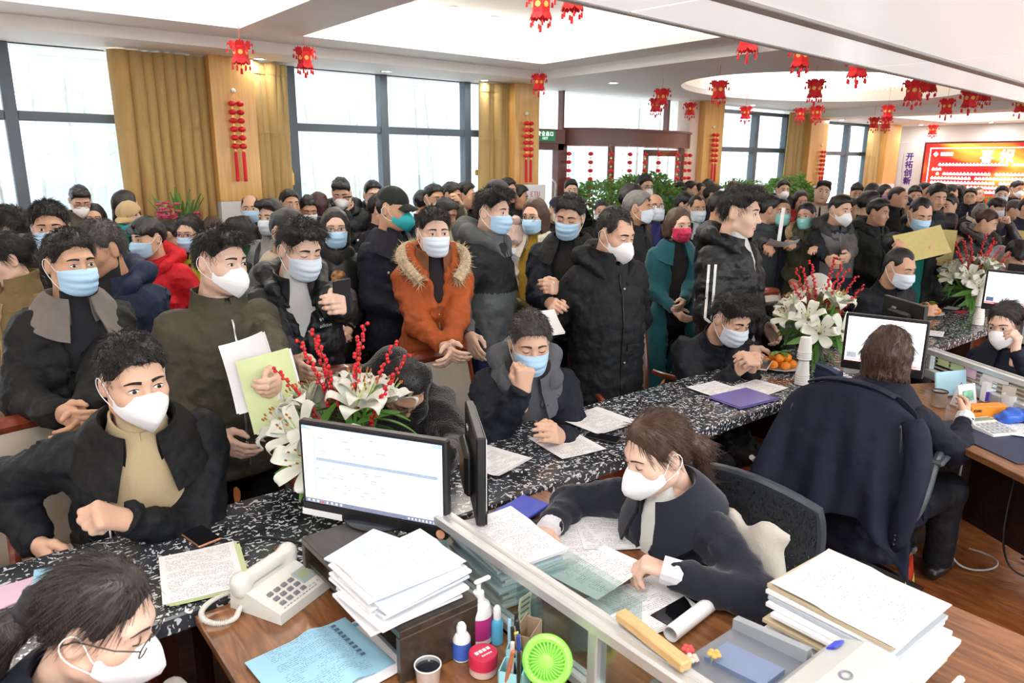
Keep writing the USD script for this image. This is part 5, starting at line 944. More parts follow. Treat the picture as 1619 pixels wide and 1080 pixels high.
person('man before the left edge of the red screen, facing away', 1461, 303, 27, 60, 0, 0, hair='crop', top=(.02, .02, .022), skin=1)
person('man in black coat turned to the red screen', 1503, 306, 27, 110, 0, 0, hair='short', top=(.015, .015, .018))
person('woman with long black hair turned to the red screen', 1519, 306, 25, 170, 0, 0, fem=1, hair='long', top=(.015, .015, .02))
person('man with spectacles and no mask in dark padded coat before the red screen', 1534, 312, 28, -4, 2, 0, hair='short', gl=1, top=(.014, .014, .026), collar='high', puff=1.2, extra=lambda c: c['add']('zip', tube(c['fro'](np.zeros(8), np.linspace(-.06, -.4, 8), .004), .01, 5), zipm))
person('bald man before the red screen', 1547, 308, 24, 30, 0, 0, hair='buzz', hc='salt', top=(.03, .03, .034))
person('man in light blue mask before the right part of the screen, chin raised', 1583, 310, 30, 8, 2, 0, hair='short', mask='surgical', top=(.02, .022, .026), skin=3)
person('man in white mask at the top right, dark suit', 1607, 300, 26, 42, 6, 0, hair='short', mask='kn95', mc='white', top=(.012, .013, .020), skin=1, k=1.06)
person('woman in leather jacket with beige scarf cord, bent over her phone', 1560, 352, 34, 72, 22, 0, fem=1, hair='bun', hc='brown', top=(.025, .024, .026), style='leather', hood='fur', furc=(.05, .035, .028), lh=('px', 1594, 352, 6.9), hands=('relaxed', 'grip'), body=60, t=7.0)
person('man in black mop of hair and pale blue mask beside the phone-holding woman', 1575, 330, 32, 62, 10, 0, hair='fringe', mask='surgical', mc='pale', top=(.02, .022, .028))
person('crew-cut man without mask at the right edge, navy jacket', 1603, 333, 31, 78, 8, 0, hair='crop', hc='salt', top=(.012, .018, .040), skin=1, arms='read', hands=('grip', 'grip'))
person('person in dark blue coat cut by the right edge', 1626, 330, 34, 60, 0, 0, hair='short', top=(.014, .020, .05))
person('person with beige fur hood turned away before the screen', 1551, 338, 30, 150, 4, 0, fem=1, hair='bob', hc='grey', top=(.03, .03, .034), hood='fur', furc=(.55, .48, .36))
# ================================================================ staff behind the counter
suitm = (.010, .014, .032)
def exS1(c): c['add']('hair_tie', snet(lambda P: el(P, c['Hc']-c['Yh']*.108+c['Zh']*.0, (.045, .045, .045))+nz(P, 60., 2)*.02, c['Hc']-.2, c['Hc']+.2, .01), mat('hair_tie', (.015, .015, .018), .6), 60)
person('woman in the foreground seen from above and behind, dark ponytail, spectacles and white mask', 158, 985, 196, 62, 22, 0, body=70, fem=1, hair='pony', hc='dark', gl=1, mask='kn95', mc='white', top=suitm, style='suit', collar='fold', shirt=(.7, .7, .72), vneck=.25, opening=.05, seat=True, lean=12, arms='desk', skin=3, t=1.42, k=1.06, extra=exS1)
def exS2(c):
    for z in (-.22, -.34): button(c, .0, z, .011)
    decal(c, box((0, 0, 0), (.016, .045, .004)), -.10, -.27, mat('badge_blue', (.10, .32, .75), .3), 'name_badge'); c['add']('earring', ball(c['Hc']+c['Xh']*-.083+c['Yh']*-.008-c['Zh']*.036, (.005,)*3, 8), whitem)
    w, d = c['J'][0][2], nrm(c['J'][0][2]-c['J'][0][1])
    for k in (0, 1): w, d = c['J'][k][2], nrm(c['J'][k][2]-c['J'][k][1]); c['add']('white_cuff', tube([w-d*.03, w+d*.028], [.040, .038], 14), cloth((.75, .76, .8), 'wool'))
person('woman clerk in navy coat and white mask sorting papers, brown hair tied low, blue badge', 1037, 718, 128, -54, 20, 0, body=-48, fem=1, hair='pony', hc='brown', mask='kn95', mc='white', top=suitm, style='wool', collar='fold', shirt=(.74, .74, .70), vneck=.24, opening=.055, seat=True, lean=14, rh=('px', 868, 836, 2.32), lh=('px', 1062, 905, 2.0), hands=('relaxed', 'pinch'), hpal=((0, 0, -1), (-.2, .3, -.6)), t=2.2, k=1.05, skin=3, torso=.50, hint=(.85, .3), extra=exS2)
def exS3(c):
    for k in (0, 1): w, d = c['J'][k][2], nrm(c['J'][k][2]-c['J'][k][1]); c['add']('white_cuff', tube([w-d*.03, w+d*.022], [.040, .038], 12), cloth((.75, .76, .8), 'wool'))
person('woman clerk with brown bobbed hair seen from behind in navy suit', 1405, 563, 88, 168, 6, 0, body=160, fem=1, hair='bob', hc='brown', top=suitm, style='suit', collar='fold', seat=True, lean=6, rh=('px', 1525, 662, 3.35), lh=(-.2, .3, -.4), t=3.2, k=1.06, wide=1.06, extra=exS3, hem=.75)
person('woman clerk in white mask talking on a mobile phone at the right edge', 1590, 514, 74, -24, 14, 6, body=-20, fem=1, hair='pony', hc='dark', mask='kn95', mc='white', top=suitm, style='suit', collar='fold', seat=True, lean=8, lh=('px', 1606, 556, 4.0), hands=('relaxed', 'grip'), hdir=(None, (0, 0, 1)), t=4.2, k=1.08, skin=3)
c = PEOPLE['woman clerk in white mask talking on a mobile phone at the right edge']
phone_at('phone held to the ear of the clerk at the right edge', c['Hc']-c['Xh']*.105+c['Yh']*.01-c['Zh']*.02, frame(nrm(c['Zh']*.8-c['Yh']*.5), -c['Xh']))

# ================================================================ counter, desks, partitions
granite = nodes('granite', {'tc': ('texture_coordinate', {}), 'w': ('noise_texture', dict(scale=18., detail=2.)), 'wm': ('mix_color', dict(fac=.055)), 'm1': ('mapping', dict(scale=(44, 120, 60), rotation=(0, 0, .6))), 'v1': ('voronoi_texture', dict(scale=1., randomness=1.)),
  'm2': ('mapping', dict(scale=(130, 52, 60), rotation=(0, 0, .2))), 'v2': ('voronoi_texture', dict(scale=1.)), 'sc1': ('separate_color', {}), 'sc2': ('separate_color', {}), 'l1': ('math', dict(math_type='multiply', value2=.62)), 'l2': ('math', dict(math_type='multiply', value2=.58)),
  'c1': ('math', dict(math_type='less_than')), 'c2': ('math', dict(math_type='less_than')), 'p1': ('math', dict(math_type='power', value2=2.1)), 'p2': ('math', dict(math_type='power', value2=2.3)), 'mx': ('math', dict(math_type='maximum')),
  'n': ('noise_texture', dict(scale=7., detail=5.)), 'r': ('rgb_ramp', dict(ramp=[(.3, (.014, .016, .020)), (.75, (.060, .068, .080))])), 'mix': ('mix', dict(color2=(.62, .64, .66))), 'p': ('principled_bsdf', dict(roughness=.14))},
  [('tc.object', 'w.vector'), ('tc.object', 'wm.a'), ('w.color', 'wm.b'), ('wm.result', 'm1.vector'), ('m1.vector', 'v1.vector'), ('wm.result', 'm2.vector'), ('m2.vector', 'v2.vector'), ('v1.color', 'sc1.color'), ('v2.color', 'sc2.color'), ('sc1.r', 'p1.value1'), ('sc2.g', 'p2.value1'), ('p1.value', 'l1.value1'), ('p2.value', 'l2.value1'),
   ('v1.distance', 'c1.value1'), ('l1.value', 'c1.value2'), ('v2.distance', 'c2.value1'), ('l2.value', 'c2.value2'), ('c1.value', 'mx.value1'), ('c2.value', 'mx.value2'), ('mx.value', 'mix.fac'), ('tc.object', 'n.vector'), ('n.fac', 'r.fac'), ('r.color', 'mix.color1'), ('mix.color', 'p.base_color')], 'p.BSDF')
def woodmat(nm, c0, c1, sc=(3, 22, 22), rough=.3): return nodes(nm, {'tc': ('texture_coordinate', {}), 'mp': ('mapping', dict(scale=sc)), 'n': ('noise_texture', dict(scale=1.6, detail=6., distortion=1.2)), 'r': ('rgb_ramp', dict(ramp=[(.3, c0), (.7, c1)])), 'p': ('principled_bsdf', dict(roughness=rough, coat_weight=.2))},
  [('tc.object', 'mp.vector'), ('mp.vector', 'n.vector'), ('n.fac', 'r.fac'), ('r.color', 'p.base_color')], 'p.BSDF')
deskm = woodmat('desk_walnut', (.12, .042, .014), (.33, .14, .052), (22, 3, 22)); darkw = woodmat('dark_cabinet', (.018, .010, .007), (.05, .022, .014)); mahog = woodmat('mahogany', (.13, .022, .010), (.24, .05, .02), (10, 10, 2), .25); riserm = woodmat('wenge', (.022, .015, .010), (.055, .038, .024), (22, 3, 22), .4)
ct = thing('counter', 'long service counter with dark granite top flecked in white', 'counter')
part(ct, 'worktop', bx((-1.2, 1.86, .705), (7.4, 2.43, .76), .006), granite)
part(ct, 'front_panel', bx((-1.2, 2.28, 0), (7.4, 2.32, .705)), mahog)
for x in (-.9, .38, 1.75, 3.6, 4.6, 5.9, 7.3): part(ct, 'support', bx((x, 1.93, 0), (x+.04, 2.28, .705)), darkw)
d1 = thing('desk', 'walnut desk in the foreground with telephone and monitor riser', 'desk')
part(d1, 'desktop', bx((.415, .55, .715), (1.02, 1.855, .745), .003), deskm); part(d1, 'side_panel', bx((.44, .62, 0), (.465, 1.82, .715)), darkw); part(d1, 'side_panel', bx((.985, .62, 0), (1.01, 1.82, .715)), darkw); part(d1, 'back_panel', bx((.465, 1.80, .1), (.985, 1.82, .715)), darkw)
d2 = thing('desk', 'walnut desk of the paper-sorting clerk beyond the glass partition', 'desk')
part(d2, 'desktop', bx((1.06, .30, .715), (1.66, 1.855, .745), .003), deskm); part(d2, 'side_panel', bx((1.07, .4, 0), (1.095, 1.82, .715)), darkw); part(d2, 'side_panel', bx((1.095, .42, 0), (1.6, .445, .715)), darkw)
d3 = thing('desk', 'walnut side table at the bottom right under the big paper pile', 'table')
part(d3, 'desktop', bx((1.665, .20, .715), (2.06, .88, .745), .003), deskm); part(d3, 'side_panel', bx((2.0, .24, 0), (2.025, .84, .715)), darkw)
alum = mat('aluminium', (.62, .64, .64), .35, .6); pglass = nodes('partition_glass', {'t': ('transparent_bsdf', dict(color=(.86, .93, .92))), 'g': ('glossy_bsdf', dict(roughness=.05)), 'm': ('mix_closure', dict(fac=.10))}, [('t.BSDF', 'm.closure1'), ('g.BSDF', 'm.closure2')], 'm.closure')
def partition(label, loc, rz, L, zt, z1):
    t = thing('partition', label, 'partition', loc, rz)
    part(t, 'top_rail', bx((-.027, -L, zt-.035), (.027, 0, zt), .006), alum); part(t, 'top_groove', bx((-.004, -L, zt), (.004, 0, zt+.002)), greym); part(t, 'bottom_rail', bx((-.02, -L, .747), (.02, 0, z1), .004), alum)
    for y in (-.0, -L/2, -L): part(t, 'post', bx((-.018, y-.015 if y < 0 else -.03, z1), (.018, y+.015 if y < 0 else 0, zt-.035), .003), alum)
    for a, b in ((-L/2+.015, -.03), (-L+.015, -L/2-.015)): part(t, 'glass_pane', bx((-.003, a, z1), (.003, b, zt-.035)), pglass)
    return t
partition('low aluminium and glass partition running through the foreground', (1.04, 1.63, 0), 0, 1.30, .95, .775)
P2 = np.array([4.35, 1.62, 0]); T2 = -.493
pt = partition('aluminium partition with notes stuck on it behind the orange box', P2, T2, 1.5, .92, .80)
for k in range(3): part(pt, 'grey_stripe', bx((-.008, -.9, .82+.022*k), (-.0045, -.05, .828+.022*k)), greym)
t = thing('desk', 'walnut desk of the clerk seen from behind, with pull-out tray', 'desk', P2, T2)
part(t, 'desktop', bx((-.62, -1.5, .715), (-.03, -.1, .745), .003), deskm); part(t, 'side_panel', bx((-.6, -.5, 0), (-.1, -.475, .715)), darkw); part(t, 'back_panel', bx((-.06, -1.5, .1), (-.04, -.1, .715)), darkw)
part(t, 'keyboard_tray', bx((-.80, -.62, .655), (-.3, -.02, .675), .003), deskm); part(t, 'tray_front', bx((-.82, -.62, .645), (-.80, -.02, .685), .003), mat('tray_edge', (.42, .19, .07), .4))
t = thing('keyboard', 'black keyboard on the pull-out tray', 'keyboard', P2, T2); part(t, 'case', bx((-.78, -.58, .675), (-.62, -.14, .692), .004), blackm)
part(t, 'keys', J(*[box((-.765+.026*i, -.56+.0255*j, .694), (.02, .02, .006), .002) for i in range(6) for j in range(17)]), mat('key_black', (.025, .025, .027), .5), kind='stuff')
t = thing('desk', 'walnut desk of the clerk on the phone', 'desk', P2, T2); part(t, 'desktop', bx((.03, -1.5, .715), (.6, .0, .745), .003), deskm); part(t, 'side_panel', bx((.1, -1.45, 0), (.55, -1.42, .715)), darkw)
sh = thing('under_counter_shelf', 'orange-red shelf board under the counter with dark bundles', 'shelf', (0, 0, 0))
part(sh, 'board', bx((2.55, 1.92, .36), (3.6, 2.26, .385)), mat('shelf_red', (.35, .07, .03), .4)); part(sh, 'upright', bx((2.55, 1.92, 0), (2.58, 2.26, .36)), LOOK['shelf_red'])
for k, (x, y, s) in enumerate([(2.85, 2.05, .17), (3.15, 2.05, .15), (2.68, 2.06, .13)]):
    solo('coat_bundle', ('crumpled black coat on the red shelf under the counter', 'black bag beside the crumpled coat under the counter', 'small dark bundle at the left end of the red shelf')[k], ('coat', 'bag', 'bundle')[k], snet(lambda P: el(P, (x, y, .385+s*.62), (s*1.05, s*.75, s*.62))+nz(P, 14., k)*.09+nz(P, 34., k)*.03, (x-.3, y-.3, .375), (x+.3, y+.25, .75), .015), cloth(((.012, .014, .02), (.012, .012, .013), (.02, .02, .024))[k], 'woven'), 60)
solo('umbrella_handle', 'white crook handle of an umbrella lying under the counter', 'umbrella', tube(spline([(3.02, 1.86, .52), (3.2, 1.84, .53), (3.34, 1.84, .55), (3.38, 1.86, .50), (3.3, 1.88, .46), (3.22, 1.88, .47)], 24), .014, 8), whitem)
def cable(label, pts, r=.004, m=None): solo('cable', label, 'cable', tube(spline(pts, 40), r, 6), m or whitem)
cable('white cable hanging from the umbrella handle under the counter', [(3.22, 1.86, .46), (3.2, 1.84, .3), (3.3, 1.82, .12), (3.36, 1.8, .02)])
cable('white cable lying on the floor behind the clerk\'s chair', [(2.9, 1.75, .01), (3.0, 1.66, .01), (3.1, 1.62, .012), (3.14, 1.66, .01)])
for k in range(3): cable(('grey cable looped on the floor under the far desk', 'black cable hanging under the far desk', 'thin grey cable at the right edge under the far desk')[k], [(3.75+.12*k, 1.25-.2*k, .68), (3.78+.1*k, 1.2-.2*k, .3), (3.7+.14*k, 1.1-.2*k, .03), (3.85+.1*k, 1.0-.2*k, .012), (3.95+.1*k, 1.15-.2*k, .012)], .005, (mat('cable_grey', (.4, .4, .4), .5), blackm, LOOK.get('cable_grey'))[k])
# shoes under the far desk
t = thing('trainer', 'black and white sports shoe under the far desk', 'shoe', (3.72, 1.42, 0), 1.2); part(t, 'sole', snet(lambda P: smax(chain(P, [(-.08, 0, .02), (.04, 0, .02), (.13, .01, .02)], (.045, .046, .036), .02), np.abs(P[:, 2]-.018)-.016, .006), (-.15, -.08, -.01), (.2, .08, .06), .008), whitem, 60)
part(t, 'upper', snet(lambda P: smax(smin(chain(P, [(-.07, 0, .05), (.04, 0, .045), (.12, .01, .03)], (.042, .042, .032), .02), rc(P, (-.07, 0, .06), (-.065, 0, .10), .042), .02), .03-P[:, 2], .004), (-.15, -.08, 0), (.2, .08, .16), .009), mat('shoe_knit', (.03, .035, .03), .8), 60)

# ---------------------------------------------------------------- monitors
scrw = mat('screen_lit', (.04, .04, .045), .4, emis=(.93, .96, 1), es=.62); scrb = mat('screen_bar', (.01, .03, .05), .4, emis=(.05, .25, .52), es=.45); scrd = mat('screen_dark_bar', (.02, .03, .08), .4, emis=(.03, .05, .14), es=.6); scrg = mat('screen_text', (.03, .04, .04), .4, emis=(.38, .50, .52), es=.45); scrl = mat('screen_pale_bar', (.03, .04, .05), .4, emis=(.42, .62, .85), es=.55)
reds = mat('screen_red', (.6, .05, .04), .5, emis=(.8, .08, .05), es=.7)
def monitor(label, TL, TR, h, foot, content=0, back=False, logo='acer', cat='monitor', tilt=.0):
    a, b = dep(*TL), dep(*TR); x = b-a; W = np.linalg.norm(x); x = nrm([x[0], x[1], 0]); z = np.array([0, 0, 1.]); y = np.cross(z, x); cen = (a+b)/2; bz = max(a[2], b[2]); t = thing('monitor', label, cat, (cen[0], cen[1], 0), 0)
    x3 = UsdGeom.Xform.Define(stage, t); x3.ClearXformOpOrder(); M = np.eye(4); M[0, :3], M[1, :3], M[2, :3], M[3, :3] = x, y, z, (cen[0], cen[1], cen[2]); x3.AddTransformOp(opSuffix='m').Set(Gf.Matrix4d(M.tolist()))
    w = W/2; f = -1 if not back else 1                                  # local -y looks at the viewer
    part(t, 'case', box((0, .016, -h/2), (W, .03, h), .005), blackm); b_ = .013
    S = lambda x0, x1, z0, z1, d=.001: bx((x0, -.001-d, z0), (x1, .001, z1)) if not back else bx((x0, .031, z0), (x1, .033+d, z1))
    scr = part(t, 'screen', S(-w+b_, w-b_, -h+.042, -b_), scrw); q = part(t, 'chin', box((0, -.001 if not back else .032, -h+.02), (W*.985, .004, .036), .001), blackm)
    lg = X(meshkit_text(logo, .011 if not back else .016), (0, 0, 0), rx=PI/2); lx = lg[0][:, 0].mean()
    if logo: part(t, 'logo', (lg[0]+(np.array([-lx, -.002, -h+.014]) if not back else np.array([-w*.5, -.0005, -.06])), lg[1]), mat('logo_silver', (.7, .7, .72), .3, .5))
    if back: part(t, 'hump', box((0, -.012, -h*.55), (W*.55, .03, h*.5), .012), blackm)
    if content == 1:
        H = h-.055; zz = lambda v: -b_-v*H; xx = lambda u: -w+b_+u*(2*w-2*b_)
        part(t, 'screen_bar', S(xx(0), xx(1), zz(.045), zz(.0)), scrl, False); part(t, 'screen_bar', S(xx(.10), xx(.97), zz(.43), zz(.39)), scrb, False); part(t, 'screen_bar', S(xx(.085), xx(.095), zz(.94), zz(.09)), scrl, False); part(t, 'task_bar', S(xx(0), xx(1), zz(1.), zz(.945)), scrd, False)
        g = np.random.default_rng(5); part(t, 'screen_text', J(*[S(xx(u), xx(u+g.uniform(.02, .05)), zz(v+.012), zz(v)) for v in (.07, .13, .22, .29, .5, .53, .58, .615, .65, .7, .75, .8) for u in g.uniform(.1, .6, 3)]), scrg, False, kind='stuff')
        part(t, 'screen_text', J(*[S(xx(.02+.013*0), xx(.07), zz(.05+.05*k+.01), zz(.05+.05*k)) for k in range(3)]+[S(xx(.02), xx(.075), zz(.93), zz(.91))]), mat('screen_amber', (.8, .6, .1), .5, emis=(.9, .66, .1), es=.8), False, kind='stuff')
        part(t, 'task_icons', J(*[S(xx(.02+.035*k), xx(.034+.035*k), zz(.985), zz(.96), .0015) for k in range(8)]+[S(xx(.76+.025*k), xx(.77+.025*k), zz(.985), zz(.962), .0015) for k in range(8)]), mat('icon', (.7, .7, .8), .5, emis=(.7, .75, .9), es=.7), False, kind='stuff')
        part(t, 'task_icon', S(xx(.125), xx(.14), zz(.985), zz(.96), .002), reds, False); st = part(t, 'round_sticker', X(lathe([(.0, 0), (.014, 0), (.014, .001), (0, .001)], 16), (w-.02, -.004, -h+.018), rx=PI/2), mat('sticker', (.75, .35, .2), .5)); part(t, 'paper_strip', box((-w+.07, -.003, -h+.008), (.14, .002, .02)), paperw)
    if content == 2: H = h-.055; part(t, 'task_bar', S(-w+b_, w-b_, -h+.042, -h+.056), reds, False); part(t, 'screen_window', S(-w+b_+.01, -w+b_+.05, -h+.06, -h+.085), scrd, False)
    fz = foot-cen[2]; part(t, 'stand_neck', box((0, .045, (-h*.75+fz)/2-.0), (.05, .022, abs(-h*.75-fz)), .006), blackm); part(t, 'stand_base', X(lathe([(.0, 0), (.11, 0), (.11, .006), (.09, .012), (0, .014)], 28), (0, .05, fz)), mat('base_gloss', (.012, .012, .014), .12)); return t
monitor('monitor in the foreground showing a blue and white form, on the dark riser', (470, 660, 2.16), (705, 703, 2.0), .30, .885, 1)
monitor('black monitor seen edge-on behind the end of the glass partition', (734, 622, 2.42), (752, 706, 2.10), .28, .748, 0, True)
monitor('white-lit monitor in front of the clerk seen from behind', (1338, 497, 3.45), (1472, 506, 3.25), .27, .748, 2)
monitor('bright monitor at the right edge beside the paper cups', (1560, 428, 4.7), (1640, 431, 4.5), .26, .748, 2)
monitor('back of a dark monitor standing between the two vases', (1398, 460, 4.3), (1460, 491, 3.95), .20, .765, 0, True)
monitor('back of a dark monitor at the right edge under the grey hoodie', (1594, 414, 5.4), (1650, 425, 5.2), .16, .765, 0, True)
# riser with its drawer slot
t = thing('monitor_riser', 'dark brown desktop riser stuffed with papers under the foreground monitor', 'riser')
part(t, 'top', bx((.71, 1.28, .865), (.93, 1.83, .885), .002), riserm)
for y in (1.28, 1.81): part(t, 'end_panel', bx((.71, y, .746), (.93, y+.02, .865), .002), riserm)
part(t, 'middle_shelf', bx((.72, 1.30, .80), (.92, 1.81, .812)), riserm); part(t, 'back_panel', bx((.92, 1.30, .746), (.93, 1.81, .865)), riserm)
rp = np.random.default_rng(9)
def stack(label, c, w, h, z0, z1, rz, n=10, mats=(None,), fan=.012, top=True, name='paper_stack'):
    t = thing(name, label, 'paper stack', (c[0], c[1], z0), rz); dz = (z1-z0)/n
    for k in range(n): part(t, 'sheaf', box((rp.normal(0, fan), rp.normal(0, fan), dz*(k+.5)), (w, h, dz*.86), .001, rz=rp.normal(0, .03)), paperw if mats[k % len(mats)] is None else mats[k % len(mats)], False)
    if top: part(t, 'top_sheet', sheet(lambda u, v: np.stack([(u-.5)*w, (v-.5)*h, z1-z0+.004+.006*(2*u-1)**2*(v > .5)], -1), 9, 9, .001), paperm, 60)
    return t
stack('thick pile of printed sheets on the riser in the foreground', (.785, 1.40), .25, .20, .886, .975, .04, 10, (None, None, mat('folder_clear', (.62, .68, .76), .25)))
stack('clear folders lying under the printed pile on the riser', (.82, 1.58), .19, .20, .886, .912, .3, 4, (LOOK['folder_clear'],), top=False)
stack('papers in the slot of the riser', (.83, 1.66), .16, .20, .813, .85, 0, 5, fan=.004, top=False)
stack('high white pile beyond the partition beside the mouse hand', (1.20, 1.50), .21, .30, .746, .86, -.1, 11, (None, None, LOOK['folder_clear']))
stack('big pile of printed forms at the bottom right', (1.585, .665), .26, .30, .746, .94, -.02, 16, (None, mat('sheaf_grey', (.45, .50, .56), .6), None, mat('sheaf_tan', (.55, .45, .30), .6), None, None))
# ---------------------------------------------------------------- papers lying about
def flatp(label, px, z, rz, w=.21, h=.297, n=1, m=None, back=None, nm='paper_sheets'): p = onz(*px, z); return paper_thing(label, p+np.array([0, 0, .003*n]), rot(0, 0, rz), w, h, n, m, nm=nm, curl=.004, back=back)
flatp('pink form with handwriting at the left edge of the counter', (28, 958), .764, 0.0, .14, .26, 1, paperp)
flatp('light blue booklet on the counter beside the pink form', (108, 922), .765, -.15, .17, .22, 2, paperb, papery)
flatp('printed white form over a green sheet on the counter, left of the telephone', (318, 908), .764, -.2, .21, .27, 3, None, papery)
flatp('white sheet lying on the counter in front of the thinking man', (896, 703), .764, -.15, .22, .26); flatp('overlapping white sheets right of the thinking man', (943, 667), .764, .0, .26, .25, 3)
flatp('loose white sheets under the bent writer\'s hands', (765, 728), .764, .25, .22, .28, 3)
flatp('pink-stamped white sheet under the purple folder', (1130, 616), .764, -.1, .22, .2); flatp('white sheet right of the purple folder', (1200, 614), .763, .0, .24, .2)
solo('folder', 'purple folder lying on the counter in front of the man with the phone', 'folder', J(box((0, 0, .004), (.29, .215, .006), .002), box((0, 0, .010), (.28, .205, .004), .001)), mat('folder_violet', (.16, .14, .42), .3), loc=onz(1175, 631, .762), rz=-.12)
flatp('crumpled white sheets behind the middle monitor', (1470, 528), .764, .3, .2, .16, 2)
flatp('white leaflet by the far vase', (1505, 488), .764, .1, .15, .1); flatp('red leaflet by the far vase', (1520, 494), .766, -.1, .16, .07, 1, mat('paper_red', (.65, .05, .06), .6))
flatp('printed sheet with red stamps under the clerk\'s sleeve', (905, 868), .75, -.35, .21, .297); flatp('printed sheet lifted by the clerk\'s hand', (950, 905), .80, .12, .24, .16); flatp('handwritten sheets in front of the clerk', (1015, 962), .75, -.15, .26, .2, 3); flatp('white sheets behind the clerk\'s mouse hand', (960, 838), .748, -.6, .2, .26, 2)
flatp('white sheet at the right edge of the far desk', (1608, 680), .75, .4, .2, .28)
c = onz(497, 1040, .75); t = thing('notebook', 'open blue printed notebook on the foreground desk', 'notebook', c, 0.06)
part(t, 'page', sheet(lambda u, v: np.stack([(u-.5)*.27, (v-.5)*.24-.03, .004+.012*np.exp(-((u-.62)/.1)**2)], -1), 17, 5, .003), bluem, 60)
part(t, 'back_page', box((.05, -.06, .001), (.29, .24, .002)), paperw); part(t, 'stamp_row', J(*[box((.085+.0*k, .06-.018*k, .0155), (.012, .009, .0008)) for k in range(9)]), mat('stamp_ink', (.08, .12, .2), .6), kind='stuff')
# ---------------------------------------------------------------- telephone
ivory, keym = mat('ivory_plastic', (.66, .65, .60), .3), mat('phone_key', (.16, .17, .18), .4)
t = thing('telephone', 'ivory desk telephone with grey keys and coiled cord', 'telephone', (.578, 1.668, .746), .441)
part(t, 'base', hull([(0, 0, 0), (.195, 0, 0), (.195, .18, 0), (0, .18, 0), (.003, .003, .028), (.192, .003, .028), (.192, .177, .062), (.003, .177, .062), (.003, .12, .058), (.192, .12, .058)]), ivory)
top = lambda x, y, w, h, d: XM(box((0, 0, 0), (w, h, d), .0015), rot(.30, 0, 0), (x, y, .0285+y*.268))
for i in range(4):
    for j in range(3): part(t, 'key', top(.04+.026*i, .028+.022*j, .017, .013, .006), keym)
lc = part(t, 'display', top(.160, .062, .052, .05, .005), mat('lcd_bezel', (.30, .36, .34), .3)); part(t, 'lcd', top(.160, .064, .040, .028, .0065), mat('lcd', (.34, .38, .24), .2), True, None)
part(t, 'lettering', J(*[top(.03+.012*k, .012, .008, .0016, .002) for k in range(11)]), keym, kind='stuff'); part(t, 'handset', snet(lambda P: smin(smin(rc(P, (.012, .148, .078), (.19, .148, .078), .021), rc(P, (.012, .148, .078), (.014, .146, .060), .027), .015), rc(P, (.19, .148, .078), (.188, .146, .060), .027), .015), (-.05, .09, .02), (.25, .21, .14), .006), ivory, 60)
part(t, 'soft_key_row', J(*[top(.135+.016*k, .022, .010, .006, .003) for k in range(4)]), mat('key_pale', (.5, .5, .48), .4), kind='stuff')
cp = spline([onz(398, 938, .80), onz(360, 938, .775), onz(325, 958, .77), onz(321, 978, .768), onz(345, 986, .76), onz(372, 977, .757), onz(378, 965, .757), onz(395, 952, .765)], 420)
part(t, 'coiled_cord', XM(tube((cp-np.array([.578, 1.668, .746])) @ rot(0, 0, .441), .0062+.0018*np.sin(np.arange(420)*1.3), 7), np.eye(3), (0, 0, 0)), ivory)
def phone_flat(label, px, rz, z=.766, case=None): return phone_at(label, onz(*px, z), rot(0, 0, rz), case=case)
phone_flat('black smartphone with copper rim lying on the counter by the seated man', (314, 846), .18, case=mat('copper', (.75, .36, .22), .3, .7)); phone_flat('black smartphone on the counter beside the white sheets', (954, 692), .35); phone_flat('black smartphone on the clerk\'s desk beside the paper roll', (1073, 968), PI/2+.0, .756)
cable('black cable and adapter lying on the counter behind the telephone', [onz(360, 865, .768), onz(390, 855, .768), onz(410, 850, .768), onz(440, 852, .768), onz(470, 858, .768), onz(500, 860, .77)], .005, blackm)
solo('adapter', 'small brass-coloured plug adapter on the counter by the riser', 'adapter', box((0, 0, .012), (.05, .03, .022), .006), mat('brass_old', (.28, .22, .12), .4, .4), loc=onz(500, 860, .762), rz=.5)
cable('red cord of a keyring on the foreground desk', [onz(533, 938, .75), onz(545, 944, .75), onz(556, 950, .75), onz(550, 954, .75), onz(540, 945, .75)], .002, mat('cord_red', (.7, .1, .04), .6))
solo('ring', 'small black ring with the red cord on the foreground desk', 'ring', X(tube([(.014*math.cos(a), .014*math.sin(a), .003) for a in np.linspace(0, 2*PI, 17)[:-1]], .003, 6, True), onz(531, 933, .747)), blackm)
solo('tape_ring', 'yellow plastic ring on the foreground desk', 'ring', X(tube([(.014*math.cos(a), .011*math.sin(a), .004) for a in np.linspace(0, 2*PI, 17)[:-1]], .004, 6, True), onz(571, 962, .747)), mat('amber_plastic', (.55, .38, .06), .35)); solo('ring', 'small brown ring on the counter behind the telephone', 'ring', X(tube([(.013*math.cos(a), .013*math.sin(a), .004) for a in np.linspace(0, 2*PI, 17)[:-1]], .004, 6, True), onz(441, 869, .762)), mat('brown_plastic', (.18, .08, .04), .5))
t = thing('binder_clip', 'tiny light blue binder clip on the foreground desk', 'clip', onz(565, 993, .746), .5); part(t, 'body', prism([(-.008, 0), (.008, 0), (.003, .011), (-.003, .011)], -.009, .009), mat('clip_blue', (.15, .45, .6), .35)); part(t, 'wire', tube([(-.003, .011, -.005), (-.006, .024, -.004), (-.006, .024, .004), (-.003, .011, .005)], .001, 5), chrome)
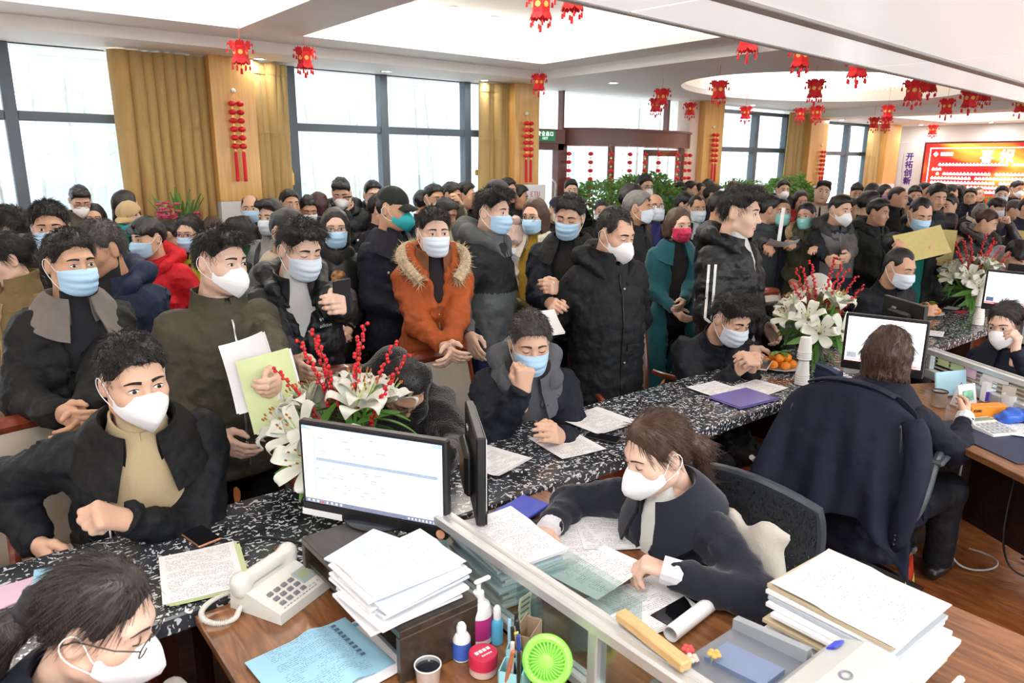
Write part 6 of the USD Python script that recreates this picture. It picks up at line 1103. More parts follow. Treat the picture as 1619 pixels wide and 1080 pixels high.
# bottles, jar, pens and fan in the foreground
def at(px, z=.746): return onz(*px, z)
plastw = mat('bottle_white', (.78, .78, .77), .3)
t = thing('pump_bottle', 'white pump bottle with magenta label beside the riser', 'bottle', at((757, 1012))); part(t, 'bottle', lathe([(.030, 0), (.034, .004), (.034, .085), (.028, .105), (.016, .114), (.016, .12)], 24), plastw); part(t, 'label', lathe([(.0345, .02), (.0345, .078)], 24, False), mat('label_magenta', (.45, .03, .20), .4))
part(t, 'pump', J(cyl((0, 0, .12), .014, .018, 16), cyl((0, 0, .138), .006, .022, 10), box((.012, 0, .166), (.05, .014, .012), .005)), plastw)
t = thing('small_bottle', 'small white bottle with blue label in front of the pump bottle', 'bottle', at((730, 1040))); part(t, 'bottle', lathe([(.020, 0), (.022, .004), (.022, .058), (.016, .068), (.011, .072)], 20), plastw); part(t, 'label', lathe([(.0224, .006), (.0224, .05)], 20, False), mat('label_blue', (.05, .12, .50), .4)); part(t, 'cap', lathe([(.012, .07), (.0125, .088), (.008, .096)], 16), whitem)
t = thing('jar', 'round jar with red lid and white lettering', 'jar', at((764, 1062))); part(t, 'body', lathe([(.030, 0), (.033, .004), (.033, .022), (.03, .026)], 24), mat('jar_rose', (.62, .45, .40), .3)); l = part(t, 'lid', lathe([(.0345, .022), (.035, .05), (.033, .054), (0, .054)], 24), mat('lid_red', (.55, .02, .07), .35)); part(t, 'lettering', J(*[box((-.016+.011*k, .004, .0545), (.008, .010, .001)) for k in range(4)], *[box((-.010+.006*k, -.012, .0545), (.004, .004, .001)) for k in range(5)]), whitem, kind='stuff')
t = thing('spray_bottle', 'light blue spray bottle behind the red jar', 'bottle', at((786, 1016))); part(t, 'bottle', lathe([(.014, 0), (.015, .004), (.015, .06), (.009, .07)], 18), mat('bottle_blue', (.10, .45, .70), .2)); part(t, 'cap', lathe([(.0095, .07), (.0095, .098), (.006, .104)], 14), whitem)
t = thing('pen_holder', 'turquoise pen holder of two cells', 'pen holder', at((815, 1085))+[0, 0, 0], .6); teal2 = mat('holder_turquoise', (.30, .62, .66), .35)
def cell(x, y, w, h): o = .0025; return J(bx((x, y, 0), (x+w, y+w, .004)), bx((x, y, 0), (x+o, y+w, h)), bx((x+w-o, y, 0), (x+w, y+w, h)), bx((x, y, 0), (x+w, y+o, h)), bx((x, y+w-o, 0), (x+w, y+w, h)))
part(t, 'cell', cell(-.055, -.03, .055, .075), teal2); part(t, 'cell', cell(.003, -.03, .055, .09), teal2); hp0 = at((815, 1085))
pc = [(.02, .02, .02), (.02, .02, .02), (.45, .15, .08), (.02, .05, .3), (.6, .6, .62), (.02, .02, .02), (.5, .42, .05), (.02, .02, .025), (.25, .5, .6)]
for k, col in enumerate(pc):
    q = np.array([-.045+.035*(k % 2)+.057*(k > 4), -.02+.018*(k % 3), .01]); q = rot(0, 0, .6) @ q+hp0; d = nrm([rp.normal(0, .13), rp.normal(0, .13), 1]); nm = ('black marker', 'black pen', 'terracotta pencil', 'dark blue pen', 'silver pen', 'black clip pen', 'yellow and black pen', 'slim black pen', 'pale blue pen')[k]
    t = thing('pen', nm+' standing in the turquoise holder', 'pen'); mm = mat('pen_%d' % k, col, .35); part(t, 'barrel', tube([q, q+d*.10, q+d*.135], [.0048, .0052, .0048], 8), mm); part(t, 'clip', tube([q+d*.10+[.006, 0, 0], q+d*.135+[.006, 0, 0]], .0014, 5), chrome)
fp = dep(865, 1045, 1.62); t = thing('hand_fan', 'lime green hand fan with round grille', 'fan'); limem = mat('lime_plastic', (.30, .78, .10), .35); n = nrm(CAM-fp+np.array([-.35, .1, -.35])); R = frame(np.array([0, 0, 1.]), n)
L = lambda m: XM(m, R, fp); part(t, 'rim', L(tube([(.048*math.cos(a), .048*math.sin(a), 0) for a in np.linspace(0, 2*PI, 41)[:-1]], .010, 8, True)), limem); part(t, 'motor', L(lathe([(.0, -.02), (.03, -.018), (.044, -.008)], 24)), limem)
for k in range(28): a = k*2*PI/28; part(t, 'spoke', L(tube([(.014*math.cos(a), .014*math.sin(a), .010), (.034*math.cos(a+.2), .034*math.sin(a+.2), .012), (.046*math.cos(a+.3), .046*math.sin(a+.3), .006)], .0016, 5)), limem)
part(t, 'hub', L(lathe([(.015, .006), (.015, .012), (.008, .014), (0, .0145)], 20)), limem); part(t, 'handle', J(tube([fp-R[:, 1]*.05, [fp[0], fp[1]-.005, .76]], [.013, .015], 12)), limem)
t = thing('coffee_cup', 'glass of black coffee at the bottom edge', 'cup', at((677, 1080))); part(t, 'glass', lathe([(.024, 0), (.030, .05), (.031, .05), (.026, .0)], 24, False), mat('clear_plastic', (.8, .82, .84), .1, trans=.7)); part(t, 'rim', X(tube([(.0305*math.cos(a), .0305*math.sin(a), .05) for a in np.linspace(0, 2*PI, 29)[:-1]], .0016, 6, True), (0, 0, 0)), whitem); part(t, 'coffee', cyl((0, 0, .02), .0275, .022, 24), mat('coffee', (.006, .008, .015), .08))
t = thing('memo_card', 'cream memo card with writing propped behind the pens', 'note', dep(832, 968, 1.86), .2); part(t, 'card', sheet(lambda u, v: np.stack([(u-.5)*.05, .006*np.sin(3*v), (v-.5)*.10], -1), 4, 6, .001), mat('memo_cream', (.70, .68, .48), .7)); part(t, 'writing', J(*[box((0, -.002+.006*math.sin(3*(.8-.13*k)), .035-.016*k), (.034, .001, .004)) for k in range(5)]), keym, kind='stuff')
t = thing('carton', 'small brown carton of pens behind the turquoise holder', 'box', at((835, 1048)), .5); part(t, 'carton', J(bx((-.04, -.02, 0), (.04, -.018, .10)), bx((-.04, .018, 0), (.04, .02, .11)), bx((-.04, -.02, 0), (-.038, .02, .10)), bx((.038, -.02, 0), (.04, .02, .10))), mat('carton_brown', (.42, .30, .20), .7))
# beyond the partition
solo('storage_box', 'clear plastic storage box seen through the partition glass', 'box', J(bx((-.1, -.14, 0), (.1, .14, .10), .01), bx((-.105, -.145, .10), (.105, .145, .112), .004)), LOOK['partition_glass'], loc=onz(905, 990, .746)*[0, 1, 1]+np.array([1.19, 0, 0]), rz=0)
t = thing('pencil_cup', 'turquoise cup with flower-topped pens seen through the partition', 'pen holder', (1.17, .80, .746)); part(t, 'cup', lathe([(.03, 0), (.034, .08), (.031, .08), (.028, .004)], 20), teal2)
for k, cc in enumerate([(.75, .3, .05), (.7, .08, .08), (.8, .55, .5), (.75, .4, .1)]): t = thing('flower_pen', 'pen with a %s artificial flower in the cup behind the partition' % ('orange', 'red', 'pink', 'amber')[k], 'pen', (1.17, .80, .75)); tip = (.02*math.cos(k*1.6)*1.6, .02*math.sin(k*1.6)*1.6, .13+.012*k); part(t, 'barrel', tube([(0, 0, 0), tip], .003, 6), mat('stem_green', (.35, .5, .2), .5)); part(t, 'flower', J(*[ball(np.array(tip)+[.009*math.cos(a), .009*math.sin(a), 0], (.007, .007, .005), 6) for a in np.arange(5)*1.257]), mat('petal_%d' % k, cc, .6))
solo('wooden_block', 'long beige wooden block resting on the partition rail', 'block', box((0, 0, .012), (.03, .20, .022), .003), mat('pine', (.55, .36, .16), .5, var=.15, vs=20, stretch=(8, 1, 8)), loc=onz(1030, 1018, .955), rz=-.12)
solo('paper_roll', 'white paper roll on the clerk\'s desk', 'paper roll', X(lathe([(.018, 0), (.021, .0), (.021, .2), (.018, .2)], 18, False), onz(1060, 1003, .77), rz=.1, ry=PI/2), paperw)
solo('blue_folder', 'bright blue folder lying at the end of the counter beside the mouse', 'folder', box((0, 0, .01), (.24, .12, .012), .003), mat('folder_blue', (.06, .09, .55), .3), loc=onz(815, 815, .762), rz=.22)
solo('mouse', 'black computer mouse under the clerk\'s right hand', 'mouse', ball((0, 0, .012), (.03, .05, .02), 14), blackm, loc=onz(846, 838, .748), rz=.8)
t = thing('scanner', 'pale grey document scanner at the bottom right', 'scanner', (1.08, 0, .746)); pg = mat('scanner_grey', (.50, .52, .50), .35); dg = mat('scanner_dark', (.17, .19, .22), .4); PX = np.array([[0, 0, 1], [1, 0, 0], [0, 1, 0]])
part(t, 'body', XM(prism([(.44, 0), (.62, 0), (.645, .12), (.635, .17), (.60, .215), (.55, .235), (.50, .235), (.455, .205), (.44, .12)], .0, .29), PX, (0, 0, 0)), pg, 25); part(t, 'end_cover', XM(prism([(.445, 0), (.615, 0), (.64, .12), (.63, .165), (.60, .207), (.55, .226), (.50, .226), (.46, .2), (.445, .12)], .29, .306), PX, (0, 0, 0)), mat('scanner_pale', (.62, .64, .63), .35), 25)
part(t, 'input_tray', XM(prism([(.64, .10), (.82, .125), (.82, .14), (.64, .155)], -.05, .25), PX, (0, 0, 0)), dg, 25); part(t, 'tray_guide', XM(prism([(.64, .15), (.82, .14), (.82, .165), (.64, .185)], .235, .255), PX, (0, 0, 0)), mat('guide_grey', (.30, .33, .36), .4), 25); part(t, 'sliding_guide', XM(prism([(.65, .15), (.79, .14), (.79, .152), (.65, .168)], .09, .17), PX, (0, 0, 0)), mat('guide_blue', (.16, .22, .36), .4), 25)
part(t, 'blue_label', box((.25, .592, .222), (.035, .022, .004), rx=-.62), mat('label_cobalt', (.03, .06, .65), .4)); part(t, 'emblem', X(tube([(.013*math.cos(a), .010*math.sin(a), 0) for a in np.linspace(0, 2*PI, 21)[:-1]], .0025, 5, True), (.16, .525, .236)), dg)
t = thing('handheld_scanner', 'white handheld scanner with dark window lying before the big pile', 'scanner', (1.385, .74, .79), -.9); part(t, 'body', snet(lambda P: chain(P, [(-.06, 0, 0), (.0, 0, .004), (.07, 0, 0)], (.026, .03, .024), .02), (-.1, -.05, -.04), (.11, .05, .05), .007), plastw, 60); part(t, 'window', ball((-.005, 0, .022), (.05, .017, .014), 14), dg)
t = thing('sanitizer_bottle', 'clear pump bottle with green label at the bottom edge', 'bottle', (1.50, .42, .746)); part(t, 'bottle', lathe([(.026, 0), (.03, .004), (.03, .08), (.014, .10), (.013, .11)], 22), mat('gel_green', (.55, .68, .60), .15, trans=.4)); part(t, 'label', lathe([(.0304, .015), (.0304, .07)], 22, False), mat('label_green', (.03, .22, .14), .4)); part(t, 'pump', J(cyl((0, 0, .11), .014, .02, 14), cyl((0, 0, .13), .005, .015, 8), box((.012, 0, .15), (.045, .014, .012), .004)), plastw)
# far desk
def on2(px, z=.747): return onz(*px, z)
t = thing('calculator', 'white calculator with green display on the far desk', 'calculator', on2((1565, 679)), -.45); part(t, 'case', hull([(-.075, -.09, 0), (.075, -.09, 0), (.075, .09, 0), (-.075, .09, 0), (-.073, -.088, .012), (.073, -.088, .012), (.073, .088, .028), (-.073, .088, .028)]), plastw); part(t, 'display', box((0, .062, .027), (.13, .028, .004), .001, rx=.09), mat('lcd_green', (.18, .32, .24), .2))
for i in range(5):
    for j in range(4): part(t, 'key', box((-.054+.027*i, -.07+.027*j, .0165+.0024*j), (.02, .018, .006), .002), mat('calc_key', (.40, .43, .46), .4))
solo('desk_pad', 'dark blue desk pad under the calculator', 'desk pad', box((0, 0, .002), (.34, .5, .004), .001), mat('pad_navy', (.02, .03, .07), .5), loc=on2((1585, 695), .746), rz=-.493)
t = thing('carton_box', 'orange carton with black lettering on the far desk', 'box', on2((1555, 662)), -.55); part(t, 'carton', box((0, 0, .035), (.19, .06, .07), .002), mat('carton_orange', (.80, .27, .02), .4)); part(t, 'white_band', box((0, -.0305, .012), (.19, .001, .012)), paperw); part(t, 'end_face', box((.0955, 0, .035), (.001, .056, .064)), paperw); part(t, 'lettering', X(meshkit_text('KIND', .012), (-.085, -.031, .045), rx=PI/2), blackm)
t = thing('desk_calendar', 'small white and green desk calendar on a light blue board', 'calendar', on2((1523, 640)), -.3); part(t, 'page', hull([(-.06, -.03, 0), (.06, -.03, 0), (.06, .0, .11), (-.06, .0, .11), (-.06, .03, 0), (.06, .03, 0)]), paperw); part(t, 'picture', box((0, -.019, .055), (.07, .002, .05), rx=-.27), mat('picture_green', (.25, .55, .40), .5, var=.6, vs=30)); part(t, 'rings', J(*[tube([(x, -.008, .105), (x, 0, .122), (x, .008, .105)], .002, 5) for x in (-.035, .035)]), chrome)
solo('blue_board', 'light blue stand-up board behind the calendar', 'board', box((0, 0, .065), (.20, .012, .13), .003, rx=-.2), mat('board_sky', (.42, .68, .80), .5), loc=on2((1500, 625)), rz=-.4)
t = thing('tea_glass', 'glass tea jar with dark lid ring on the far desk', 'jar', on2((1483, 642))); part(t, 'glass', lathe([(.03, 0), (.035, .004), (.035, .075), (.032, .078)], 20), mat('tea_glass', (.5, .42, .34), .1, trans=.6)); part(t, 'rim', X(tube([(.035*math.cos(a), .035*math.sin(a), .078) for a in np.linspace(0, 2*PI, 23)[:-1]], .004, 6, True), (0, 0, 0)), blackm)
t = thing('medicine_box', 'white and violet carton on end behind the orange box', 'box', on2((1560, 634)), -.5); part(t, 'carton', box((0, 0, .05), (.06, .035, .10), .002), paperw); part(t, 'violet_print', box((0, -.018, .03), (.058, .001, .05)), mat('violet_print', (.12, .04, .5), .4))
t = thing('paper_cup', 'white paper cup beside the orange box', 'cup', on2((1592, 648))); part(t, 'cup', lathe([(.026, 0), (.034, .08), (.032, .08), (.025, .003)], 18), plastw)
solo('snack_bag', 'crumpled blue snack bag on the far desk', 'bag', snet(lambda P: el(P, (0, 0, .03), (.085, .05, .032))+nz(P, 35., 3)*.03, (-.13, -.09, -.005), (.13, .09, .09), .008), mat('bag_blue', (.03, .12, .55), .25), loc=on2((1600, 668)), rz=-.4)
for k, (x, z, w, h, m, l) in enumerate([(-.12, .875, .08, .06, papery, 'yellow-green note with grid'), (-.22, .87, .09, .055, mat('note_green', (.5, .66, .40), .7), 'pale green note'), (-.31, .86, .08, .05, paperp, 'pink printed slip'), (-.47, .885, .16, .05, paperw, 'long white printed slip'), (-.42, .84, .08, .045, mat('note_grey', (.66, .66, .64), .7), 'small grey card'), (-.56, .84, .08, .05, mat('note_rose', (.70, .62, .56), .7), 'rose-beige card'), (-.70, .85, .09, .06, LOOK['note_grey'], 'grey printed card')]):
    solo('note', l+' stuck to the far partition', 'note', box((-.012, x, z-.0), (.001, w, h)), m, False, loc=P2, rz=T2)
t = thing('desk_phone', 'dark blue desk telephone left of the clerk seen from behind', 'telephone', on2((1320, 600), .762), -.3); part(t, 'base', hull([(-.07, -.09, 0), (.07, -.09, 0), (.07, .09, 0), (-.07, .09, 0), (-.065, -.085, .02), (.065, -.085, .02), (.065, .085, .05), (-.065, .085, .05)]), mat('phone_navy', (.02, .035, .09), .3)); part(t, 'handset', tube([(-.05, -.08, .05), (-.05, 0, .065), (-.05, .08, .07)], [.022, .016, .022], 10), LOOK['phone_navy']); part(t, 'display', box((.025, .04, .045), (.06, .04, .004), rx=.17), mat('lcd_pale', (.5, .6, .7), .3))
for i in range(3):
    for j in range(3): part(t, 'key', box((.005+.02*i, -.06+.024*j, .026+.004*j), (.014, .015, .006), .001), whitem)
solo('card_stand', 'clear acrylic card stand in front of the middle vase', 'card stand', J(box((0, 0, .06), (.17, .004, .12), rx=-.12), box((0, .03, .002), (.17, .07, .004))), mat('acrylic', (.8, .86, .86), .05, trans=.85), loc=on2((1350, 590), .762), rz=-.4)
solo('name_card', 'red card under a yellow leaflet left of the middle monitor', 'card', box((0, 0, .004), (.16, .06, .004)), mat('card_red', (.65, .06, .04), .5), loc=on2((1318, 588), .762), rz=.2)
# ================================================================ chairs
beige = mat('chair_fabric', (.50, .44, .36), .8, var=.06, vs=20, bump=.15, bs=300, dist=.002)
def visitor_chair(label, loc, rz, group):
    t = thing('armchair', label, 'chair', loc, rz, group)
    bk = lambda u, v, o=0.: np.stack([(u-.5)*(.44+.05*np.sin(v*2.6)), .22-.07*np.cos((u-.5)*2.6)+.07+.10*v+o, .44+.50*v-.03*(2*u-1)**2*v], -1)
    part(t, 'backrest', sheet(bk, 13, 9, .045), beige, 60)
    part(t, 'top_rail', tube([bk(np.array(a), np.array(1.0))+[0, .02, .012] for a in np.linspace(0, 1, 15)], [.026]+[.034]*13+[.026], 8), mahog)
    for sd in (0., 1.): part(t, 'back_post', tube([bk(np.array(sd), np.array(b))+[(sd-.5)*.03, .02, 0] for b in np.linspace(-.1, 1, 9)], .02, 8), mahog)
    part(t, 'seat', box((0, -.02, .42), (.50, .50, .09), .03), beige, 40)
    for sd in (-1, 1):
        part(t, 'armrest', tube(spline([(sd*.245, .22, .66), (sd*.29, .05, .665), (sd*.295, -.15, .655), (sd*.28, -.24, .60), (sd*.27, -.25, .42)], 16), .018, 8), mahog)
        part(t, 'leg', tube([(sd*.23, -.23, .42), (sd*.235, -.25, 0)], [.022, .016], 8), mahog); part(t, 'leg', tube([(sd*.21, .20, .42), (sd*.225, .27, 0)], [.022, .016], 8), mahog)
    return t
vc = None
for lb, x, y, rz in [('armchair under the elbow of the man in the beige jersey, behind him', .20, 2.86, .25), ('armchair at the left edge behind the fleece-collared man\'s hip', -.22, 3.0, .1), ('armchair between the olive-jacketed man and the bent writer', 1.33, 2.78, -.1), ('armchair whose back the man in the orange parka leans on', 1.93, 2.74, -.05),
    ('empty armchair right of the tall man in the parka', 3.12, 2.72, -.35), ('armchair behind the striped-sleeve youth', 5.02, 2.80, -.1), ('armchair behind the white-haired old man', 4.62, 2.92, -.3), ('armchair under the seated man by the middle monitor', 5.66, 2.68, .0), ('armchair left of the far vase', 6.35, 2.95, .0)]:
    if vc is None: vc = visitor_chair(lb, (x, y, 0), rz, 'visitors\' armchairs along the counter')
    else: copy_of(vc, 'armchair', lb, 'chair', (x, y, 0), rz, 'visitors\' armchairs along the counter')
meshm = nodes('chair_mesh', {'tc': ('texture_coordinate', {}), 'mp': ('mapping', dict(scale=(420, 420, 90))), 'n': ('noise_texture', dict(scale=1., detail=0.)), 'g': ('math', dict(math_type='greater_than', value2=.63)), 't': ('transparent_bsdf', {}), 'p': ('principled_bsdf', dict(base_color=(.018, .022, .028), roughness=.6)), 'm': ('mix_closure', {})},
  [('tc.object', 'mp.vector'), ('mp.vector', 'n.vector'), ('n.fac', 'g.value1'), ('g.value', 'm.fac'), ('p.BSDF', 'm.closure1'), ('t.BSDF', 'm.closure2')], 'm.closure')
def office_chair(label, loc, rz, z0=.58, z1=.965, mesh=True):
    t = thing('office_chair', label, 'chair', loc, rz)                     # faces -x; the back stands at +x
    bk = lambda u, v: np.stack([.24-.06*np.cos((u-.5)*2.4)+.05*np.sin(v*2.8)+.04*v, (u-.5)*(.41+.05*np.sin(v*2.4)), z0+(z1-z0)*v-.05*(2*u-1)**2*v], -1)
    part(t, 'backrest', sheet(bk, 15, 11, .012), meshm, 60)
    rim = [bk(np.array(a), np.array(0.)) for a in np.linspace(0, 1, 9)]+[bk(np.array(1.), np.array(a)) for a in np.linspace(.1, 1, 9)]+[bk(np.array(a), np.array(1.)) for a in np.linspace(.9, 0, 9)]+[bk(np.array(0.), np.array(a)) for a in np.linspace(.9, .1, 8)]
    part(t, 'back_frame', tube(rim, .016, 8, True), mat('chair_frame', (.03, .04, .05), .35)); part(t, 'spine', tube([(.22, 0, .85), (.29, 0, .6), (.2, 0, .44), (0, 0, .42)], .025, 8), blackm)
    part(t, 'seat', box((-.02, 0, .475), (.50, .50, .08), .03), mat('chair_seat', (.02, .022, .028), .8), 40)
    for sd in (-1, 1): part(t, 'armrest', J(tube(spline([(.15, sd*.27, .45), (.12, sd*.31, .60), (.06, sd*.31, .685), (-.1, sd*.31, .69)], 14), .018, 8), box((-.06, sd*.31, .70), (.26, .07, .025), .01)), mat('arm_plastic', (.06, .075, .085), .35))
    part(t, 'gas_lift', tube([(0, 0, .44), (0, 0, .10)], .028, 12), blackm)
    for k in range(5):
        a = k*2*PI/5+.3; e = np.array([math.cos(a), math.sin(a), 0]); part(t, 'foot', tube([e*.03+[0, 0, .12], e*.2+[0, 0, .10], e*.33+[0, 0, .075]], [.03, .022, .016], 8), chrome); part(t, 'caster', X(lathe([(.026, -.022), (.03, -.018), (.03, .018), (.026, .022)], 14), e*.33+[0, 0, .031], a+PI/2, 0, PI/2), mat('caster', (.05, .07, .07), .4))
    return t
office_chair('black mesh-back office chair of the paper-sorting clerk', (1.68, 1.18, 0), .05); solo('cushion', 'cream cushion in the mesh-back chair', 'cushion', snet(lambda P: el(P, (1.80, 1.10, .72), (.06, .17, .19))+nz(P, 14., 2)*.03, (1.66, .85, .45), (1.95, 1.35, .98), .016), cloth((.55, .52, .46), 'wool'), 60)
oc = np.array([3.20, 1.42, 0]); office_chair('office chair with a navy suit jacket hung over its back', oc, PI+.15, .60, .94)
# suit jacket draped over that chair's back
def drape(u, v):
    s = 2*u-1; w = .245+.10*v**.8; fold = .018*np.sin(s*9+1.3*v*3)*v+.012*np.sin(s*17+2)*v
    x = -.285-.05*v**.7-.07*v+fold+.05*s**2*(1-v); z = 1.03-.10*np.abs(s)**2.4*(1-.3*v)-(.54+.05*np.sin(s*4)-.09*s)*v
    return np.stack([x, s*w, z], -1)
dj = thing('suit_jacket', 'navy suit jacket hanging over the office chair back', 'jacket', oc, .15-.0); sj = cloth((.013, .018, .045), 'suit')
part(dj, 'back', sheet(drape, 41, 25, -.008), sj, 70); part(dj, 'collar', sheet(lambda u, v: drape(u*.7+.15, np.zeros_like(u))+np.stack([-.012+.09*v, 0*u, .012-.02*v+.01*np.sin(v*3)], -1), 21, 6, .008), sj, 70)
part(dj, 'front', sheet(lambda u, v: drape(u, v*.75)*np.array([0, .95, 1])+np.stack([-.13+.03*np.sin(u*9)*v+.04*v, 0*u, -.015+0*v], -1), 31, 13, .008), sj, 70)
part(dj, 'sleeve', tube(spline([(-.27, -.25, .93), (-.32, -.30, .78), (-.36, -.30, .62), (-.35, -.27, .42)], 14), [.04, .05, .052, .051, .05, .05, .048, .047, .046, .045, .045, .044, .044, .042], 12), sj, 70)
part(dj, 'cuff_button', J(*[ball((-.405, -.275, .45+.02*k), (.006,)*3, 6) for k in range(3)]), blackm, kind='stuff')
# ================================================================ held things
c = PEOPLE['young man standing in olive green jacket and white mask, green booklet in his hand']; h = c['J'][1][2]
paper_thing('pale green booklet and white sheets held by the man in the olive jacket', h+np.array([-.045, -.075, -.03]), frame(nrm([-.22, .1, 1.]), nrm(CAM-h+np.array([-.5, .3, .2]))), .19, .27, 2, papery, nm='booklet', curl=.008)
paper_thing('white sheets behind the green booklet', h+np.array([-.075, .02, .02]), frame(nrm([-.35, .1, 1.]), nrm(CAM-h+np.array([-1.2, .3, .4]))), .17, .26, 2, paperw, curl=.04)
def held(label, who, k, dy=.09, dz=.03, tilt=.5):
    c = PEOPLE[who]; h = c['J'][k][2]; d = nrm(c['J'][k][2]-c['J'][k][1]); phone_at(label, h+d*dy+np.array([0, 0, dz]), frame(nrm(c['B']*.55+np.array([0, 0, .8])), nrm(c['Hc']-h)))
held('phone held up by the young man in the striped quilted jacket', 'young man in black quilted jacket with three white stripes looking at his phone', 1); held('phone in the hand of the man by the window', 'man in black hooded padded jacket and white mask looking at his phone by the window', 1)
held('phone with lit screen held by the woman in the leather jacket', 'woman in leather jacket with beige scarf cord, bent over her phone', 1)
c = PEOPLE['man seated leaning over his phone in dark jacket with brown and white shoulder patches']; p = (c['J'][0][2]+c['J'][1][2])/2
t = phone_at('phone held flat in both hands of the man leaning over the counter', p+np.array([.10, -.05, .02]), rot(.1, 0, -1.2), case=mat('case_rose', (.7, .45, .4), .4))
c = PEOPLE['balding man in black jacket over teal jersey reading a large envelope']; p = (c['J'][0][2]+c['J'][1][2])/2
paper_thing('large yellow-brown envelope being read by the balding man', p+c['B']*.09+np.array([0, 0, .02]), frame(nrm(c['B']*-.5+c['X']*.3+np.array([0, 0, .85])), nrm(c['B']*.85+np.array([0, 0, .5]))), .36, .24, 1, manila, 'envelope', 'envelope', .02)
paper_thing('yellow-brown envelope hanging beside the crew-cut man', dep(1495, 392, 6.1), frame(nrm([.05, 0, 1]), nrm(CAM-dep(1495, 392, 6.1))), .13, .30, 1, manila, 'envelope', 'envelope', .01)
paper_thing('yellow-brown envelope at the right edge', dep(1616, 375, 8.0), frame(nrm([.3, 0, 1]), nrm(CAM-dep(1616, 375, 8.0))), .2, .14, 1, manila, 'envelope', 'envelope', .01)
c = PEOPLE['man in dark navy coat and green mask holding an open sheet of paper']; p = (c['J'][0][2]+c['J'][1][2])/2
paper_thing('open white sheet in the hands of the man in the navy coat', p+c['B']*.08+np.array([0, 0, .0]), frame(nrm(c['B']*.7+np.array([0, 0, .3])), nrm(np.array([0, 0, 1.])-c['B']*.3)), .24, .24, 1, paperw, 'paper', 'paper_sheet', .06)
paper_thing('upright folded white strip of the same man', p+c['B']*.05+np.array([.02, .03, .17]), frame(nrm([.1, 0, 1]), nrm(CAM-p)), .03, .30, 1, paperw, 'paper', 'paper_sheet', .01)
c = PEOPLE['man in black jacket looking down over light blue mask, writing on papers he holds']; p = (c['J'][0][2]+c['J'][1][2])/2
solo('pen', 'white pen in the hand of the man writing in the crowd', 'pen', tube([p+[0, 0, .02], p+np.array([-.06, -.05, .09])], .005, 8), whitem)
paper_thing('white sheets held low by the man writing in the crowd', dep(862, 512, 3.9), frame(nrm([.4, -.3, .25]), nrm([-.2, -.3, 1.])), .24, .16, 2, paperw, 'papers', 'paper_sheet', .02)
# ================================================================ vases of lilies and red berries
vg = mat('vase_glass', (.80, .86, .84), .04, trans=.92); waterm = mat('vase_water', (.45, .20, .06), .05, trans=.7); petal = nodes('lily_petal', {'d': ('principled_bsdf', dict(base_color=(.82, .83, .76), roughness=.5)), 't': ('translucent_bsdf', dict(color=(.7, .72, .5))), 'm': ('mix_closure', dict(fac=.25))}, [('d.BSDF', 'm.closure1'), ('t.BSDF', 'm.closure2')], 'm.closure')
lgreen, budg, berrym, twigm = mat('lily_leaf', (.10, .26, .04), .4, var=.2, vs=20), mat('lily_bud', (.50, .62, .22), .45, var=.15, vs=15), mat('berry_red', (.62, .008, .015), .35), mat('twig', (.10, .03, .02), .6)
def place(src, name, label, cat, M, loc, group):
    x = UsdGeom.Xform.Define(stage, numbered('/World/'+name)); x.GetPrim().GetReferences().AddInternalReference(Sdf.Path(src)); x.ClearXformOpOrder(); A = np.eye(4); A[:3, :3] = np.asarray(M).T; A[3, :3] = loc
    x.AddTransformOp(opSuffix='c').Set(Gf.Matrix4d(A.tolist())); tag(x.GetPrim(), label, cat, group); x.GetPrim().SetInstanceable(True)
def leaf(L, w, a, z, droop=.4): return X(sheet(lambda u, v: np.stack([L*u, (v-.5)*w*np.sin(np.clip(u, .03, .97)*PI)**.7, .35*L*u-droop*L*u**2+.15*w*(2*v-1)**2], -1), 8, 3, .0012), (0, 0, z), a)
class Flora: pass
def make_lily(o, lab, g, loc, M):
    t = thing('lily', lab, 'flower', (0, 0, 0), 0, g); H = .21
    part(t, 'stem', tube([(0, 0, -.14), (.004, 0, 0), (0, .004, H)], [.004, .004, .005], 6), lgreen)
    for k in range(6):
        a = k*PI/3; sp = (1.15 if o else .25)*(1 if k % 2 else .9); r = lambda u: .012+.085*np.sin(u*sp*1.0)*(1 if o else .45)
        part(t, 'petal', X(sheet(lambda u, v: np.stack([.008+.10*(np.sin(u*1.5*sp))*.8, (v-.5)*(.052 if k % 2 else .040)*np.sin(np.clip(.12+.86*u, 0, 1)*PI)**.8, .095*np.sin(u*1.45)*(1.2-.35*sp)-.05*u**3*sp*(1 if o else 0)+.004*(2*v-1)**2], -1), 9, 5, .0014), (0, 0, H), a), petal if o else budg, 60)
    if o: part(t, 'stamens', J(*[tube([(0, 0, H+.01), (.02*math.cos(a), .02*math.sin(a), H+.07)], .0012, 4) for a in np.arange(6)*PI/3+.5]), budg, kind='stuff'); part(t, 'anthers', J(*[ball((.021*math.cos(a), .021*math.sin(a), H+.072), (.003, .003, .006), 6) for a in np.arange(6)*PI/3+.5]), mat('anther', (.35, .12, .02), .6), kind='stuff')
    for k, (a, z) in enumerate([(.5, .06), (2.4, .10), (4.4, .02), (5.6, .15)]): part(t, 'leaf', leaf(.15, .034, a, z), lgreen, 60)
    x = UsdGeom.Xform.Define(stage, t); A = np.eye(4); A[:3, :3] = np.asarray(M).T; A[3, :3] = loc; x.ClearXformOpOrder(); x.AddTransformOp(opSuffix='m').Set(Gf.Matrix4d(A.tolist())); return t
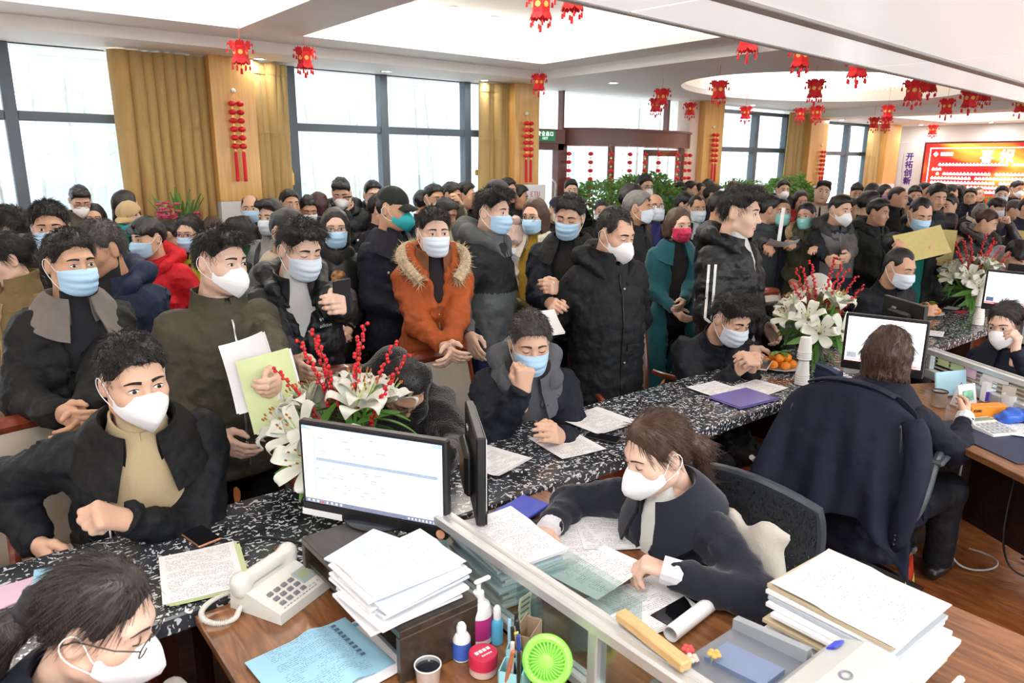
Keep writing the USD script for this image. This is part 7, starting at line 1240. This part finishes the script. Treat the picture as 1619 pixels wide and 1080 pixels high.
def make_berry(lab, g, loc, M, L, seed):
    t = thing('berry_branch', lab, 'branch', (0, 0, 0), 0, g); r = np.random.default_rng(seed); cv = lambda s: np.array([.05*s*s*math.sin(seed), .05*s*s*math.cos(seed), L*s])
    part(t, 'twig', tube([cv(s) for s in np.linspace(0, 1, 12)], np.linspace(.003, .0015, 12), 6), twigm)
    for s in np.r_[np.linspace(.45, 1., 24)]: a = r.uniform(0, 6.3); part(t, 'berry', ball(cv(s)+[.008*math.cos(a), .008*math.sin(a), 0], (.0075,)*3, 8), berrym)
    x = UsdGeom.Xform.Define(stage, t); A = np.eye(4); A[:3, :3] = np.asarray(M).T; A[3, :3] = loc; x.ClearXformOpOrder(); x.AddTransformOp(opSuffix='m').Set(Gf.Matrix4d(A.tolist())); return t
def aim(az, tilt, spin=0): return rot(0, 0, az) @ rot(0, tilt, 0) @ rot(0, 0, spin)
src = {}; rv = np.random.default_rng(31)
for n, (where, loc, sc) in enumerate([('behind the foreground monitor', np.array([1.055, 2.21, .762]), .95), ('in the middle of the counter', np.array([4.10, 2.16, .762]), 1.0), ('at the far end of the counter', np.array([6.62, 2.22, .762]), 1.0)]):
    t = thing('vase', 'clear glass vase of lilies and red berry branches '+where, 'vase', loc); part(t, 'glass', lathe([(.045, 0), (.048, .01), (.042, .08), (.05, .2), (.062, .25), (.059, .25), (.047, .2), (.039, .08), (.042, .012), (0, .012)], 24, False), vg); part(t, 'water', lathe([(.040, .014), (.0375, .08), (.0405, .12)], 20), waterm)
    g, gb_ = 'lilies in the vase '+where, 'red berry branches in the vase '+where
    for k in range(17):
        o = k % 3 != 2; az = k*2.4; ti = .15+.95*((k*7) % 17)/17; M = aim(az, ti, k)*(.95 if not o else 1.2); p = loc+np.array([.015*math.cos(az), .015*math.sin(az), .13-.03*ti]); lab = ('white open lily' if o else 'pale green lily bud')+' among several in the vase '+where
        if o not in src: src[o] = make_lily(o, lab, g, p, M)
        else: place(src[o], 'lily', lab, 'flower', M, p, g)
    for k in range(9):
        az = -.68+(PI if k % 2 else 0)+.5*math.sin(k*2.1); ti = .05+.06*k; M = aim(az, ti)*(1.0-.02*k); p = loc+np.array([0, 0, .13]); lab = 'red berry branch in the vase '+where; b = k % 3
        if ('b', b) not in src: src['b', b] = make_berry(lab, gb_, p, M, .50, b+1)
        else: place(src['b', b], 'berry_branch', lab, 'branch', M, p, gb_)
# ================================================================ fruit, cups
org, orgl = mat('tangerine', (.85, .26, .015), .4, bump=.3, bs=300, dist=.001), mat('tangerine_green', (.62, .45, .03), .4); of = None
for q, (px, z) in enumerate([((1232, 583), .762), ((1466, 498), .762)]):
    c0 = onz(*px, z); t = thing('plate', 'white plate of tangerines '+('beside the stack of paper cups' if q == 0 else 'behind the middle monitor'), 'plate', c0); part(t, 'plate', lathe([(.05, 0), (.06, .004), (.12, .018), (.12, .021), (.06, .008), (0, .008)], 28), plastw)
    pos = [(.068*math.cos(a), .068*math.sin(a), .036) for a in np.arange(6)*1.047]+[(0, 0, .034)]+[(.036*math.cos(a), .036*math.sin(a), .072) for a in np.arange(4)*1.57+.4]
    for k, p in enumerate(pos):
        lab = 'tangerine on the plate '+('beside the stack of paper cups' if q == 0 else 'behind the middle monitor'); gr = 'tangerines on the plate '+('by the cups' if q == 0 else 'behind the monitor')
        if of is None: of = thing('tangerine', lab, 'fruit', c0+p, 0, gr); part(of, 'fruit', ball((0, 0, 0), (.029, .029, .025), 14), org); part(of, 'stalk', cyl((0, 0, .022), .004, .005, 6), lgreen)
        else: copy_of(of, 'tangerine', lab, 'fruit', c0+p, k, gr)
    for k in range(5): t2 = thing('leaf', 'green leaf lying on the tangerines '+('by the cups' if q == 0 else 'behind the middle monitor'), 'leaf', c0+[0, 0, .085], 0, 'leaves on the tangerines '+('by the cups' if q == 0 else 'behind the middle monitor')); part(t2, 'blade', leaf(.07, .035, k*1.3+.3, .004*k, .5), lgreen, 60)
cpm = mat('paper_cup', (.80, .79, .75), .6); pcup = None
for q, (px, hh) in enumerate([((1267, 607), 9), ((1546, 513), 9)]):
    c0 = onz(*px, .762)
    for k in range(hh):
        lab = 'white paper cup in the upside-down stack '+('beside the tangerines' if q == 0 else 'left of the bright right-hand monitor'); gr = 'paper cups '+('beside the tangerines' if q == 0 else 'left of the right-hand monitor'); z = k*.013+(.075 if k > 4 else 0)
        if pcup is None: pcup = thing('paper_cup', lab, 'cup', c0+[0, 0, z], 0, gr); part(pcup, 'wall', lathe([(.036, 0), (.0375, .003), (.036, .006), (.027, .082), (0, .082)], 20), cpm); part(pcup, 'rim', X(tube([(.0365*math.cos(a), .0365*math.sin(a), .003) for a in np.linspace(0, 2*PI, 21)[:-1]], .002, 6, True), (0, 0, 0)), cpm)
        else: copy_of(pcup, 'paper_cup', lab, 'cup', c0+[0, 0, z], 0, gr)
# ================================================================ plants
fl = nodes('shrub_leaf', {'oi': ('geometry', {}), 'r': ('rgb_ramp', dict(ramp=[(0, (.14, .30, .06)), (1, (.38, .58, .18))])), 'd': ('principled_bsdf', dict(roughness=.4)), 't': ('translucent_bsdf', dict(color=(.3, .5, .1))), 'm': ('mix_closure', dict(fac=.2))}, [('oi.random_per_island', 'r.fac'), ('r.color', 'd.base_color'), ('d.BSDF', 'm.closure1'), ('t.BSDF', 'm.closure2')], 'm.closure')
potm, soil = mat('plant_pot', (.55, .52, .48), .4), mat('soil', (.03, .02, .015), .9)
def shrub(label, loc, R, top, seed, L=.07, n=1700, flat_=1.):
    r = np.random.default_rng(seed); t = thing('potted_shrub', label, 'plant', loc); part(t, 'pot', lathe([(.16, 0), (.2, .32), (.215, .34), (.19, .34), (.18, .3), (0, .3)], 24), potm); part(t, 'soil', cyl((0, 0, .3), .18, .012, 20), soil)
    zc = top-R*.9
    for k in range(6): a = k*1.05; part(t, 'branch', tube(spline([(0, 0, .3), (.05*math.cos(a), .05*math.sin(a), zc*.6), (R*.55*math.cos(a), R*.55*math.sin(a), zc+.1*R*(k % 3))], 8), [.016]*4+[.009]*4, 6), twigm)
    d = r.normal(0, 1, (n, 3)); d /= np.linalg.norm(d, axis=1, keepdims=True); rr = R*(.62+.38*r.random(n)**.6)*(1+.25*(nz(d, 2.2, seed)*2)); o = d*rr[:, None]*[1, 1, .9]+[0, 0, zc]; out = []
    big = []
    for k in range(n):
        a = math.atan2(d[k, 1], d[k, 0])+r.normal(0, .8); lf = X((np.array([(0, 0, 0), (L*.45, L*.24, .008), (L, 0, -L*.18), (L*.45, -L*.24, .008), (L*.5, 0, -.006)]), np.array([[0, 4, 1], [4, 2, 1], [0, 3, 4], [3, 2, 4]])), o[k], a, r.normal(0, .4), r.normal(-.1, .5))
        (big if k < 120 else out).append(lf)
    for m in big: part(t, 'leaf', m, fl, False)
    part(t, 'foliage', J(*out), fl, False, kind='stuff'); return t
shrub('bushy green potted shrub at the left of the revolving door', (5.92, 5.84, 0), .36, 1.75, 1, .07); shrub('taller bright green potted shrub in front of the revolving door', (6.74, 5.80, 0), .38, 1.83, 2, .085); shrub('green potted shrub by the third pillar', (8.80, 5.92, 0), .36, 1.74, 3, .07); shrub('bright green potted shrub left of the fourth pillar', (9.95, 5.92, 0), .38, 1.78, 4, .09)
def sword(label, loc, top, seed, n, L, name='potted_plant'):
    r = np.random.default_rng(seed); t = thing(name, label, 'plant', loc); part(t, 'pot', lathe([(.12, 0), (.16, top-.55), (.17, top-.53), (.14, top-.53), (0, top-.56)], 22), potm)
    for k in range(n): part(t, 'leaf', X(leaf(L*r.uniform(.7, 1.1), .035, 0, 0, .1), (0, 0, top-.52), k*2.4, 0, -r.uniform(.75, 1.2)), lgreen, 60)
    return t
o = sword('orchid with crimson flowers and long green leaves before the gold curtain', (1.55, 5.98, 0), 1.80, 5, 22, .42)
ro = np.random.default_rng(8); om = mat('orchid_crimson', (.50, .03, .12), .5, var=.35, vs=30)
for k in range(70): a, z = ro.uniform(0, 6.3), ro.uniform(1.32, 1.62); part(o, 'blossom', J(*[ball((-.04+.13*math.cos(a)*abs(math.sin((z-1.19)*4))+.014*math.cos(b), -.12+.10*math.sin(a)+.014*math.sin(b), z), (.015, .013, .009), 6) for b in np.arange(4)*1.57]), om)
sword('small green plant with spiky leaves at the second pillar', (4.55, 6.0, 0), 1.66, 6, 16, .35); y = sword('pot of yellow chrysanthemums below the far window', (11.2, 5.7, 0), 1.5, 7, 10, .25)
for k in range(26): a = k*2.4; part(y, 'blossom', ball((.13*math.sqrt(k/26)*math.cos(a), .13*math.sqrt(k/26)*math.sin(a), 1.42+.05*(1-k/26)), (.032, .032, .022), 8), mat('chrysanthemum', (.80, .55, .02), .6))
shrub('low yellow-green plant in front of the red screen', (13.9, 4.55, 0), .24, 1.40, 9, .08, 400)
t = thing('notice_stand', 'white notice with red lettering at the second pillar', 'sign', (5.10, 5.98, 0)); part(t, 'board', bx((-.16, -.01, 1.38), (.16, .01, 1.70), .004), paperw); part(t, 'post', tube([(0, .02, 0), (0, .02, 1.4)], .015, 8), steelm); part(t, 'lettering', J(XM(meshkit_text('ETU', .05), WALLY, (-.05, -.011, 1.58)), XM(meshkit_text('NG', .065), WALLY, (-.02, -.011, 1.44))), mat('red_letter', (.6, .05, .08), .5))
# ================================================================ lanterns
def fin(pts, th): return prism(pts, -th/2, th/2)
VERT = np.array([[1, 0, 0], [0, 0, -1], [0, 1, 0]])
def make_lantern(lab, loc, zt):
    t = thing('paper_lantern', lab, 'lantern', loc, .2, 'red felt lanterns under the ceiling')
    for k in range(6):
        a = k*PI/3; R = rot(0, 0, a); c, s = math.cos(PI/6), .5; pn = part(t, 'side_panel', XM(box((0, 0, 0), (.0035, .052, .085), .001), R, R @ np.array([.046, 0, 0])), red)
        part(t, 'gold_character', XM(J(lathe([(0, 0), (.017, 0), (.017, .0018), (0, .0018)], 10), XM(glyph('福', .022, .13, .001), np.eye(3), (-.011, -.011, .0018))), R @ np.array([[0, 0, 1], [1, 0, 0], [0, 1, 0]]), R @ np.array([.048, 0, 0])), yel)
        sc = [(-.030, -.012), (-.03, .012), (-.02, .027), (-.008, .020), (0, .034), (.008, .020), (.02, .027), (.03, .012), (.03, -.012)]; P = np.array([[0, 0, 1], [1, 0, 0], [0, 1, 0]])
        part(t, 'roof_plate', XM(fin(sc, .003), R @ rot(0, .45, 0) @ P, R @ np.array([.058, 0, .055])), red); part(t, 'skirt_plate', XM(fin([(x, -y) for x, y in sc], .003), R @ rot(0, -.35, 0) @ P, R @ np.array([.054, 0, -.055])), red)
        R2 = rot(0, 0, a+PI/6); curl = [(.045, .03), (.06, .055), (.082, .066), (.092, .055), (.086, .044), (.078, .05), (.068, .04), (.07, .028), (.055, .02), (.055, -.045), (.066, -.06), (.06, -.072), (.048, -.062), (.045, -.03)]
        part(t, 'corner_fin', XM(fin(curl, .003), R2 @ VERT, (0, 0, 0)), red)
        for rr, z in ((.088, .044), (.060, -.072)): part(t, 'tassel', X(J(tube([(0, 0, 0), (0, 0, -.02)], .001, 4), lathe([(.004, -.02), (.0065, -.024), (.0075, -.048)], 8)), R2 @ np.array([rr, 0, z])), red)
    part(t, 'centre_tassel', J(tube([(0, 0, -.06), (0, 0, -.11)], .0012, 4), lathe([(.005, -.11), (.009, -.115), (.010, -.15)], 8)), red); return t
ln = None; LT = [(380, 83, 40), (482, 92, 36), (852, 130, 27), (855, 8, 50), (905, -6, 50), (1183, 60, 48), (1266, 88, 40), (1357, 102, 44), (1137, 142, 32), (1289, 140, 32), (1047, 153, 28), (1037, 166, 24), (1091, 172, 21), (1179, 178, 22), (1265, 180, 20), (1291, 178, 24), (1404, 176, 22), (1401, 194, 20), (1382, 194, 16), (1445, 143, 36), (1470, 130, 34), (1497, 168, 27), (1534, 155, 33), (1556, 146, 30), (1614, 166, 26), (1475, 205, 17)]
def ceil_at(x, y): return ((ZC if (-3.2 < x < 1.9 and 2.6 < y < 5.37) or (2.36 < x < 4.68 and 2.3 < y < 5.38) else ZL) if x < XB else 2.62 if x > 10.9 else ZC if ((x-8)/1.95)**2+((y-4.4)/1.3)**2 < 1 else ZS)
WORDS = ['by the corner of the first cove', 'between the two coves above the window', 'below the corner of the second cove', 'nearest, cut by the top of the picture', 'beside the nearest one, cut by the top', 'half hidden behind the canopy edge, nearest', 'in front of the left end of the round lamp', 'half hidden behind the canopy edge before the round lamp', 'left of the round lamp', 'below the middle of the round lamp', 'above the revolving door, upper of two', 'above the revolving door, lower of two', 'above the third pillar, left', 'above the third window', 'above the fourth pillar, left of two', 'above the fourth pillar, right of two', 'above the fourth window, upper', 'above the fourth window, lower', 'above the fourth window, left', 'right of the round lamp, near', 'half hidden behind the canopy edge, right', 'over the white wall panel', 'over the red screen, near', 'over the red screen, half hidden behind the canopy', 'at the right edge over the red screen', 'small and far, just left over the red screen']
for (px, py, z), wd in zip(LT, WORDS):
    tt = CF*.172/z
    for _ in range(12):
        p = dep(px, py, tt); zc = ceil_at(p[0], p[1])
        if p[2] > zc-.14 or p[1] > 6.2: tt *= .98
    lab = 'red felt lantern with gold characters '+wd; cord = tube([(0, 0, .05), (0, 0, (zc-p[2])/.93+.004)], .0016, 4)
    if ln is None: FIRST = cord; ln = make_lantern(lab, p, (zc-p[2])/.93+.004); UsdGeom.Xformable(stage.GetPrimAtPath(ln)).AddScaleOp().Set(Gf.Vec3f(.93, .93, .93))
    else: part(copy_of(ln, 'paper_lantern', lab, 'lantern', p, (px*7 % 10)*.1, 'red felt lanterns under the ceiling', .93, False), 'hanging_cord', cord, red)

part(ln, 'hanging_cord', FIRST, red)
def bead_string(label, loc, cols, n, dz, r, tassel, group=None, hook=True):
    t = thing('lantern_string', label, 'lantern string', loc, 0, group)
    if hook: part(t, 'hook', X(lathe([(.02, 0), (.02, .01), (.012, .016)], 14), (0, .045, .10), rx=PI/2), whitem)
    for c_ in range(cols):
        x = (c_-(cols-1)/2)*r*2.1; part(t, 'cord', tube([(0, .03, .10), (x, 0, .03), (x, 0, -n*dz)], .002, 4), gold)
        for k in range(n): part(t, 'bead_lantern', ball((x, 0, -k*dz), (r, r, r*.72), 12), redd)
        part(t, 'gold_caps', J(*[cyl((x, 0, -k*dz-dz/2-.008), r*.35, .016, 8) for k in range(n)]), gold, kind='stuff')
        if tassel: part(t, 'tassel', X(lathe([(.008, 0), (.014, -.02), (.015, -tassel)], 10), (x, 0, -(n-.4)*dz)), red)
    return t
for k, (x, z, y) in enumerate([(2.10, 2.37, 6.15), (5.17, 2.33, 6.15), (8.43, 2.30, 6.15), (11.24, 2.12, 6.15)]): bead_string('double string of red bead lanterns on the %s pillar' % ('first', 'second', 'third', 'fourth')[k], (x, y, z), 2, 6, .066, .031, .24)
es = None
for k, x in enumerate([5.98, 6.16, 6.40, 6.66, 6.90, 7.14, 7.55, 7.75, 7.9]):
    yy = 6.5-.42*math.sqrt(max(0, 1-((x-7.1)/1.13)**2))-.06; lab = 'single string of red bead lanterns hanging in the revolving door'
    if es is None: es = bead_string(lab, (x, yy, 2.03), 1, 9, .095, .032, .1, 'bead strings in the revolving door', False)
    else: copy_of(es, 'lantern_string', lab, 'lantern string', (x, yy, 2.03), 0, 'bead strings in the revolving door')
# gift bag on the floor
t = thing('gift_bag', 'small red gift bag with gold print on the floor under the far chair', 'bag', onz(1430, 932, .0), .3); part(t, 'bag', hull([(-.06, -.035, 0), (.06, -.035, 0), (.06, .035, 0), (-.06, .035, 0), (-.065, -.01, .15), (.065, -.01, .15), (.065, .01, .15), (-.065, .01, .15)]), mat('bag_red', (.65, .05, .02), .4)); part(t, 'gold_print', box((-.005, -.031, .05), (.07, .002, .06), rx=-.16), mat('bag_gold', (.75, .5, .12), .4, var=.5, vs=50)); part(t, 'handle', tube(spline([(-.05, 0, .15), (-.09, 0, .13), (-.12, -.02, .02)], 10), .002, 5), gold); part(t, 'handle', tube(spline([(.05, 0, .15), (.1, 0, .16), (.12, -.01, .03)], 10), .002, 5), gold)
# grey cloth bag between the counter and the foreground desk
solo('cloth_bag', 'crumpled pale grey cloth bag under the counter beside the ponytailed woman', 'bag', snet(lambda P: el(P, (.27, 1.70, .44), (.12, .10, .23))+nz(P, 11., 4)*.07+nz(P, 26., 5)*.025, (.08, 1.52, .15), (.47, 1.86, .74), .015), cloth((.46, .45, .42), 'woven'), 60)
